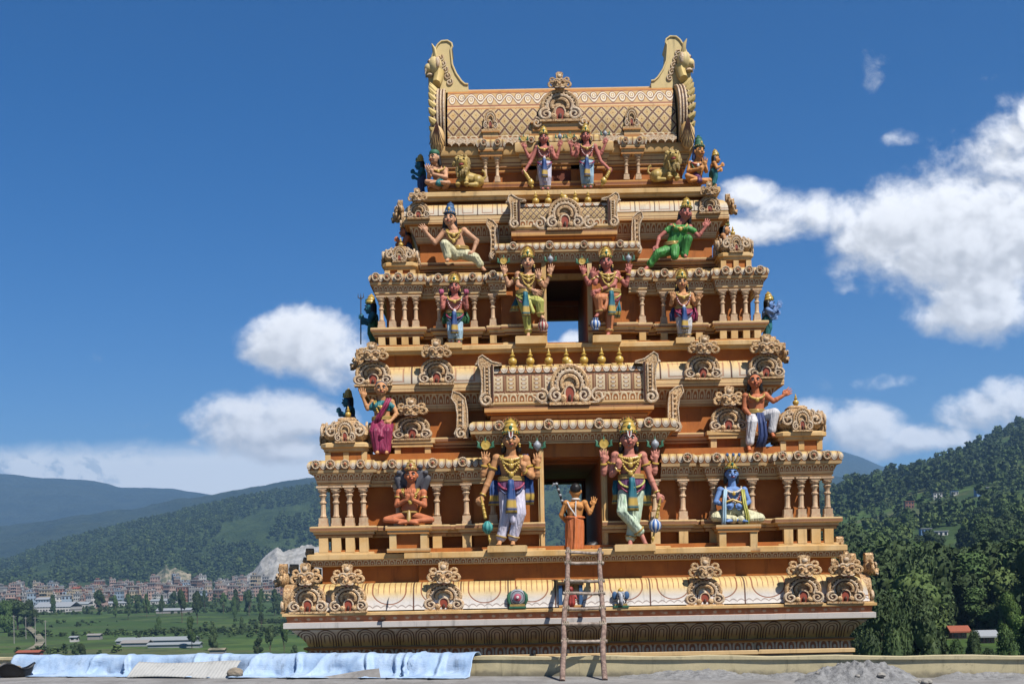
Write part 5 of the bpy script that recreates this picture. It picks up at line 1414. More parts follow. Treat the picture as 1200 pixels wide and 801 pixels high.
# ---- top storey
f = stander('standing four-armed statue in lavender trousers, left of the pair under the barrel roof', (638, 225), -76, (637, 163, 2), 6.0, (637.5, 177, 0), (638, 189, 0),
   [[(629, 174, 1), (622, 190, 2), (616, 200, 4), (614, 205, 5), 'fist'], [(629, 175, -3), (620, 184, -2), (615, 175, 0), (613, 168, 1), 'open'], [(646, 174, 1), (650, 186, 3), (646, 182, 7), (645, 176, 8), 'open'], [(646, 175, -3), (652, 185, -2), (656, 173, 0), (657, 166, 1), 'open']],
   [(636, 222.5), (642, 222.5)], sk_rose, c_lav, None, None, [], hal=False, cr=2.0)
mace(f, (615, 204, 6), (620, 212, 6), (622, 216, 6), 3.6, (623.5, 223, 6), m_gold); emblem(f, (613.5, 163, 1), 'disc'); emblem(f, (656, 160.5, 1), 'conch')
f = stander('standing four-armed statue in pale blue trousers, right of the pair under the barrel roof', (687, 223), -76, (686, 160.6, 2), 6.0, (687.5, 175.5, 0), (687.5, 188, 0),
   [[(679, 172, 1), (675, 184, 3), (676, 179, 7), (675, 173, 8), 'open'], [(679, 173, -3), (671, 181, -2), (669, 173, 0), (668, 166, 1), 'open'], [(697, 172, 1), (704, 190, 2), (712, 198, 4), (715, 203, 5), 'fist'], [(697, 173, -3), (704, 180, -2), (709, 170, 0), (710, 163, 1), 'open']],
   [(685, 220.5), (692, 220.5)], sk_rose, c_sky, None, None, [], hal=False, cr=2.1)
mace(f, (714, 202, 6), (710, 210, 6), (707, 214, 6), 3.6, (705, 221, 6), m_gold); emblem(f, (668, 160, 1), 'disc'); emblem(f, (709, 157, 1), 'conch')
f = seated('orange statue with folded hands seated beside the left lion under the barrel roof', (515, 220), -88, (509, 187, 4), 7.0, (514, 203, 0), (517, 213, -1),
   [[(508, 199, 2), (503, 210, 6), (503, 207, 11), (502, 199, 13), 'open'], [(522, 200, 1), (523, 210, 6), (508, 208, 12), (505, 200, 14), 'open']],
   [(501, 216, 9), (526, 217, 8)], [(519, 218, 13), (523, 219, 14), (511, 218, 13), (506, 219, 14)], sk_peach, None, 9.5, yaw=-35)
hair(f, long=True); necklace(f, .5); m = MB(); m.lathe([(6.0, 0), (6.4, 2), (5, 4.5), (2, 6), (.1, 6.6)], f.H(0, .1, .62), 12); f.put('cap', m, m_greenp)
m = MB(); m.capsule(f.L((517, 215, 4)), f.L((514, 219, 13)), 5, 3.5); f.blob('loincloth', m, c_teal, .8, 2)
f = seated('orange statue with tall green crown seated beside the right lion under the barrel roof', (818, 219), -88, (819, 179, 3), 7.0, (817, 196, 0), (815, 207, -1),
   [[(809, 192, 0), (806, 202, 4), (816, 202, 11), (822, 200, 13), 'fist'], [(825, 192, 0), (827, 202, 4), (824, 199, 11), (824, 191, 12), 'open']],
   [(804, 209, 9), (830, 214, 8)], [(822, 216, 13), (827, 217, 14), (813, 215, 13), (808, 216, 14)], sk_orange, None, 9.5, yaw=25)
hair(f, mat=c_navy); crown(f, 2.3, m_greenp, m_gold); necklace(f, .5, m_tilak, m_lip); necklace(f, 1.2, m_gold, m_greenp)
m = MB(); m.capsule(f.L((815, 208, 4)), f.L((818, 216, 13)), 5, 3.5); f.blob('loincloth', m, c_purple, .8, 2)

# ---- lions
m_lion = material('lion_gold_paint', f_skin((0.55, 0.38, 0.11)), rough=0.5); m_mane = material('mane_paint', lambda t: mix(t, sstep(.4, .6, noise(t, geo_pos(t), 40.0, 3)), (0.50, 0.36, 0.12), (0.24, 0.15, 0.05)), bump=.6)
def lion(label, base, head, tailpt, paws, p=-82):
    f = Fig('lion_statue', label, p, base, cat='lion statue', group='lions under the barrel roof'); f.vox = .6; s = 1 if tailpt[0] > head[0] else -1
    h = f.L(head); t = f.L(tailpt); m = MB()
    m.ell(h, (7.2, 7, 7.5)); m.ell(h + Vector((0, -6.5, -1)), (4.2, 4, 3.2)); m.ell(h + Vector((0, -5.4, -6)), (3.2, 3.6, 1.8)); m.ell(h + Vector((0, -10, .8)), (1.8, 1.2, 1.2))
    for sx in (-1, 1):
        m.ell(h + Vector((sx * 6, 0, 5.5)), (2.2, 1.4, 2.4)); m.ell(h + Vector((sx * 3, -6, 3.2)), (1.9, 1.2, 1.2))
    c = f.L((head[0] + s * 3, head[1] + 14, -2)); m.capsule(h, c, 7, 8); m.capsule(c, t, 8.2, 7.5); m.ell(t + Vector((0, -4, -1)), (7, 8, 7))
    for q in paws:
        w = f.L(q); m.capsule(c + Vector((0, -3, 0)), w + Vector((0, 1, 4)), 4, 2.8); m.capsule(w + Vector((0, 2, 0)), w + Vector((0, -4, -.5)), 2.7, 2.5)
        for i in range(4): m.capsule(w + Vector((-2.2 + 1.5 * i, -4, -.6)), w + Vector((-2.2 + 1.5 * i, -6.4, -1)), 1.0, .9)
    q = t + Vector((-s * 2, -9, -7)); m.capsule(t, q, 4, 3); m.capsule(q, q + Vector((-s * 7, -2, -.6)), 2.8, 2.2)
    body = f.blob('body', m, m_lion)
    m = MB()
    for i in range(40):
        a = 2 * math.pi * rng.random(); r = 6.5 + 3 * rng.random(); b = h + Vector((r * math.cos(a), .5 + 2.5 * rng.random(), r * math.sin(a) + .6))
        dn = Vector((math.cos(a) * 1.6, 0, math.sin(a) * 1.2 - 2.6)); m.capsule(b, b + dn * (1 + rng.random()), 1.9, .7, 7)
    for i in range(26):
        b = h + Vector((rng.uniform(-7, 7), rng.uniform(-5.5, -2), -7 - 8 * rng.random())); m.capsule(b, b + Vector((0, -.6, -4)), 1.8, .6, 7)
    f.blob('mane', m, m_mane, .6, 1)
    m = MB(); m.ell(h + Vector((0, -7.2, -4)), (2.8, 2.6, 1.9)); f.put('mouth', m, m_lip)
    for sx in (-1, 1):
        m = MB(); m.ell(h + Vector((sx * 3, -6.9, 3)), (1.2, .7, .9)); f.put('eye', m, m_pup)
    m = MB(); q = t + Vector((s * 5, 2, 2)); m.tube([q, q + Vector((s * 4, 0, 4)), q + Vector((s * 3, 0, 9)), q + Vector((0, 0, 11))], [1.6, 1.3, 1.2, 1.8], 8); f.put('tail', m, m_lion)
    return f
lion('gold lion statue with open mouth lying beside the left seated statue, under the barrel roof', (548, 221), (541, 194, 8), (560, 211, -4), [(537, 219, 8), (547, 219, 10)])
lion('gold lion statue with open mouth lying beside the right seated statue, under the barrel roof', (783, 215), (787, 187, 8), (769, 205, -4), [(783, 211, 10), (792, 212, 8)])

# ---- statues on the side faces, seen from the flank
def side(label, base, p, hr, s, sk, dh, tall=7.4, trident=False, fan=False):
    f = Fig('statue', label, p, base); bx, by = base; hh = hr * tall
    def q(x, y, d=0): return (bx + s * x * hr, by - y * hr, d * hr)
    head = q(.5, tall - 1.1)
    arms = [[q(0, tall - 2.5, 1.2), q(.5, tall - 3.7, 1.6), q(1.5, tall - 3.2, 1.3), q(2.0, tall - 2.6, 1.3), 'fist'], [q(0, tall - 2.5, -1.2), q(.5, tall - 3.7, -1.6), q(1.5, tall - 3.4, -1.3), q(2.0, tall - 3.0, -1.3), 'fist']]
    if fan: arms += [[q(0, tall - 2.4, 1.3), q(.9, tall - 3.0, 2.0), q(1.6, tall - 2.2, 2.0), q(1.9, tall - 1.6, 2.0), 'open'], [q(0, tall - 2.4, -1.3), q(.9, tall - 3.0, -2.0), q(1.7, tall - 2.0, -2.0), q(2.0, tall - 1.4, -2.0), 'open']]
    legs = [[q(0, 3.4, .5), q(.3, 1.9, .5), q(0, .45, .5), q(.5, .1, .5)], [q(0, 3.4, -.5), q(.3, 1.9, -.5), q(0, .45, -.5), q(.5, .1, -.5)]]
    person(f, head, hr, q(.1, tall - 2.9), q(0, tall - 4.3), arms, legs, sk, yaw=90 * s, cw=hr * 1.0, ww=hr * .85)
    hair(f); crown(f, 1.8); dhoti(f, [l[:3] for l in legs], dh, pleat=False)
    if trident:
        m = MB(); a, b = f.L(q(2.0, 0, 1.3)), f.L(q(2.0, tall + .4, 1.3)); m.tube([a, b], hr * .1, 6)
        for dx in (-.45, 0, .45): m.tube([b + Vector((0, 0, -hr * .3)), b + Vector((dx * hr, 0, 0)), b + Vector((dx * hr, 0, hr * .7))], [hr * .1, hr * .1, .1], 6)
        f.put('trident', m, m_hood)
    return f
side('dark teal statue holding a trident on the left flank of the second storey', (438, 405), -120, 7.0, -1, sk_teal, c_dgreen, trident=True)
side('blue statue with raised hands on the right flank of the second storey', (898, 397), -112, 6.4, 1, sk_blue, c_teal, fan=True)
side('dark blue statue on the left flank beside the barrel roof', (495, 229), -130, 5.6, -1, sk_teal, c_navy)
side('small orange crowned statue on the right flank beside the barrel roof', (836, 218), -112, 5.0, 1, sk_orange, c_teal)
side('dark statue beside the left corner pavilion on the flank of the first storey', (411, 512), -92, 6.6, -1, sk_teal, c_navy)
side('brown statue leaning out at the right flank of the second storey roof', (846, 310), -104, 6.4, 1, sk_tan, c_cream)
side('dark statue on the left flank of the second storey roof', (478, 312), -104, 6.4, -1, sk_red, c_navy)

# ---- small emblems set on the petal eave
f = Fig('wheel_emblem', 'round grey and pink wheel emblem on the petal eave left of the ladder', 59, (606.5, 712), cat='emblem')
m = MB(); rx = Matrix.Rotation(R(90), 3, 'X'); q = f.L((606.5, 697, 0)); m.lathe([(.1, -5), (11, -5), (12, -2), (12, 1), (9.5, 3), (8.6, 1.6), (7.6, 4), (.1, 4.2)], q, 24, 0, rot=rx); f.put('wheel', m, m_silver)
f.root.scale = (.84, .84, .84)
m = MB(); m.lathe([(5.4, 3.4), (5.2, 6), (3.4, 7), (.1, 7.2)], q, 18, 0, rot=rx); m.lathe([(2.2, 7), (1.6, 8.4), (.1, 8.6)], q, 12, 1, rot=rx); f.put('hub', m, [paint('hub_pink_paint', (0.5, 0.1, 0.16)), m_tilak])
m = MB(); m.box(-12, 12, -7, 5, 0, 2.6); m.box(-10.5, 10.5, -6, 5, 2.6, 5.5, 1); f.put('base', m, [m_greenp, m_dgold], angle=0)
for sx in (-1, 1):
    m = MB(); m.tube([Vector((sx * 10, 0, 5)), Vector((sx * 12.6, -1, 11)), Vector((sx * 12, -1, 18)), Vector((sx * 8.5, -1, 24))], [1.8, 2.6, 2.6, .8], 8); f.put('flame', m, m_greenp)
m = MB(); m.tube([Vector((0, 0, 26)), Vector((0, 0, 31))], [2.2, .3], 8); f.put('flame', m, m_dgold)
f = Fig('elephant_head', 'grey elephant head relief with blue ears, on the petal eave right of the ladder', 59, (727.5, 711), cat='relief')
f.vox = .6; f.root.scale = (.82, .82, .82); m = MB(); m.ell((0, -3, 16), (6.2, 7, 7)); m.ell((-2.6, -5, 20), (3, 4, 3)); m.ell((2.6, -5, 20), (3, 4, 3)); m.capsule((0, -8, 15), (0, -11, 8), 3.2, 2.4); m.capsule((0, -11, 8), (1, -10, 3.6), 2.4, 1.8); f.blob('head', m, m_silver)
for sx in (-1, 1):
    m = MB(); m.ell((sx * 8.5, -1, 17), (4, 1.8, 6)); f.put('ear', m, m_bluep)
    m = MB(); m.tube([(sx * 3, -8, 11), (sx * 4.4, -10, 8), (sx * 4, -12, 6)], [1, .8, .2], 6); f.put('tusk', m, m_tilak)
    m = MB(); m.ell((sx * 3.4, -9, 16.5), (1.1, .8, 1.1)); f.put('eye', m, m_pup)
m = MB(); m.box(-11, 11, -8, 5, 0, 2.6); m.box(-9, 9, -6.5, 5, 2.6, 5, 1); f.put('base', m, [m_greenp, m_dgold], angle=0)
m = MB(); m.lathe([(4, 0), (4.4, 2), (2.6, 4), (.1, 6)], (0, -2, 22.5), 12); f.put('cap', m, m_gold)
f = Fig('niche_relief', 'small red and blue figure relief in a niche on the petal eave behind the ladder', 56, (669, 711), cat='relief')
m = MB(); m.box(-14, 14, -4, 6, 0, 3); m.box(-14, -10, -4, 6, 3, 26, 1); m.box(10, 14, -4, 6, 3, 26, 1); m.box(-15, 15, -5, 6, 26, 30); f.put('frame', m, [m_edge, m_teal if False else m_bluep], angle=0)
f.vox = .5; m = MB(); m.capsule((0, -4, 5), (0, -4, 15), 5.5, 4.2); m.ell((0, -5, 21), (3, 3, 3.6)); m.capsule((-4, -4, 16), (-6.5, -6, 10), 1.6, 1.3); m.capsule((4, -4, 16), (6.5, -6, 10), 1.6, 1.3); f.blob('figure', m, c_red)
# ------------------------------------------------------------------ land: numpy noise, terrain, hills
def _h(ix, iy, seed):
    n = (ix.astype(np.int64) * 374761393 + iy.astype(np.int64) * 668265263 + seed * 974711) & 0x7fffffff
    n = ((n ^ (n >> 13)) * 1274126177) & 0x7fffffff
    return ((n ^ (n >> 16)) & 0xffff) / 65535.0
def vnoise(x, y, seed=0):
    ix, iy = np.floor(x), np.floor(y); fx, fy = x - ix, y - iy
    fx = fx * fx * (3 - 2 * fx); fy = fy * fy * (3 - 2 * fy)
    a, b, c, d = _h(ix, iy, seed), _h(ix + 1, iy, seed), _h(ix, iy + 1, seed), _h(ix + 1, iy + 1, seed)
    return (a * (1 - fx) + b * fx) * (1 - fy) + (c * (1 - fx) + d * fx) * fy
def fbm(x, y, oct=5, seed=0, ridge=False):
    s = 0; a = 0.5
    for o in range(oct):
        n = vnoise(x * 2 ** o, y * 2 ** o, seed + o * 17)
        if ridge: n = 1 - np.abs(2 * n - 1)
        s = s + a * n; a *= .5
    return s
def dirx(px, py=650.0): return (unroll(px, py)[0] - 600) / F
def elev(px, py): return (YE - unroll(px, py)[1]) / F
def np_mesh(name, verts, quads, mats, smooth=True, midx=None):
    me = bpy.data.meshes.new(name); n = len(verts); k = quads.shape[1]; m = len(quads)
    me.vertices.add(n); me.vertices.foreach_set('co', np.ascontiguousarray(verts, dtype=np.float32).ravel())
    me.loops.add(m * k); me.loops.foreach_set('vertex_index', np.ascontiguousarray(quads, dtype=np.int32).ravel())
    me.polygons.add(m); me.polygons.foreach_set('loop_start', np.arange(0, m * k, k, dtype=np.int32)); me.polygons.foreach_set('loop_total', np.full(m, k, dtype=np.int32))
    for q in (mats if isinstance(mats, (list, tuple)) else [mats]): me.materials.append(q)
    if midx is not None: me.polygons.foreach_set('material_index', midx.astype(np.int32))
    if smooth: me.polygons.foreach_set('use_smooth', np.ones(m, dtype=bool))
    me.update(calc_edges=True); me.validate()
    return me
def grid_quads(nu, nv):
    i = np.arange(nu - 1)[:, None] * nv + np.arange(nv - 1)[None, :]; i = i.ravel()
    return np.stack([i, i + nv, i + nv + 1, i + 1], 1)

LY = np.array([0, 60, 150, 300, 450, 800, 1050, 1300, 1500, 1800, 2300, 2900]); LH = np.array([-14, -15, -19, -23, -24, -20.5, -15.5, -10.5, -4.5, 4, 22, 40.])
RY = np.array([0, 60, 120, 250, 330, 400, 480, 600, 850, 1000, 1250, 1500, 1700, 2900]); RH = np.array([-13, -12, -9, -5, -1.5, 7, 14, 26, 60, 90, 141, 189, 200, 112.])
GU = np.array([-2, .1, .17, .23, .29, .36, .43, .8, 2.0]); GV = np.array([0, .0, .25, .48, .645, .80, 1.0, 1.75, 2.0])
def ground_h(X, Y):
    u = X / np.maximum(Y, 1.0)
    hl = np.interp(Y, LY, LH); hr = np.interp(Y, RY, RH)
    g = np.interp(u, GU, GV); w = np.clip((u - .02) / .2, 0, 1); w = w * w * (3 - 2 * w)
    up = np.maximum(hr, 0)
    hr = np.minimum(hr, 0) + up * g
    h = hl * (1 - w) + hr * w
    rough = np.clip((Y - 150) / 500, 0, 1) * w
    return h + (fbm(X / 160, Y / 160, 4, 3) - .47) * 26 * rough + (fbm(X / 60, Y / 60, 3, 9) - .45) * 2.0 * (1 - w) * np.clip(Y / 300, 0, 1)

def f_ground(t):
    p = geo_pos(t)
    mp = t.nodes.new('ShaderNodeMapping'); t.links.new(p, mp.inputs[0]); mp.inputs['Scale'].default_value = (.009, .030, 0)
    vo = t.nodes.new('ShaderNodeTexVoronoi'); t.links.new(mp.outputs[0], vo.inputs['Vector']); vo.inputs['Scale'].default_value = 1.0
    cs = t.nodes.new('ShaderNodeSeparateColor'); t.links.new(vo.outputs['Color'], cs.inputs[0]); r = V(t, cs.outputs[0]); r2 = V(t, cs.outputs[1])
    n = noise(t, p, .012, 5, .6); n2 = noise(t, p, .09, 4, .6)
    col = mix(t, sstep(.2, .8, r), (0.036, 0.066, 0.015), (0.058, 0.092, 0.022))
    col = mix(t, sstep(.62, .9, r2) * .8, col, (0.078, 0.080, 0.036))
    col = mix(t, sstep(.46, .60, n) * .8, col, (0.024, 0.042, 0.013))
    col = mix(t, sstep(.54, .64, n2) * .7, col, (0.018, 0.032, 0.011))
    vd = t.nodes.new('ShaderNodeTexVoronoi'); vd.feature = 'DISTANCE_TO_EDGE'; t.links.new(mp.outputs[0], vd.inputs['Vector'])
    return mix(t, sstep(.05, .02, V(t, vd.outputs['Distance'])) * .7, col, (0.035, 0.06, 0.02)), n2
m_ground = material('valley_fields', f_ground, rough=.95, spec=.1, bump=.4, bdist=1.5, grime=False)
us = np.linspace(-1.0, 1.15, 330); ys = np.concatenate([np.linspace(0, 50, 6)[:-1], np.geomspace(50, 2900, 230)])
Ug, Yg = np.meshgrid(us, ys, indexing='ij'); Yv = Yg + 0
Xv = Ug * np.maximum(Yg, 60)
Zv = ground_h(Xv, np.maximum(Yv, 1))
me = np_mesh('valley_ground', np.stack([Xv, Yv - 60 * (Yv < 1), Zv], -1).reshape(-1, 3), grid_quads(len(us), len(ys)), m_ground)
tag(link('valley_ground', me), 'green farm valley with small fields and hedges', kind='structure')

def f_forest(base, light, sc, patch, olive=(0.075, 0.10, 0.03)):
    def f(t):
        p = geo_pos(t); n = noise(t, p, sc, 5, .65); n2 = noise(t, p, sc * .16, 4, .6); n3 = noise(t, p, sc * 5, 3, .6)
        c = mix(t, sstep(.35, .65, n), base, light)
        c = mix(t, sstep(patch, patch + .08, n2), c, olive)
        return c, n + n3 * .5
    return f
m_fmid = material('forest_slope', f_forest((0.020, 0.034, 0.013), (0.036, 0.055, 0.020), .022, .58, (0.055, 0.070, 0.025)), rough=.95, spec=.05, bump=1.0, bdist=12, grime=False)
m_fsec = material('far_forest_slope', f_forest((0.014, 0.022, 0.011), (0.026, 0.036, 0.017), .010, .64, (0.04, 0.048, 0.022)), rough=.95, spec=.05, bump=1.0, bdist=25, grime=False)
m_ffar = material('distant_mountain_slope', f_forest((0.012, 0.019, 0.011), (0.022, 0.030, 0.017), .006, .70, (0.03, 0.036, 0.02)), rough=.95, spec=.05, bump=1.0, bdist=40, grime=False)
def hill(name, label, ridge, Yr, Yf, zf, mat, amp, nl, nu=420, nt=90, seed=1, back=1.4, jag=0.0):
    rx = np.array([dirx(a, b) for a, b in ridge]); re = np.array([elev(a, b) for a, b in ridge])
    o = np.argsort(rx); rx, re = rx[o], re[o]
    u = np.linspace(rx[0], rx[-1], nu); tt = np.concatenate([np.linspace(0, 1, nt), np.linspace(1.04, back, 10)])
    Ug, T = np.meshgrid(u, tt, indexing='ij')
    e = np.interp(Ug, rx, re); Zr = EYE + e * Yr
    Y = Yf + (Yr - Yf) * T; X = Ug * Y
    prof = np.where(T <= 1, T ** 1.15 * .55 + .45 * (T * T * (3 - 2 * T)), 1 - (T - 1) * 1.2)
    n = fbm(X / nl, Y / nl, 5, seed, True) - .55
    env = np.clip(1 - np.abs(2 * T - 1), 0, 1) * 1.0
    Z = zf + (Zr - zf) * prof + n * amp * env
    if jag: Z = Z + (fbm(X / (nl * .06), Y / (nl * .06), 3, seed + 5) - .45) * jag * np.clip(T * 4, 0, 1)
    me = np_mesh(name, np.stack([X, Y, Z], -1).reshape(-1, 3), grid_quads(len(u), len(tt)), mat)
    tag(link(name, me), label, kind='structure')
    return lambda uu, t_: None
mid_ridge = [(-520, 640), (-200, 668), (-60, 668), (10, 661), (75, 634), (130, 621), (182, 610), (244, 595), (293, 585), (371, 571), (450, 560), (560, 548), (680, 545), (800, 548), (950, 560), (1100, 600), (1300, 620)]
hill('forest_hill', 'wooded green hill rising behind the town', mid_ridge, 2900, 1750, 2, m_fmid, 90, 520, seed=4, jag=26)
hill('far_ridge', 'dark blue-green ridge beyond the wooded hill', [(-700, 590), (-300, 640), (-60, 622), (0, 616), (49, 610), (98, 602), (153, 596), (228, 582), (293, 571), (371, 558), (480, 548), (620, 542), (800, 548), (1000, 560), (1300, 590)], 4700, 3000, 0, m_fsec, 150, 900, seed=8, jag=24)
hill('distant_mountain', 'hazy blue mountain ridge on the left horizon', [(-1100, 560), (-600, 535), (-250, 560), (-60, 548), (0, 555), (49, 559), (107, 563), (147, 571), (195, 571.5), (238, 578), (330, 588), (500, 600), (700, 590), (800, 560), (880, 532), (960, 526), (985, 529), (1010, 536), (1035, 546), (1120, 560), (1300, 540), (1700, 520)], 7400, 4900, 60, m_ffar, 260, 1500, seed=12, jag=26)
m_rock = material('quarry_rock', lambda t: (mix(t, sstep(.35, .65, noise(t, geo_pos(t), .06, 5, .7)), (0.30, 0.29, 0.27), (0.17, 0.16, 0.14)), noise(t, geo_pos(t), .1, 5)), rough=.9, bump=.8, bdist=5, grime=False)
hill('quarry_slope', 'bare grey quarry slope beside the town', [(285, 676), (298, 668), (306, 655), (318, 646), (325, 640), (332, 646), (345, 642), (360, 638), (376, 640), (395, 652), (420, 668)], 1830, 1690, -2, m_rock, 12, 60, 90, 40, seed=21, back=1.08, jag=7)
m_soil = material('bare_soil', lambda t: (mix(t, sstep(.4, .6, noise(t, geo_pos(t), .08, 5, .7)), (0.22, 0.185, 0.13), (0.05, 0.06, 0.03)), noise(t, geo_pos(t), .1, 5)), rough=.9, bump=.6, bdist=4, grime=False)
hill('eroded_bank', 'pale eroded soil bank above the town', [(182, 673), (190, 668), (195, 661), (199, 667), (206, 665), (213, 668), (224, 673)], 1850, 1800, 2, m_soil, 6, 40, 40, 20, seed=22, back=1.05, jag=5)

# ------------------------------------------------------------------ foliage
def leafmat(name, a, b):
    def f(t):
        n = noise(t, geo_pos(t), .9, 4, .6); oi = t.nodes.new('ShaderNodeObjectInfo'); r = V(t, oi.outputs['Random'])
        return mul(t, mix(t, sstep(.3, .7, n), a, b), 0.75 + r * .55)
    m = material(name, f, rough=.75, spec=.2, bump=0, grime=False); return m
m_leafd = leafmat('dark_leaves', (0.022, 0.038, 0.014), (0.048, 0.072, 0.025)); m_leafm = leafmat('green_leaves', (0.028, 0.055, 0.015), (0.058, 0.094, 0.026)); m_leafl = leafmat('bright_leaves', (0.050, 0.092, 0.018), (0.088, 0.138, 0.03))
m_bark = material('bark', lambda t: (mix(t, sstep(.4, .6, noise(t, geo_pos(t), 6.0, 4)), (0.10, 0.07, 0.045), (0.05, 0.035, 0.022)), noise(t, geo_pos(t), 9.0, 4)), rough=.9, bump=.6, grime=False)
def crown_arrays(n, seed, lobes=9, tall=1.0, leaf=.11, core=True):
    """leaf quads over the lobes of an uneven crown about 1 m in radius standing on z=0"""
    g = np.random.default_rng(seed); V_, Q_ = [], []
    ls = []
    for i in range(lobes):
        a = g.uniform(0, 2 * np.pi); zz = g.uniform(.18, 1.0); rr = (1 - abs(zz - .5) * 1.1) * g.uniform(.25, .75)
        ls.append((rr * np.cos(a), rr * np.sin(a), zz * 1.5 * tall, g.uniform(.28, .50)))
    ls.append((0, 0, 1.45 * tall, .40)); ls = np.array(ls)
    w = ls[:, 3] ** 2; pick = g.choice(len(ls), n, p=w / w.sum()); L = ls[pick]
    d = g.normal(size=(n, 3)); d /= np.linalg.norm(d, axis=1)[:, None]; d[:, 2] = np.where(d[:, 2] < -.4, -d[:, 2], d[:, 2])
    c = L[:, :3] + d * (L[:, 3] * g.uniform(.72, 1.12, n))[:, None] * np.array([1, 1, .9])
    nn = d * .65 + g.normal(size=(n, 3)) * .85; nn /= np.linalg.norm(nn, axis=1)[:, None]
    t1_ = np.cross(nn, g.normal(size=(n, 3))); t1_ /= np.linalg.norm(t1_, axis=1)[:, None]; t2_ = np.cross(nn, t1_)
    s = leaf * g.uniform(.6, 1.4, n)[:, None]
    q = np.stack([c - t1_ * s, c + t2_ * s * .7, c + t1_ * s, c - t2_ * s * .7], 1)
    V_.append(q.reshape(-1, 3)); Q_.append(np.arange(n * 4).reshape(n, 4)); base = n * 4
    if core:
        for l in ls:   # inner balls added to block light through the leaves
            m = MB(); m.ell(tuple(l[:3]), l[3] * .80, 0, 8, 5); vv = np.array(m.v) + g.normal(size=(len(m.v), 3)) * .03
            V_.append(vv); Q_.append(np.array(m.f) + base); base += len(vv)
    return np.concatenate(V_), np.concatenate(Q_)
CROWNS = {}
def crown_mesh(kind, i, mat):
    key = (kind, i, mat.name)
    if key not in CROWNS:
        v, q = crown_arrays({'big': 8500, 'mid': 3000, 'small': 700}[kind], 100 + i * 7 + len(kind), {'big': 22, 'mid': 13, 'small': 8}[kind], (1.0, 1.35, .85, 1.6)[i % 4], {'big': .043, 'mid': .058, 'small': .11}[kind])
        CROWNS[key] = np_mesh('crown', v, q, mat, smooth=False)
    return CROWNS[key]
def trunk_mesh(i):
    key = ('trunk', i)
    if key not in CROWNS:
        g = random.Random(i); m = MB()
        m.tube([(0, 0, -.6), (.03, .02, .2), (.0, .05, .6), (.05, 0, 1.1)], [.10, .075, .06, .03], 8)
        for k in range(6):
            a = g.uniform(0, 6.28); z = g.uniform(.2, .7); m.tube([(0, 0, z), (.3 * math.cos(a), .3 * math.sin(a), z + .25), (.55 * math.cos(a), .55 * math.sin(a), z + .5)], [.04, .028, .012], 6)
        CROWNS[key] = m.mesh('trunk', m_bark, 1.0)
    return CROWNS[key]
def tree(x, y, z, r, h, kind, i, mat, label, group, tr=.3):
    """crown radius r, overall height h, trunk share tr of the height"""
    o = empty('tree', (x, y, z), label, 'tree', group, rz=random.uniform(0, 6.28))
    zs = h * (1 - tr) / (1.85 * (1.0, 1.35, .85, 1.6)[i % 4])
    link('crown', crown_mesh(kind, i, mat), o, (0, 0, h * tr), (0, 0, 0), (r, r, zs))
    link('trunk', trunk_mesh(i % 3), o, (0, 0, h * tr * .5), (0, 0, 0), (r * .8, r * .8, h * .55))
    return o
def at_px(px, py, Y):
    return dirx(px, py) * Y, EYE + elev(px, py) * Y
def ground_tree(px, Y, wpx, ytop, kind, i, mat, label, group, tr=.22):
    x = dirx(px, 720) * Y; z = float(ground_h(np.array([x]), np.array([float(Y)]))[0])
    zt = EYE + elev(px, ytop) * Y
    return tree(x, Y, z - .4, wpx / F * Y / 2, max(2.0, zt - z + .4), kind, i, mat, label, group, tr)
random.seed(5)
GV_ = 'trees on the valley fields'
valley = [(117, 1000, 16, 688), (150, 900, 9, 693), (172, 930, 10, 696), (213, 820, 13, 688), (231, 800, 15, 690), (224, 520, 15, 720), (249, 500, 17, 733), (316, 470, 15, 730), (332, 470, 12, 727), (303, 450, 15, 745), (344, 450, 10, 755),
          (262, 980, 10, 692), (276, 960, 12, 690), (292, 930, 14, 688), (306, 950, 11, 691), (322, 920, 13, 690), (20, 760, 38, 700), (5, 720, 26, 705), (36, 780, 20, 702), (95, 430, 13, 752), (62, 1050, 10, 697), (190, 960, 8, 697), (160, 1010, 12, 694), (135, 940, 9, 698),
          (283, 640, 9, 722), (300, 650, 7, 728), (185, 700, 9, 723), (162, 560, 9, 741), (306, 720, 8, 715), (274, 890, 9, 700), (88, 480, 10, 752), (56, 440, 8, 757), (340, 800, 12, 700), (240, 1050, 9, 691), (205, 1080, 9, 690)]
for j, (px, Y, wp, yt) in enumerate(valley):
    tall = wp < 17 and j < 12
    ground_tree(px, Y, wp, yt, 'mid' if Y < 900 else 'small', (1, 3, 0, 1)[j % 4] if tall else j % 3, (m_leafd, m_leafm)[j % 3 == 2], 'dark green tree standing alone on the valley fields', GV_, .08)

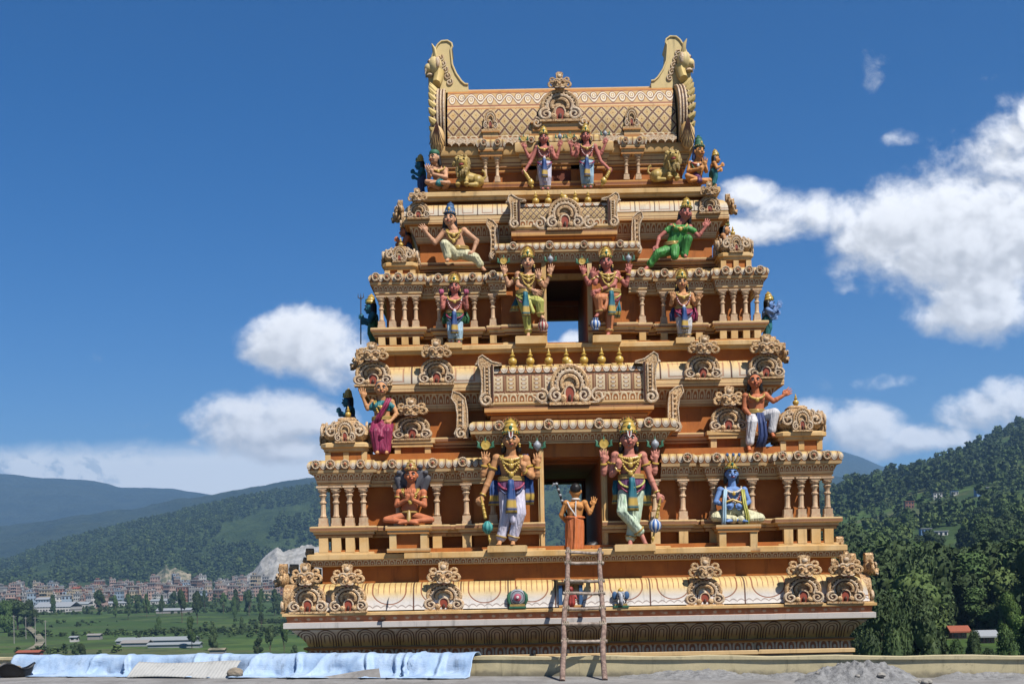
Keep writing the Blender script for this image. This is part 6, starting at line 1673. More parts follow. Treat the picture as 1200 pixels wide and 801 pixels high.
# ---- right-hand slope: big trees just beyond the roof, then the wooded hillside
GN = 'trees just beyond the parapet'
near = [(1098, 122, 32, 736, 'big', 1, m_leafd), (1141, 117, 24, 741, 'big', 2, m_leafd), (1178, 112, 34, 738, 'big', 0, m_leafm), (1120, 110, 26, 752, 'big', 2, m_leafm), (1160, 108, 26, 756, 'big', 1, m_leafd), (1030, 105, 70, 694, 'big', 0, m_leafd), (1075, 112, 78, 697, 'big', 2, m_leafd), (1003, 118, 46, 720, 'big', 1, m_leafd), (1052, 90, 52, 722, 'big', 2, m_leafd), 
        (1180, 140, 32, 690, 'big', 3, m_leafl), (1200, 132, 40, 722, 'big', 0, m_leafl), (1215, 120, 60, 712, 'big', 1, m_leafm), (1013, 190, 40, 690, 'mid', 0, m_leafm), (1128, 235, 36, 692, 'mid', 3, m_leafl), (1150, 240, 40, 684, 'mid', 1, m_leafd), (1188, 220, 44, 672, 'mid', 0, m_leafd), (1240, 150, 80, 690, 'big', 0, m_leafd), (1280, 160, 80, 680, 'big', 2, m_leafd)]
for px, Y, wp, yt, kd, i, mt in near:
    ground_tree(px, Y, wp, yt, kd, i, mt, {m_leafd: 'dark leafy tree just beyond the roof parapet', m_leafm: 'mid green leafy tree beyond the roof parapet', m_leafl: 'bright green leafy tree at the right edge beyond the parapet'}[mt], GN, .12)
CLEAR = [(1100, 440, 70, 52), (1062, 430, 36, 45), (1120, 590, 62, 62), (1085, 590, 28, 60), (1060, 755, 22, 60), (1125, 810, 48, 62), (1085, 820, 26, 55), (1197, 800, 22, 60), (1140, 915, 20, 55), (1158, 150, 24, 34), (1120, 160, 22, 36), (1020, 620, 26, 50)]
def clear(px, Y): return any(((px - a) / c) ** 2 + ((Y - b) / d) ** 2 < 1 for a, b, c, d in CLEAR)
sv, sq_ = crown_arrays(90, 5, 6, 1.0, .26, True); sv2, sq2 = crown_arrays(80, 8, 5, 1.3, .28, True)
mv, mq_ = crown_arrays(1100, 15, 11, 1.0, .08, True); mv2, mq2 = crown_arrays(1100, 16, 11, 1.25, .08, True)
def merge(insts, name, label, mats, kind='stuff'):
    """insts: (x, y, z, r, h, which, mat)"""
    VV, QQ, MM = [], [], []; b = 0
    for x, y, z, r, h, wch, mt in insts:
        v, q = ((sv, sq_), (sv2, sq2), (mv, mq_), (mv2, mq2))[wch]
        a = random.uniform(0, 6.28); c, s_ = math.cos(a), math.sin(a)
        w = np.stack([(v[:, 0] * c - v[:, 1] * s_) * r + x, (v[:, 0] * s_ + v[:, 1] * c) * r + y, v[:, 2] * h / 1.9 + z], 1)
        VV.append(w); QQ.append(q + b); MM.append(np.full(len(q), mt)); b += len(w)
    me = np_mesh(name, np.concatenate(VV), np.concatenate(QQ), mats, smooth=False, midx=np.concatenate(MM))
    return tag(link(name, me), label, kind=kind)
def lm(name, a, b):
    return material(name, lambda t: mix(t, sstep(.3, .7, noise(t, geo_pos(t), .05, 5, .65)), a, b), rough=.8, spec=.15, bump=0, grime=False)
fm = [lm('forest_dark', (0.022, 0.037, 0.014), (0.043, 0.065, 0.023)), lm('forest_green', (0.035, 0.061, 0.019), (0.064, 0.095, 0.030)), lm('forest_light', (0.055, 0.086, 0.024), (0.085, 0.115, 0.036))]
ind = 0; ins = []
GH = 'trees on the wooded hillside to the right'
while len(ins) < 7600:
    px = random.uniform(800, 1560); Y = 170 * (1750 / 170) ** (random.random() ** .8)
    if clear(px, Y): continue
    x = dirx(px) * Y
    d = float(fbm(np.array([x / 90]), np.array([Y / 90]), 3, 44)[0])
    if d < .44 and Y > 240: continue
    z = float(ground_h(np.array([x]), np.array([Y]))[0]); h = min(15, 7.5 * math.exp(random.gauss(0, .38))) * (1.0 if Y > 300 else .85)
    lw = float(fbm(np.array([x / 130 + 9]), np.array([Y / 130]), 3, 91)[0]); mt = random.choices((0, 1, 2), (.62, .30, .08) if lw < .5 else (.2, .45, .35))[0]; h *= 1.0 if lw < .5 else .7
    if 260 < Y < 400 and 1035 < px < 1160: h = min(h, 4.5)
    if Y < 430 and ind < 260 and 930 < px < 1270:
        ind += 1
        tree(x, Y, z - .5, h * random.uniform(.36, .5), h, 'mid', random.randrange(4), (m_leafd, m_leafm, m_leafl)[mt], ('dark', 'mid', 'bright')[mt] + ' green tree in the woods on the hillside to the right', GH, .12)
    else: ins.append((x, Y, z - 1.0, h * random.uniform(.4, .55), h, random.randrange(2) + (2 if Y < 650 else 0), mt))
merge(ins, 'hillside_forest', 'dense woods covering the hillside to the right', fm)
ins = []
rx = np.array([dirx(a, b) for a, b in mid_ridge]); re_ = np.array([elev(a, b) for a, b in mid_ridge])
while len(ins) < 7000:   # trees of the wooded hill behind the town
    u = random.uniform(dirx(-80), dirx(400)) if len(ins) < 4200 else random.choice((random.uniform(dirx(-320), dirx(-80)), random.uniform(dirx(400), dirx(900)), random.uniform(dirx(400), dirx(900)))); T = random.random() ** .8
    Y = 1750 + 1150 * T; X = u * Y
    if float(fbm(np.array([X / 170]), np.array([Y / 170]), 3, 71)[0]) < .36 + (.05 if dirx(300) < u < dirx(450) else 0): continue
    Zr = EYE + np.interp(u, rx, re_) * 2900; prof = T ** 1.15 * .55 + .45 * (T * T * (3 - 2 * T))
    n = float(fbm(np.array([X / 520]), np.array([Y / 520]), 5, 4, True)[0]) - .55
    z = 2 + (Zr - 2) * prof + n * 90 * max(0, 1 - abs(2 * T - 1)); h = random.uniform(9, 15)
    ins.append((X, Y, z - 1, h * .5, h, random.randrange(2), random.choices((0, 1, 2), (.6, .35, .05))[0]))
merge(ins, 'hill_forest', 'dark woods covering the hill behind the town', fm)
ins = []
while len(ins) < 1500:   # hedges and bushes between the fields
    u = random.uniform(dirx(-60), dirx(380)); Y = random.uniform(330, 1250); X = u * Y
    row = abs(math.sin(Y / 37.0 + 2.0 * float(vnoise(np.array([X / 200]), np.array([Y / 200]), 6)[0])))
    if row > .26 and random.random() > .08: continue
    if float(fbm(np.array([X / 120]), np.array([Y / 70]), 3, 61)[0]) < .42: continue
    z = float(ground_h(np.array([X]), np.array([Y]))[0]); h = random.uniform(.8, 3.0)
    ins.append((X, Y, z - .3, h * random.uniform(.6, 1.1), h, random.randrange(2), random.choices((0, 1, 2), (.5, .4, .1))[0]))
merge(ins, 'hedges', 'low bushes and hedges between the fields', fm)
# ------------------------------------------------------------------ far town, sheds, houses on the right
random.seed(21)
def f_house(wall):
    def f(t):
        u, v = uvw(t)
        fu = vabs(vfrac(u / 2.6) - .5); fv = vfrac(v / 3.0)
        win = sstep(.30, .26, fu) * sstep(.28, .34, fv) * sstep(.80, .74, fv)
        win = win * sstep(-.5, .5, v)
        band = sstep(.93, .96, fv)
        c = mix(t, band * .5, wall, (0.5, 0.48, 0.45))
        return mix(t, win, c, (0.03, 0.03, 0.035))
    return f
HW = {'brick red': (0.36, 0.16, 0.10), 'pinkish': (0.50, 0.34, 0.28), 'white': (0.62, 0.60, 0.57), 'grey': (0.32, 0.31, 0.30), 'cream': (0.52, 0.42, 0.28), 'pale blue': (0.33, 0.42, 0.52), 'brown': (0.22, 0.13, 0.09)}
hmat = {k: material('house_wall_' + k.replace(' ', '_'), f_house(c), rough=.8, bump=0) for k, c in HW.items()}
m_flat = paint('flat_roof', (0.33, 0.31, 0.29), rough=.9); m_tin = paint('tin_roof', (0.36, 0.38, 0.40), rough=.6); m_blueroof = paint('blue_tin_roof', (0.09, 0.20, 0.40), rough=.5); m_redroof = paint('red_roof_tiles', (0.36, 0.10, 0.05), rough=.8)
m_pink = paint('house_wall_pink', (0.42, 0.20, 0.19)); m_glass = paint('window_dark', (0.02, 0.025, 0.03), rough=.2, spec=.6)
def wallbox(m, x0, x1, y0, y1, z0, z1, mt=0, roof=1):
    for (a, b) in (((x0, y0), (x1, y0)), ((x1, y0), (x1, y1)), ((x1, y1), (x0, y1)), ((x0, y1), (x0, y0))):
        L = math.hypot(b[0] - a[0], b[1] - a[1])
        m.add([(a[0], a[1], z0), (b[0], b[1], z0), (b[0], b[1], z1), (a[0], a[1], z1)], [(0, 1, 2, 3)], [[(0, z0), (L, z0), (L, z1), (0, z1)]], mt)
    m.add([(x0, y0, z1), (x1, y0, z1), (x1, y1, z1), (x0, y1, z1)], [(0, 1, 2, 3)], None, roof)
HM = {}
def house_me(col, kind):
    if (col, kind) in HM: return HM[(col, kind)]
    m = MB(); w, d, fl = [(7, 8, 3), (9, 8, 4), (6, 7, 2), (8, 9, 5), (10, 7, 3)][kind]; h = fl * 3
    wallbox(m, -w / 2, w / 2, -d / 2, d / 2, -4, h)
    m.box(-w / 2 - .4, w / 2 + .4, -d / 2 - .4, d / 2 + .4, h + .003, h + .25, 1); 
    for x0, x1, y0, y1 in ((-w / 2, w / 2, -d / 2, -d / 2 + .2), (-w / 2, w / 2, d / 2 - .2, d / 2), (-w / 2, -w / 2 + .2, -d / 2 + .2, d / 2 - .2), (w / 2 - .2, w / 2, -d / 2 + .2, d / 2 - .2)): m.box(x0, x1, y0, y1, h + .25, h + 1.0, 1)
    wallbox(m, -w / 2 + .6, -w / 2 + 3.4, -.5, d / 2 - .6, h + .26, h + 2.7)
    m.lathe([(.6, h + .25), (.6, h + 1.6), (.3, h + 1.8)], (w / 2 - 1.4, 1, 0), 8, 1)
    if kind in (1, 3): 
        for k in range(1, fl): m.box(-w / 2 + .8, w / 2 - .8, -d / 2 - 1.1, -d / 2 - .02, k * 3 - .15, k * 3, 1)
    HM[(col, kind)] = m.mesh('house', [hmat[col], m_flat], 1.0, 0, weld=False)
    return HM[(col, kind)]
GT = 'houses of the far town'
cols = list(HW); wts = (.22, .24, .16, .14, .10, .05, .09)
n = 0
while n < 285:
    px = random.uniform(-25, 352); Y = random.uniform(1240, 1800) if random.random() < .85 else random.uniform(1130, 1300)
    if Y < 1300 and not (px < 120): Y = random.uniform(1330, 1800)
    x = dirx(px) * Y; z = float(ground_h(np.array([x]), np.array([Y]))[0])
    c = random.choices(cols, wts)[0]; s = random.uniform(.9, 1.3)
    tag(link('house', house_me(c, random.choices(range(5), (.3, .2, .3, .1, .1))[0]), None, (x, Y, z), (0, 0, random.uniform(-.5, .5)), (s, s, s * random.uniform(.95, 1.3))),
        'small ' + c + ' flat-roofed house among the houses of the far town', 'house', GT)
    n += 1
ins = []
for i in range(300):   # trees between the houses
    px = random.uniform(-30, 360); Y = random.uniform(1180, 1850); x = dirx(px) * Y; z = float(ground_h(np.array([x]), np.array([Y]))[0]); h = random.uniform(4, 9)
    ins.append((x, Y, z - .5, h * .5, h, random.randrange(2), random.choices((0, 1, 2), (.6, .3, .1))[0]))
merge(ins, 'town_trees', 'dark tree clumps between the houses of the far town', fm)
def shed(px, py, Y, wpx, hm, dep, mwall, mroof, label, name='shed'):
    x, z = at_px(px, py, Y); z = float(ground_h(np.array([x]), np.array([float(Y)]))[0]); w = wpx / F * Y
    o = empty(name, (x, Y, z), label, 'shed')
    m = MB(); wallbox(m, -w / 2, w / 2, -dep / 2, dep / 2, -3, hm, 0, 0); m.build('wall', [mwall], o, angle=0)
    m = MB(); m.prism([(-dep / 2 - .5, hm + .02), (0, hm + dep * .14), (dep / 2 + .5, hm + .02), (dep / 2 + .5, hm + .2), (0, hm + dep * .14 + .25), (-dep / 2 - .5, hm + .2)], -w / 2 - .5, w / 2 + .5, 0, 'yz'); m.build('roof', [mroof], o, angle=0)
m_polyth = paint('pale_sheeting', (0.34, 0.37, 0.38), rough=.6)
shed(52, 690, 1180, 15, 9, 14, hmat['pale blue'], m_tin, 'tall pale blue-grey building at the near edge of the far town')
shed(68, 704, 1090, 42, 4.5, 30, hmat['white'], m_tin, 'long grey-roofed shed at the near edge of the far town')
shed(22, 693, 1150, 14, 5, 14, hmat['white'], m_blueroof, 'white shed with blue roof at the left edge of the far town')
shed(6, 698, 1100, 18, 4, 20, hmat['pale blue'], m_blueroof, 'low blue-roofed shed at the far left of the town')
shed(95, 694, 1180, 22, 4, 16, hmat['white'], m_polyth, 'low white shed before the brick houses')
shed(136, 693, 1220, 30, 3, 12, hmat['white'], m_tin, 'long low tin-roofed shed before the town')
shed(191, 691, 1260, 26, 3.5, 12, hmat['white'], m_polyth, 'low pale-roofed shed before the middle of the town')
shed(203, 686, 1300, 9, 10, 9, hmat['white'], m_flat, 'bright white block standing out in the far town', 'white_block')
shed(111, 690, 1270, 8, 10, 9, hmat['white'], m_flat, 'narrow white block near the brown temple in the far town', 'white_block')
shed(90, 682, 1330, 8, 17, 9, hmat['cream'], m_redroof, 'tall brown tower house rising above the far town', 'tower_house')
shed(185, 736, 560, 90, 1.6, 10, m_polyth, m_polyth, 'long pale polythene tunnel on the fields')
shed(160, 738, 545, 30, 1.4, 8, m_polyth, m_flat, 'grey low tunnel left of the long polythene tunnel')
shed(205, 741, 530, 60, 1.3, 6, m_polyth, m_polyth, 'narrow pale tunnel in front of the long polythene tunnel')
shed(205, 699, 1000, 40, 2.2, 12, m_flat, m_tin, 'long grey shed beyond the row of dark field trees')
shed(35, 746, 480, 25, 1.8, 5, m_redroof, m_redroof, 'low dark red shed at the left of the fields')
shed(255, 747, 470, 17, 1.8, 4, m_flat, m_soil, 'low brown hut on the near fields')
shed(111, 727, 620, 14, 2.2, 5, m_flat, m_flat, 'small dark hut on the left fields')
shed(87, 730, 600, 8, 2.2, 4, hmat['white'], m_tin, 'tiny white hut on the left fields')
shed(30, 760, 410, 26, 1.4, 5, m_polyth, m_tin, 'low pale shed near the left end of the blue sheet')
for j, (px, yb, yt, Y) in enumerate([(16, 735, 720, 600), (30, 735, 722, 640), (41, 737, 722, 600), (53, 745, 726, 520)]):
    x, zt = at_px(px, yt, Y); z = float(ground_h(np.array([x]), np.array([float(Y)]))[0])
    o = empty('utility_pole', (x, Y, z), 'thin grey utility pole on the left fields', 'utility pole', 'utility poles on the left fields')
    m = MB(); m.tube([(0, 0, -1), (0, 0, zt - z)], [.22, .15], 8); m.build('pole', m_flat, o)
    m = MB(); m.box(-.9, .9, -.08, .08, zt - z - .8, zt - z - .6); m.build('crossarm', m_flat, o, angle=0)
m = MB(); P = []
for px, Y in ((28, 500), (42, 540), (47, 600), (40, 680), (30, 800)):
    x = dirx(px) * Y; P.append((x, Y))
v = []; 
for x, y in P:
    for s_ in (-2, 2): v.append((x + s_, y, float(ground_h(np.array([x]), np.array([float(y)]))[0]) + 1.3))
m.add(v, [(2 * i, 2 * i + 1, 2 * i + 3, 2 * i + 2) for i in range(len(P) - 1)]); tag(m.build('path', m_soil), 'pale dirt path across the left fields', kind='structure')

def solve_y(px, py, Y):
    ys_ = np.arange(max(70, Y - 130), Y + 130, 2.0); zg = ground_h(dirx(px, py) * ys_, ys_)
    row = (zg - EYE) / ys_ - elev(px, py)
    return float(ys_[np.argmin(np.abs(row) + np.abs(ys_ - Y) * 2e-5)])
def hill_house(px, py, Y, wpx, hpx, wallm, roofm, label, gable=False, wins=3):
    Y = solve_y(px, py + hpx * .45, Y)
    x, z = at_px(px, py, Y); zg = float(ground_h(np.array([x]), np.array([float(Y)]))[0]); w = wpx / F * Y; h = hpx / F * Y; d = w * .7
    o = empty('house', (x, Y, zg - .2), label, 'house')
    m = MB(); m.box(-w / 2, w / 2, -d / 2, d / 2, -6, h); m.build('wall', [wallm], o, angle=0)
    m = MB()
    if gable: m.prism([(-d / 2 - .6, h - .2), (0, h + d * .32), (d / 2 + .6, h - .2), (d / 2 + .6, h), (0, h + d * .32 + .3), (-d / 2 - .6, h)], -w / 2 - .5, w / 2 + .5, 0, 'yz')
    else: m.box(-w / 2 - .4, w / 2 + .4, -d / 2 - .4, d / 2 + .4, h + .003, h + .3); 
    m.build('roof', [roofm], o, angle=0)
    nf = max(1, round(h / 3))
    for f_ in range(nf):
        for k in range(wins):
            xx = -w / 2 + w * (k + .5) / wins; zz = h * (f_ + .55) / nf; a = w / wins * .26; b = h / nf * .26
            m = MB(); m.box(-a, a, -.06, .06, -b, b); m.build('window', [m_glass], o, loc=(xx, -d / 2 - .05, zz), angle=0)
P_ = lambda n_, c: paint(n_, c)
m_wh = paint('white_wall', (0.62, 0.61, 0.58)); m_bl = paint('blue_wall', (0.16, 0.30, 0.52)); m_stone = paint('stone_wall', (0.20, 0.17, 0.14)); m_bk = paint('brick_wall', (0.28, 0.12, 0.08))
hill_house(1122, 653, 450, 0.1 + 22, 9, m_stone, m_flat, 'grey-brown stone house beside the green clearing on the hillside') if False else None
hill_house(1083, 644, 455, 22, 8, m_stone, m_flat, 'dark stone house at the left of the green clearing')
hill_house(1101, 625, 610, 16, 6, m_wh, m_tin, 'long pale low house above the green clearing')
hill_house(1084, 623, 620, 12, 7, m_bl, m_tin, 'blue house above the green clearing')
hill_house(1150, 576, 850, 14, 9, m_bl, m_wh, 'bright blue and white house high on the hillside')
hill_house(1118, 578, 850, 8, 5, m_wh, m_blueroof, 'small white house with blue roof high on the hillside')
hill_house(1098, 581, 840, 10, 7, m_wh, m_flat, 'white house left of the bright blue house on the hillside')
hill_house(1065, 588, 790, 10, 8, m_bk, m_redroof, 'brick house at the left of the hillside clearing')
hill_house(1138, 561, 950, 12, 5, m_stone, m_tin, 'grey house highest on the wooded hillside')
hill_house(1140, 616, 650, 22, 5, m_stone, m_flat, 'long dark house among trees right of the pale low house')
hill_house(1122, 742, 150, 17, 10, m_pink, m_redroof, 'small pink house with red roof behind the near trees', True, 2)
hill_house(1154, 748, 142, 18, 10, m_pink, m_tin, 'pink house with grey tin roof behind the near trees', True, 3)
m = MB(); P = [(1050, 440), (1060, 446), (1072, 452), (1080, 458)]; v = []
for px, Y in P:
    x = dirx(px) * Y
    for s_ in (-3, 3): v.append((x, Y + s_, float(ground_h(np.array([x]), np.array([float(Y + s_)]))[0]) + .5))
m.add(v, [(2 * i, 2 * i + 1, 2 * i + 3, 2 * i + 2) for i in range(len(P) - 1)]); tag(m.build('path', m_soil), 'pale track beside the stone house', kind='structure')
# ------------------------------------------------------------------ the roof terrace: floor, parapet, ladder, cloth, rubble
random.seed(3)
def f_conc(t):
    p = geo_pos(t); n = noise(t, p, 1.3, 5, .6); n2 = noise(t, p, 9.0, 5, .65)
    c = mix(t, sstep(.35, .65, n), (0.34, 0.33, 0.32), (0.24, 0.23, 0.22))
    return mix(t, sstep(.55, .7, n2) * .5, c, (0.15, 0.14, 0.13)), n2
m_conc = material('cement_floor', f_conc, rough=.9, bump=.6, bdist=.02)
def f_parapet(t):
    p = geo_pos(t); n = noise(t, p, 2.2, 6, .7); x, y, z = sep(t, p)
    c = mix(t, sstep(.35, .7, n), (0.74, 0.63, 0.38), (0.60, 0.52, 0.32))
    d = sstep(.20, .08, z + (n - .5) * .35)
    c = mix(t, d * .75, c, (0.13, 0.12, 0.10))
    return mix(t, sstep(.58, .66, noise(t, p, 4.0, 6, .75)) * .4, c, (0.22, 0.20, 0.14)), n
m_parapet = material('weathered_yellow_wall', f_parapet, rough=.8, bump=.4, bdist=.01)
FZ = .07
def build_floor():
    pts = [(-20, -12), (20, -12)] + [tuple(A0 + DD * s_ - NN * .18) for s_ in (27, -8)]
    m = MB(); m.prism(pts, -.3, FZ, 0, 'xy'); tag(m.build('roof_floor', m_conc, angle=0), 'grey cement roof terrace floor', kind='structure')
    o = empty('lower_building', (0, 10, -14), 'plain cream building carrying the roof terrace and the temple tower', 'building')
    m = MB(); m.prism([(a * .99, b - 10 - .05) for a, b in pts], -3, 13.69, 0, 'xy'); m.box(TX - 4.85, TX + 4.85, 11.9, 17.0, -3, 13.5); m.build('wall', m_cream, o, angle=0)

PH = .40
def pp_at(px):
    """point of the parapet's front foot seen in column px"""
    u = dirx(px, 770); a = A0; b = B0; d = b - a
    s_ = (u * a[1] - a[0]) / (d[0] - u * d[1]); return a + d * s_
A0 = np.array([-600 / F * 23.0, 23.0]); B0 = np.array([600 / F * 17.8, 17.8]); DD = (B0 - A0) / np.linalg.norm(B0 - A0); NN = np.array([DD[1], -DD[0]])   # along, towards the camera
ang = math.atan2(DD[1], DD[0])
build_floor()
par = empty('parapet_wall', (A0[0], A0[1], 0), 'low weathered yellow parapet wall across the roof terrace', 'wall', rz=ang)
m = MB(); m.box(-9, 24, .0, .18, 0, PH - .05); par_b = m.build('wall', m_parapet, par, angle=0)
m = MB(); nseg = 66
for i in range(nseg):
    x0 = -9 + 33 * i / nseg; x1 = -9 + 33 * (i + 1) / nseg; a0 = .012 * math.sin(i * 1.7); a1 = .012 * math.sin((i + 1) * 1.7)
    v = [(x0, -.03 + a0 * .5, PH - .05), (x0, -.03 + a0 * .5, PH + a0), (x0, .21, PH + a0), (x0, .21, PH - .05), (x1, -.03 + a1 * .5, PH - .05), (x1, -.03 + a1 * .5, PH + a1), (x1, .21, PH + a1), (x1, .21, PH - .05)]
    m.add(v, [(0, 4, 5, 1), (1, 5, 6, 2), (2, 6, 7, 3), (3, 7, 4, 0)])
m.build('coping', m_parapet, par, angle=20)

# ladder of rough poles
f = empty('ladder', (0, 0, 0), 'rough wooden pole ladder leaning on the tower ledge below the lower doorway', 'ladder')
m_wood = material('weathered_wood', lambda t: (mix(t, sstep(.4, .62, noise(t, geo_pos(t), 14.0, 5, .7)), (0.36, 0.25, 0.20), (0.17, 0.11, 0.09)), noise(t, geo_pos(t), 30.0, 5)), rough=.85, bump=.6, bdist=.01)
m_wood2 = material('pale_weathered_wood', lambda t: (mix(t, sstep(.4, .62, noise(t, geo_pos(t), 14.0, 5, .7)), (0.50, 0.41, 0.34), (0.26, 0.20, 0.16)), noise(t, geo_pos(t), 30.0, 5)), rough=.85, bump=.6, bdist=.01)
m_rope = paint('grey_rope', (0.30, 0.25, 0.18), rough=.9)
PF, PT = 222, 50
fl, fr, tl, tr_ = W(659, 797, PF), W(709, 797, PF), W(665.5, 642, PT), W(703, 643, PT)
fl.z = fr.z = FZ
f.location = ((fl + fr) / 2); ori = f.location.copy()
def rail_pts(a, b, sd):
    g = random.Random(sd); out = []
    for i in range(9):
        t_ = i / 8; q = a.lerp(b, t_) - ori; out.append(q + Vector((g.uniform(-.02, .02), g.uniform(-.01, .01), 0)) * (0 if i in (0, 8) else 1))
    return out
for a, b, sd in ((fl, tl, 3), (fr, tr_, 8)):
    m = MB(); m.tube(rail_pts(a, b, sd), [.046, .044, .048, .042, .044, .041, .043, .039, .036], 10); m.build('rail', m_wood, f)
for y in (645.8, 659.3, 678.9, 694.8, 712, 731, 750):
    best = min((abs((YE - (q.z - EYE) / q.y * F) - (y + 1.5)), t_) for t_ in [i / 400 for i in range(401)] for q in [fl.lerp(tl, t_)])[1]
    g = random.Random(int(y)); a = fl.lerp(tl, best) - ori; b = fr.lerp(tr_, best) - ori; a = a + Vector((-.05, -.035, g.uniform(-.015, .015))); b = b + Vector((.06, -.035, g.uniform(-.015, .02)))
    for e_ in (a.lerp(b, .1), a.lerp(b, .9)):
        m = MB()
        for q in (-.022, 0, .022): m.tube([e_ + Vector((q, .035, 0)) + Vector((q * .5, .060 * math.cos(w), .046 * math.sin(w))) for w in [2 * math.pi * i / 12 for i in range(12)]], .011, 5, closed=True)
        m.build('lashing', m_rope, f)
    m = MB(); m.tube([a, a.lerp(b, .3) + Vector((0, 0, g.uniform(-.012, .006))), a.lerp(b, .7) + Vector((0, 0, g.uniform(-.015, .005))), b], [.030, .028, .027, .030], 8); m.build('rung', m_wood2, f)

# light blue cloth over the left of the parapet
def f_tarp(t):
    p = geo_pos(t); n = noise(t, p, 3.0, 5, .6); n2 = noise(t, p, 70.0, 3, .6)
    mp = t.nodes.new('ShaderNodeMapping'); t.links.new(p, mp.inputs[0]); mp.inputs['Scale'].default_value = (14, 14, 60)
    w = noise(t, mp.outputs[0], 1.0, 3)
    return mix(t, sstep(.3, .7, n), (0.36, 0.52, 0.76), (0.48, 0.62, 0.82)), n2 * .5 + w
m_tarp = material('light_blue_sheet', f_tarp, rough=.6, spec=.3, bump=.35, bdist=.02)
def ploc(px, n, z):
    q = pp_at(px) + NN * n; return Vector((q[0], q[1], z))
prof_t = [(-.24, .30), (-.225, .405), (-.15, .425), (-.02, .43), (.045, .415), (.075, .37), (.10, .31), (.12, .25), (.145, .19), (.18, .135), (.24, .10), (.34, .085), (.46, .08), (.58, .078)]
nu = 420; v = []
gr = np.random.default_rng(9)
waves = [(gr.uniform(-1.1, 1.1), gr.uniform(16, 75), gr.uniform(0, 1), gr.uniform(.03, .085)) for _ in range(9)]
sharp = [(c_, gr.uniform(-.7, .7), gr.uniform(2.5, 6), gr.uniform(.10, .20)) for c_ in (62, 118, 150, 233, 262, 310, 352, 388, 434, 468, 476, 492, 520)]
def crease(px, t_):
    """sharp folds: triangle waves running in several slanting directions, bent by noise"""
    h = 0.0; wx = 26 * (float(fbm(np.array([px / 55]), np.array([t_ * 1.3]), 3, 51)[0]) - .45); wy = .7 * (float(fbm(np.array([px / 40 + 7]), np.array([t_ * 1.5]), 3, 52)[0]) - .45)
    for th, lam, ph, a_ in waves:
        q = ((px + wx) * math.cos(th) + (t_ + wy) * 46 * math.sin(th)) / lam + ph
        h += a_ * (abs((q % 1.0) - .5) * 2 - .5) * (.25 + .75 * t_)
    for c_, sl, w_, a_ in sharp:
        q = abs(px + wx * .4 - c_ - sl * 30 * t_) / w_
        if q < 1: h += a_ * (1 - q) * (.4 + .6 * t_)
    return h + .04
for i in range(nu):
    px = 20 + (559 - 20) * i / (nu - 1); s_ = px / 9.0
    big = (float(fbm(np.array([s_ * .09]), np.array([1.5]), 3, 77)[0]) - .45) * 1.6
    for j, (n_, z_) in enumerate(prof_t):
        t_ = min(1, max(0, (j - 3) / 9)); w = min(1, max(0, (j - 2) / 4))
        cr = crease(px, t_); wr = float(fbm(np.array([s_ * 1.1 + j * .35]), np.array([j * .8]), 4, 5, True)[0]) - .55
        nn_ = n_ + w * (cr * 1.0 + big * .22 + wr * .03) + .02 * w
        zz = z_ + (.35 * cr * (1 if j > 1 else 0) + .05 * big) * (1.0 if j <= 6 else .3) + wr * .012
        hem = .05 * (float(vnoise(np.array([s_ * .5]), np.array([3.]), 8)[0]) - .3) if j > 9 else 0
        v.append(ploc(px + wr * 2.2 * w, nn_ + hem, max(.074, zz)))
np_t = len(prof_t)
me = np_mesh('blue_sheet', np.array([tuple(q) for q in v]), grid_quads(nu, np_t), m_tarp)
o = tag(link('blue_sheet', me), 'crumpled light blue cloth sheet draped over the left of the parapet', 'sheet'); md = o.modifiers.new('t', 'SOLIDIFY'); md.thickness = .006

# corrugated sheet, boards and stones lying before the cloth
m_corr = paint('grey_white_sheet', (0.52, 0.52, 0.50), rough=.6)
nx, ny = 200, 8; a = ploc(178, .80, .09); b = ploc(293, .72, .09); c = ploc(248, .34, .34); v = []
for i in range(nx):
    for j in range(ny):
        s_, t_ = i / (nx - 1), j / (ny - 1)
        q = a.lerp(b, s_) + (c - a.lerp(b, .62)) * t_ * 1.0; v.append((q.x, q.y, q.z + .003 * math.sin(s_ * 2 * math.pi * 30) + .02 * math.sin(s_ * 5 + t_ * 3)))
o = tag(link('corrugated_sheet', np_mesh('corrugated_sheet', np.array(v), grid_quads(nx, ny), m_corr)), 'grey-white ribbed roofing sheet leaning on the blue cloth', 'sheet'); md = o.modifiers.new('t', 'SOLIDIFY'); md.thickness = .006
def stone(name, px, n, z, r, mat, label, cat, seed):
    g = np.random.default_rng(seed); bm = bmesh.new(); bmesh.ops.create_icosphere(bm, subdivisions=4, radius=1.0)
    for w in bm.verts:
        p_ = np.array(w.co); k = 1 + .55 * (float(fbm(np.array([p_[0] * 1.2 + seed]), np.array([p_[1] * 1.2 + p_[2] * 1.7]), 4, seed)[0]) - .47)
        w.co = Vector((p_[0] * r[0] * k, p_[1] * r[1] * k, p_[2] * r[2] * k))
    me = bpy.data.meshes.new(name); bm.to_mesh(me); bm.free(); me.materials.append(mat)
    return tag(link(name, me, None, ploc(px, n, z)), label, cat)
m_stone2 = paint('brown_stone', (0.30, 0.25, 0.19), rough=.9, bump=.6, bdist=.02); m_gstone = paint('grey_stone', (0.34, 0.32, 0.29), rough=.9, bump=.6, bdist=.02)
stone('stone', 297, .66, .16, (.15, .11, .10), m_stone2, 'brown broken stone right of the corrugated sheet', 'stone', 2)
stone('stone', 44, .62, .19, (.17, .12, .10), m_stone2, 'brown stone lying in the black plastic tub', 'stone', 6)
m_black = paint('black_plastic', (0.018, 0.018, 0.02), rough=.5)
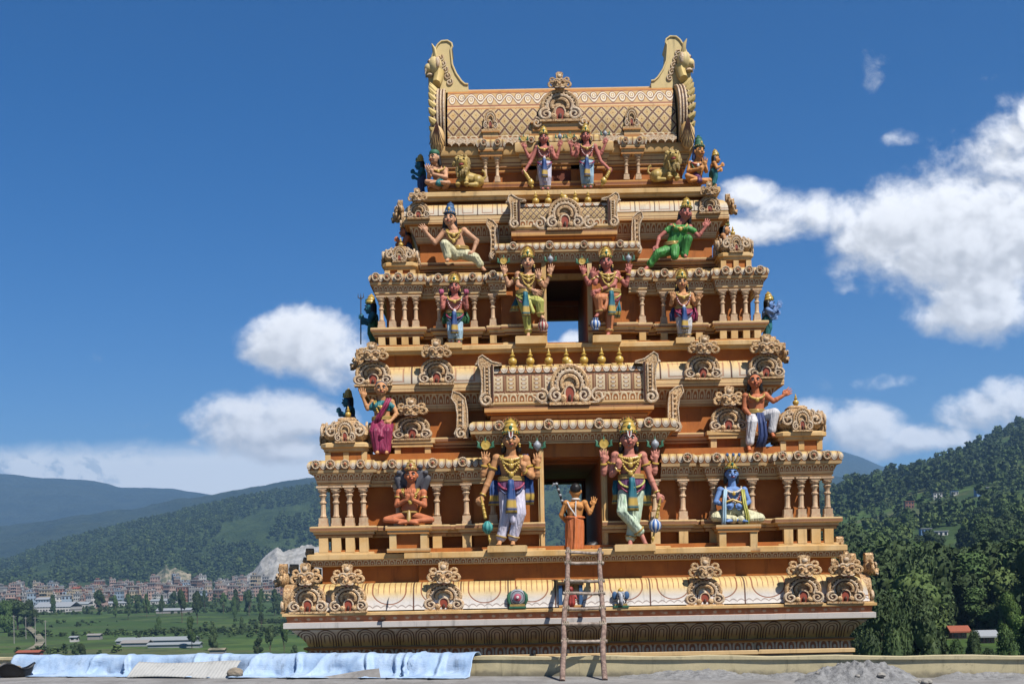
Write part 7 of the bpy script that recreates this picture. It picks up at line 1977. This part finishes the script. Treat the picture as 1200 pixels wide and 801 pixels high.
m = MB(); m.lathe([(.14, 0), (.21, .02), (.25, .09), (.28, .19), (.30, .205), (.28, .22), (.25, .195), (.21, .08), (.14, .04), (.01, .04)], (0, 0, 0), 28, 0)
for i in range(len(m.v)):
    x, y, z = m.v[i]; m.v[i] = (x * 1.1 + .05 * math.sin(y * 9), y * .75, z * (1 + .25 * math.sin(3 * math.atan2(y, x))))
o = m.build('plastic_tub', m_black, loc=ploc(44, .62, .07)); tag(o, 'bent black plastic tub at the left end of the blue cloth', 'tub')
m = MB(); q = [ploc(395, .72, .08), ploc(463, .66, .08), ploc(456, .46, .22), ploc(442, .48, .20)]; qq = [(a_.x, a_.y, a_.z) for a_ in q] + [(a_.x, a_.y + .02, a_.z + .012) for a_ in q]
m.add(qq, [(0, 1, 2, 3), (7, 6, 5, 4), (0, 4, 5, 1), (1, 5, 6, 2), (2, 6, 7, 3), (3, 7, 4, 0)]); tag(m.build('board', m_conc, angle=0), 'grey board lying against the blue cloth', 'board')

# cement rubble by the right of the parapet
m_rub = material('cement_rubble', lambda t: (mix(t, sstep(.35, .65, noise(t, geo_pos(t), 10.0, 6, .75)), (0.40, 0.40, 0.40), (0.24, 0.24, 0.24)), noise(t, geo_pos(t), 24.0, 6, .75)), rough=.95, bump=1.0, bdist=.03)
def heap(name, px0, px1, n0, n1, hfun, mat, label, cat, seed, nu=140, nv=60, kind=None):
    v = []
    for i in range(nu):
        for j in range(nv):
            s_, t_ = i / (nu - 1), j / (nv - 1); px = px0 + (px1 - px0) * s_; n_ = n0 + (n1 - n0) * t_
            q = ploc(px, n_, 0); h = hfun(s_, t_, px)
            r_ = float(fbm(np.array([q.x * 5]), np.array([q.y * 5]), 5, seed, True)[0]) - .5; r2_ = float(fbm(np.array([q.x * 1.5]), np.array([q.y * 1.5]), 3, seed + 3)[0])
            v.append((q.x, q.y, FZ + max(-.02, h * (.75 + .5 * r2_) + (r_ * .22 * min(1, h * 5)) - .015)))
    return tag(link(name, np_mesh(name, np.array(v), grid_quads(nu, nv), mat, smooth=False), None), label, cat, kind=kind)
heap('rubble_heap', 900, 1120, .02, 1.5, lambda s_, t_, px: .25 * max(0, 1 - ((px - 1006) / 74) ** 2) * max(0, 1 - ((t_ - .42) / .5) ** 2), m_rub, 'grey heap of broken cement before the right of the parapet', 'rubble heap', 14)
heap('rubble_strip', 720, 960, .0, .7, lambda s_, t_, px: .10 * max(0, 1 - t_) * (.4 + .8 * abs(math.sin(px * .021))) * min(1, 8 * s_) * min(1, 8 * (1 - s_)), m_rub, 'low strip of dark debris along the foot of the parapet', 'debris', 25, 160, 16)
heap('rubble_strip', 1090, 1290, .0, .5, lambda s_, t_, px: .09 * max(0, 1 - t_) * min(1, 8 * s_), m_rub, 'low strip of dirt at the right end of the parapet foot', 'debris', 27, 100, 14)
gs = random.Random(4)
for k in range(14):
    px = gs.uniform(925, 1095); rr = gs.uniform(.025, .06)
    stone('stone', px, gs.uniform(.75, 1.25), FZ + rr * .6 + (.10 if 960 < px < 1050 else 0), (rr * 1.3, rr, rr * .8), m_gstone, 'small grey stone lying by the cement heap', 'stone', 40 + k)['group'] = 'small stones by the cement heap'
bl = W(693, 641, 18); m = MB(); 
fb = empty('cloth_bundle', bl, 'black crumpled cloth bundle on the sill beside the man statue', 'bundle'); m.ell((0, 0, 0), (.13, .1, .11)); m.ell((.06, 0, .05), (.07, .07, .07)); m.ell((-.1, 0, -.03), (.1, .08, .07)); ob = link('cloth', fuse(m, .02, 2), fb); ob.data.materials.clear(); ob.data.materials.append(m_black)

# ------------------------------------------------------------------ air
m = MB(); m.box(-11500, 11500, -400, 8700, -31, 920)
hz = m.build('haze', [], angle=0, weld=False); tag(hz, 'thin blue haze filling the valley air', kind='stuff')
mh = bpy.data.materials.new('haze_air'); mh.use_nodes = True; th = mh.node_tree; th.nodes.remove(th.nodes['Principled BSDF'])
pv = th.nodes.new('ShaderNodeVolumePrincipled'); pv.inputs['Color'].default_value = (0.34, 0.62, 1.0, 1); pv.inputs['Density'].default_value = 1.12e-4; pv.inputs['Anisotropy'].default_value = 0.2
th.links.new(pv.outputs[0], th.nodes['Material Output'].inputs['Volume']); hz.data.materials.append(mh)
# ------------------------------------------------------------------ camera, sun, sky
sc = bpy.context.scene
cam = bpy.data.objects.new('camera', bpy.data.cameras.new('camera')); C.objects.link(cam)
cam.location = (0, 0, EYE); cam.rotation_euler = (R(90), ROLL, 0)
cam.data.sensor_width = 36; cam.data.lens = 42.0; cam.data.shift_y = (YE - 400.5) / 1200.0
cam.data.clip_start = 0.1; cam.data.clip_end = 40000
sc.camera = cam
SUN_AZ, SUN_EL = R(38), R(53)
sd = Vector((math.sin(SUN_AZ) * math.cos(SUN_EL), -math.cos(SUN_AZ) * math.cos(SUN_EL), math.sin(SUN_EL)))
sl = bpy.data.lights.new('sun', 'SUN'); sl.energy = 5.0; sl.angle = R(0.5); sl.color = (1.0, 0.95, 0.87)
so = bpy.data.objects.new('sun', sl); C.objects.link(so)
so.rotation_euler = sd.to_track_quat('Z', 'Y').to_euler()
so.location = (10, -10, 60)

wd = bpy.data.worlds.new('World'); sc.world = wd; wd.use_nodes = True
t = wd.node_tree
bg = t.nodes['Background']; bg.inputs['Strength'].default_value = 0.055
sky = t.nodes.new('ShaderNodeTexSky'); sky.sky_type = 'NISHITA'; sky.sun_disc = False
sky.sun_elevation = SUN_EL; sky.sun_rotation = math.atan2(sd.x, sd.y)
sky.altitude = 1400; sky.air_density = 1.0; sky.dust_density = 0.2; sky.ozone_density = 3.6
dv = coords(t, 'Generated')
dx, dy, dz = sep(t, dv)
yy = vmax(dy, 0.05)
U = dx / yy * F + 600.0; Vv = YE - dz / yy * F        # plan direction of the sky, in parts of 1/1400 of a radian
def cloud_field(U, Vv, det=9, small=1.0):
    cb = t.nodes.new('ShaderNodeCombineXYZ')
    t.links.new((U * 0.01).s, cb.inputs[0]); t.links.new((Vv * 0.0115).s, cb.inputs[1])
    n1 = noise(t, cb.outputs[0], 1.0, det, 0.60, dist=0.2)
    n2 = noise(t, cb.outputs[0], 3.0, 4 if det > 4 else 1, 0.55)
    pert = (n1 - 0.5) * 4.5 + (0.22 - vabs(n2 - 0.5)) * 1.5 * small
    acc = None
    for px, py, rx, ry, w in CLOUDS:
        ux, uy = unroll(px, py)
        a = (U - ux) / rx; b = (Vv - uy) / ry
        f = w - a * a - b * b
        acc = f if acc is None else vmax(acc, f)
    return vmax(acc, -3.0) * 1.05 + pert
CLOUDS = [(1135, 275, 120, 85, 1.5), (1185, 205, 60, 55, 1.25), (1055, 265, 85, 42, 1.2), (955, 248, 75, 30, 1.2), (880, 228, 38, 20, 1.0), (905, 268, 60, 18, .9),
          (1150, 345, 80, 50, 1.1), (1100, 365, 42, 32, .7), (1205, 140, 16, 28, .7), (1240, 260, 90, 120, 1.3), (1056, 164, 30, 14, .3),
          (1040, 447, 40, 13, .5), (1150, 482, 62, 24, 1.1), (1010, 505, 60, 30, 1.2), (1200, 470, 55, 26, 1.2), (955, 492, 30, 24, .9), (1080, 512, 70, 18, 1.0),
          (357, 402, 60, 34, 1.4), (345, 385, 38, 20, 1.0), (400, 425, 50, 34, 1.0), (312, 392, 20, 12, .4), (676, 402, 18, 14, 1.2), (650, 408, 14, 8, .9),
          (312, 494, 70, 32, 1.6), (262, 500, 40, 15, .7), (335, 520, 62, 22, 1.1), (290, 476, 26, 15, .8), (380, 505, 40, 30, .8), (225, 518, 22, 9, .1)]
f1 = cloud_field(U, Vv)
fa = cloud_field(U, Vv, 4); f2 = cloud_field(U + 11.0, Vv - 17.0, 4)
al = sstep(-0.2, 1.35, f1)
lit = sstep(-0.75, 0.75, fa - f2)
thick = sstep(0.9, 2.8, fa)
val = 0.60 + 0.38 * lit - 0.16 * thick + 0.10 * (f1 - fa) * 0.5
cl = mix(t, vmin(val, 1.0), (0.0, 0.0, 0.02), (13.0, 13.0, 13.2))
# thin wisps
cb = t.nodes.new('ShaderNodeCombineXYZ'); t.links.new((U * 0.01).s, cb.inputs[0]); t.links.new((Vv * 0.01).s, cb.inputs[1])
nw = noise(t, cb.outputs[0], 2.2, 7, 0.65, dist=0.6)
acc = None
for px, py, rx, ry, w in [(1028, 85, 20, 32, .8), (1156, 90, 28, 10, .7), (980, 75, 14, 22, .3), (990, 182, 24, 16, .3), (962, 453, 22, 11, .4), (150, 425, 14, 9, .3), (114, 418, 14, 8, .2), (156, 497, 22, 9, .2), (212, 522, 30, 9, .4)]:
    ux, uy = unroll(px, py); a = (U - ux) / rx; b = (Vv - uy) / ry
    f = w - a * a - b * b
    acc = f if acc is None else vmax(acc, f)
wal = sstep(0.1, 2.2, acc + (nw - 0.5) * 6.5) * 0.6
# bank of low cloud along the hills to the left
bank = sstep(503.0, 532.0, Vv + (nw - 0.5) * 26.0) * sstep(560.0, 400.0, U) * sstep(-900.0, -300.0, U)
n3 = noise(t, cb.outputs[0], 3.2, 6, 0.6, dist=0.3)
puff = sstep(0.50, 0.62, n3 + (sstep(556.0, 532.0, Vv) - 0.5) * 0.0) * sstep(512.0, 530.0, Vv) * sstep(230.0, 60.0, U)
bankc = mix(t, puff * 0.8, (11.5, 12.0, 12.6), (5.0, 6.4, 8.2))
hs = t.nodes.new('ShaderNodeHueSaturation'); hs.inputs['Saturation'].default_value = 1.42; hs.inputs['Hue'].default_value = 0.508; t.links.new(sky.outputs[0], hs.inputs['Color'])
col = mix(t, wal, hs.outputs[0], (8, 8.3, 8.8))
col = mix(t, bank * 0.95, col, bankc)
front = sstep(0.05, 0.15, dy)
col = mix(t, al * front, col, cl)
t.links.new(col, bg.inputs['Color'])
sc.view_settings.view_transform = 'Standard'; sc.view_settings.look = 'None'; sc.view_settings.gamma = 1.0
sc.view_settings.exposure = 0.80; sc.view_settings.use_curve_mapping = False
sc.cycles.volume_bounces = 0
sc.cycles.max_bounces = 6; sc.cycles.diffuse_bounces = 3; sc.cycles.transparent_max_bounces = 6
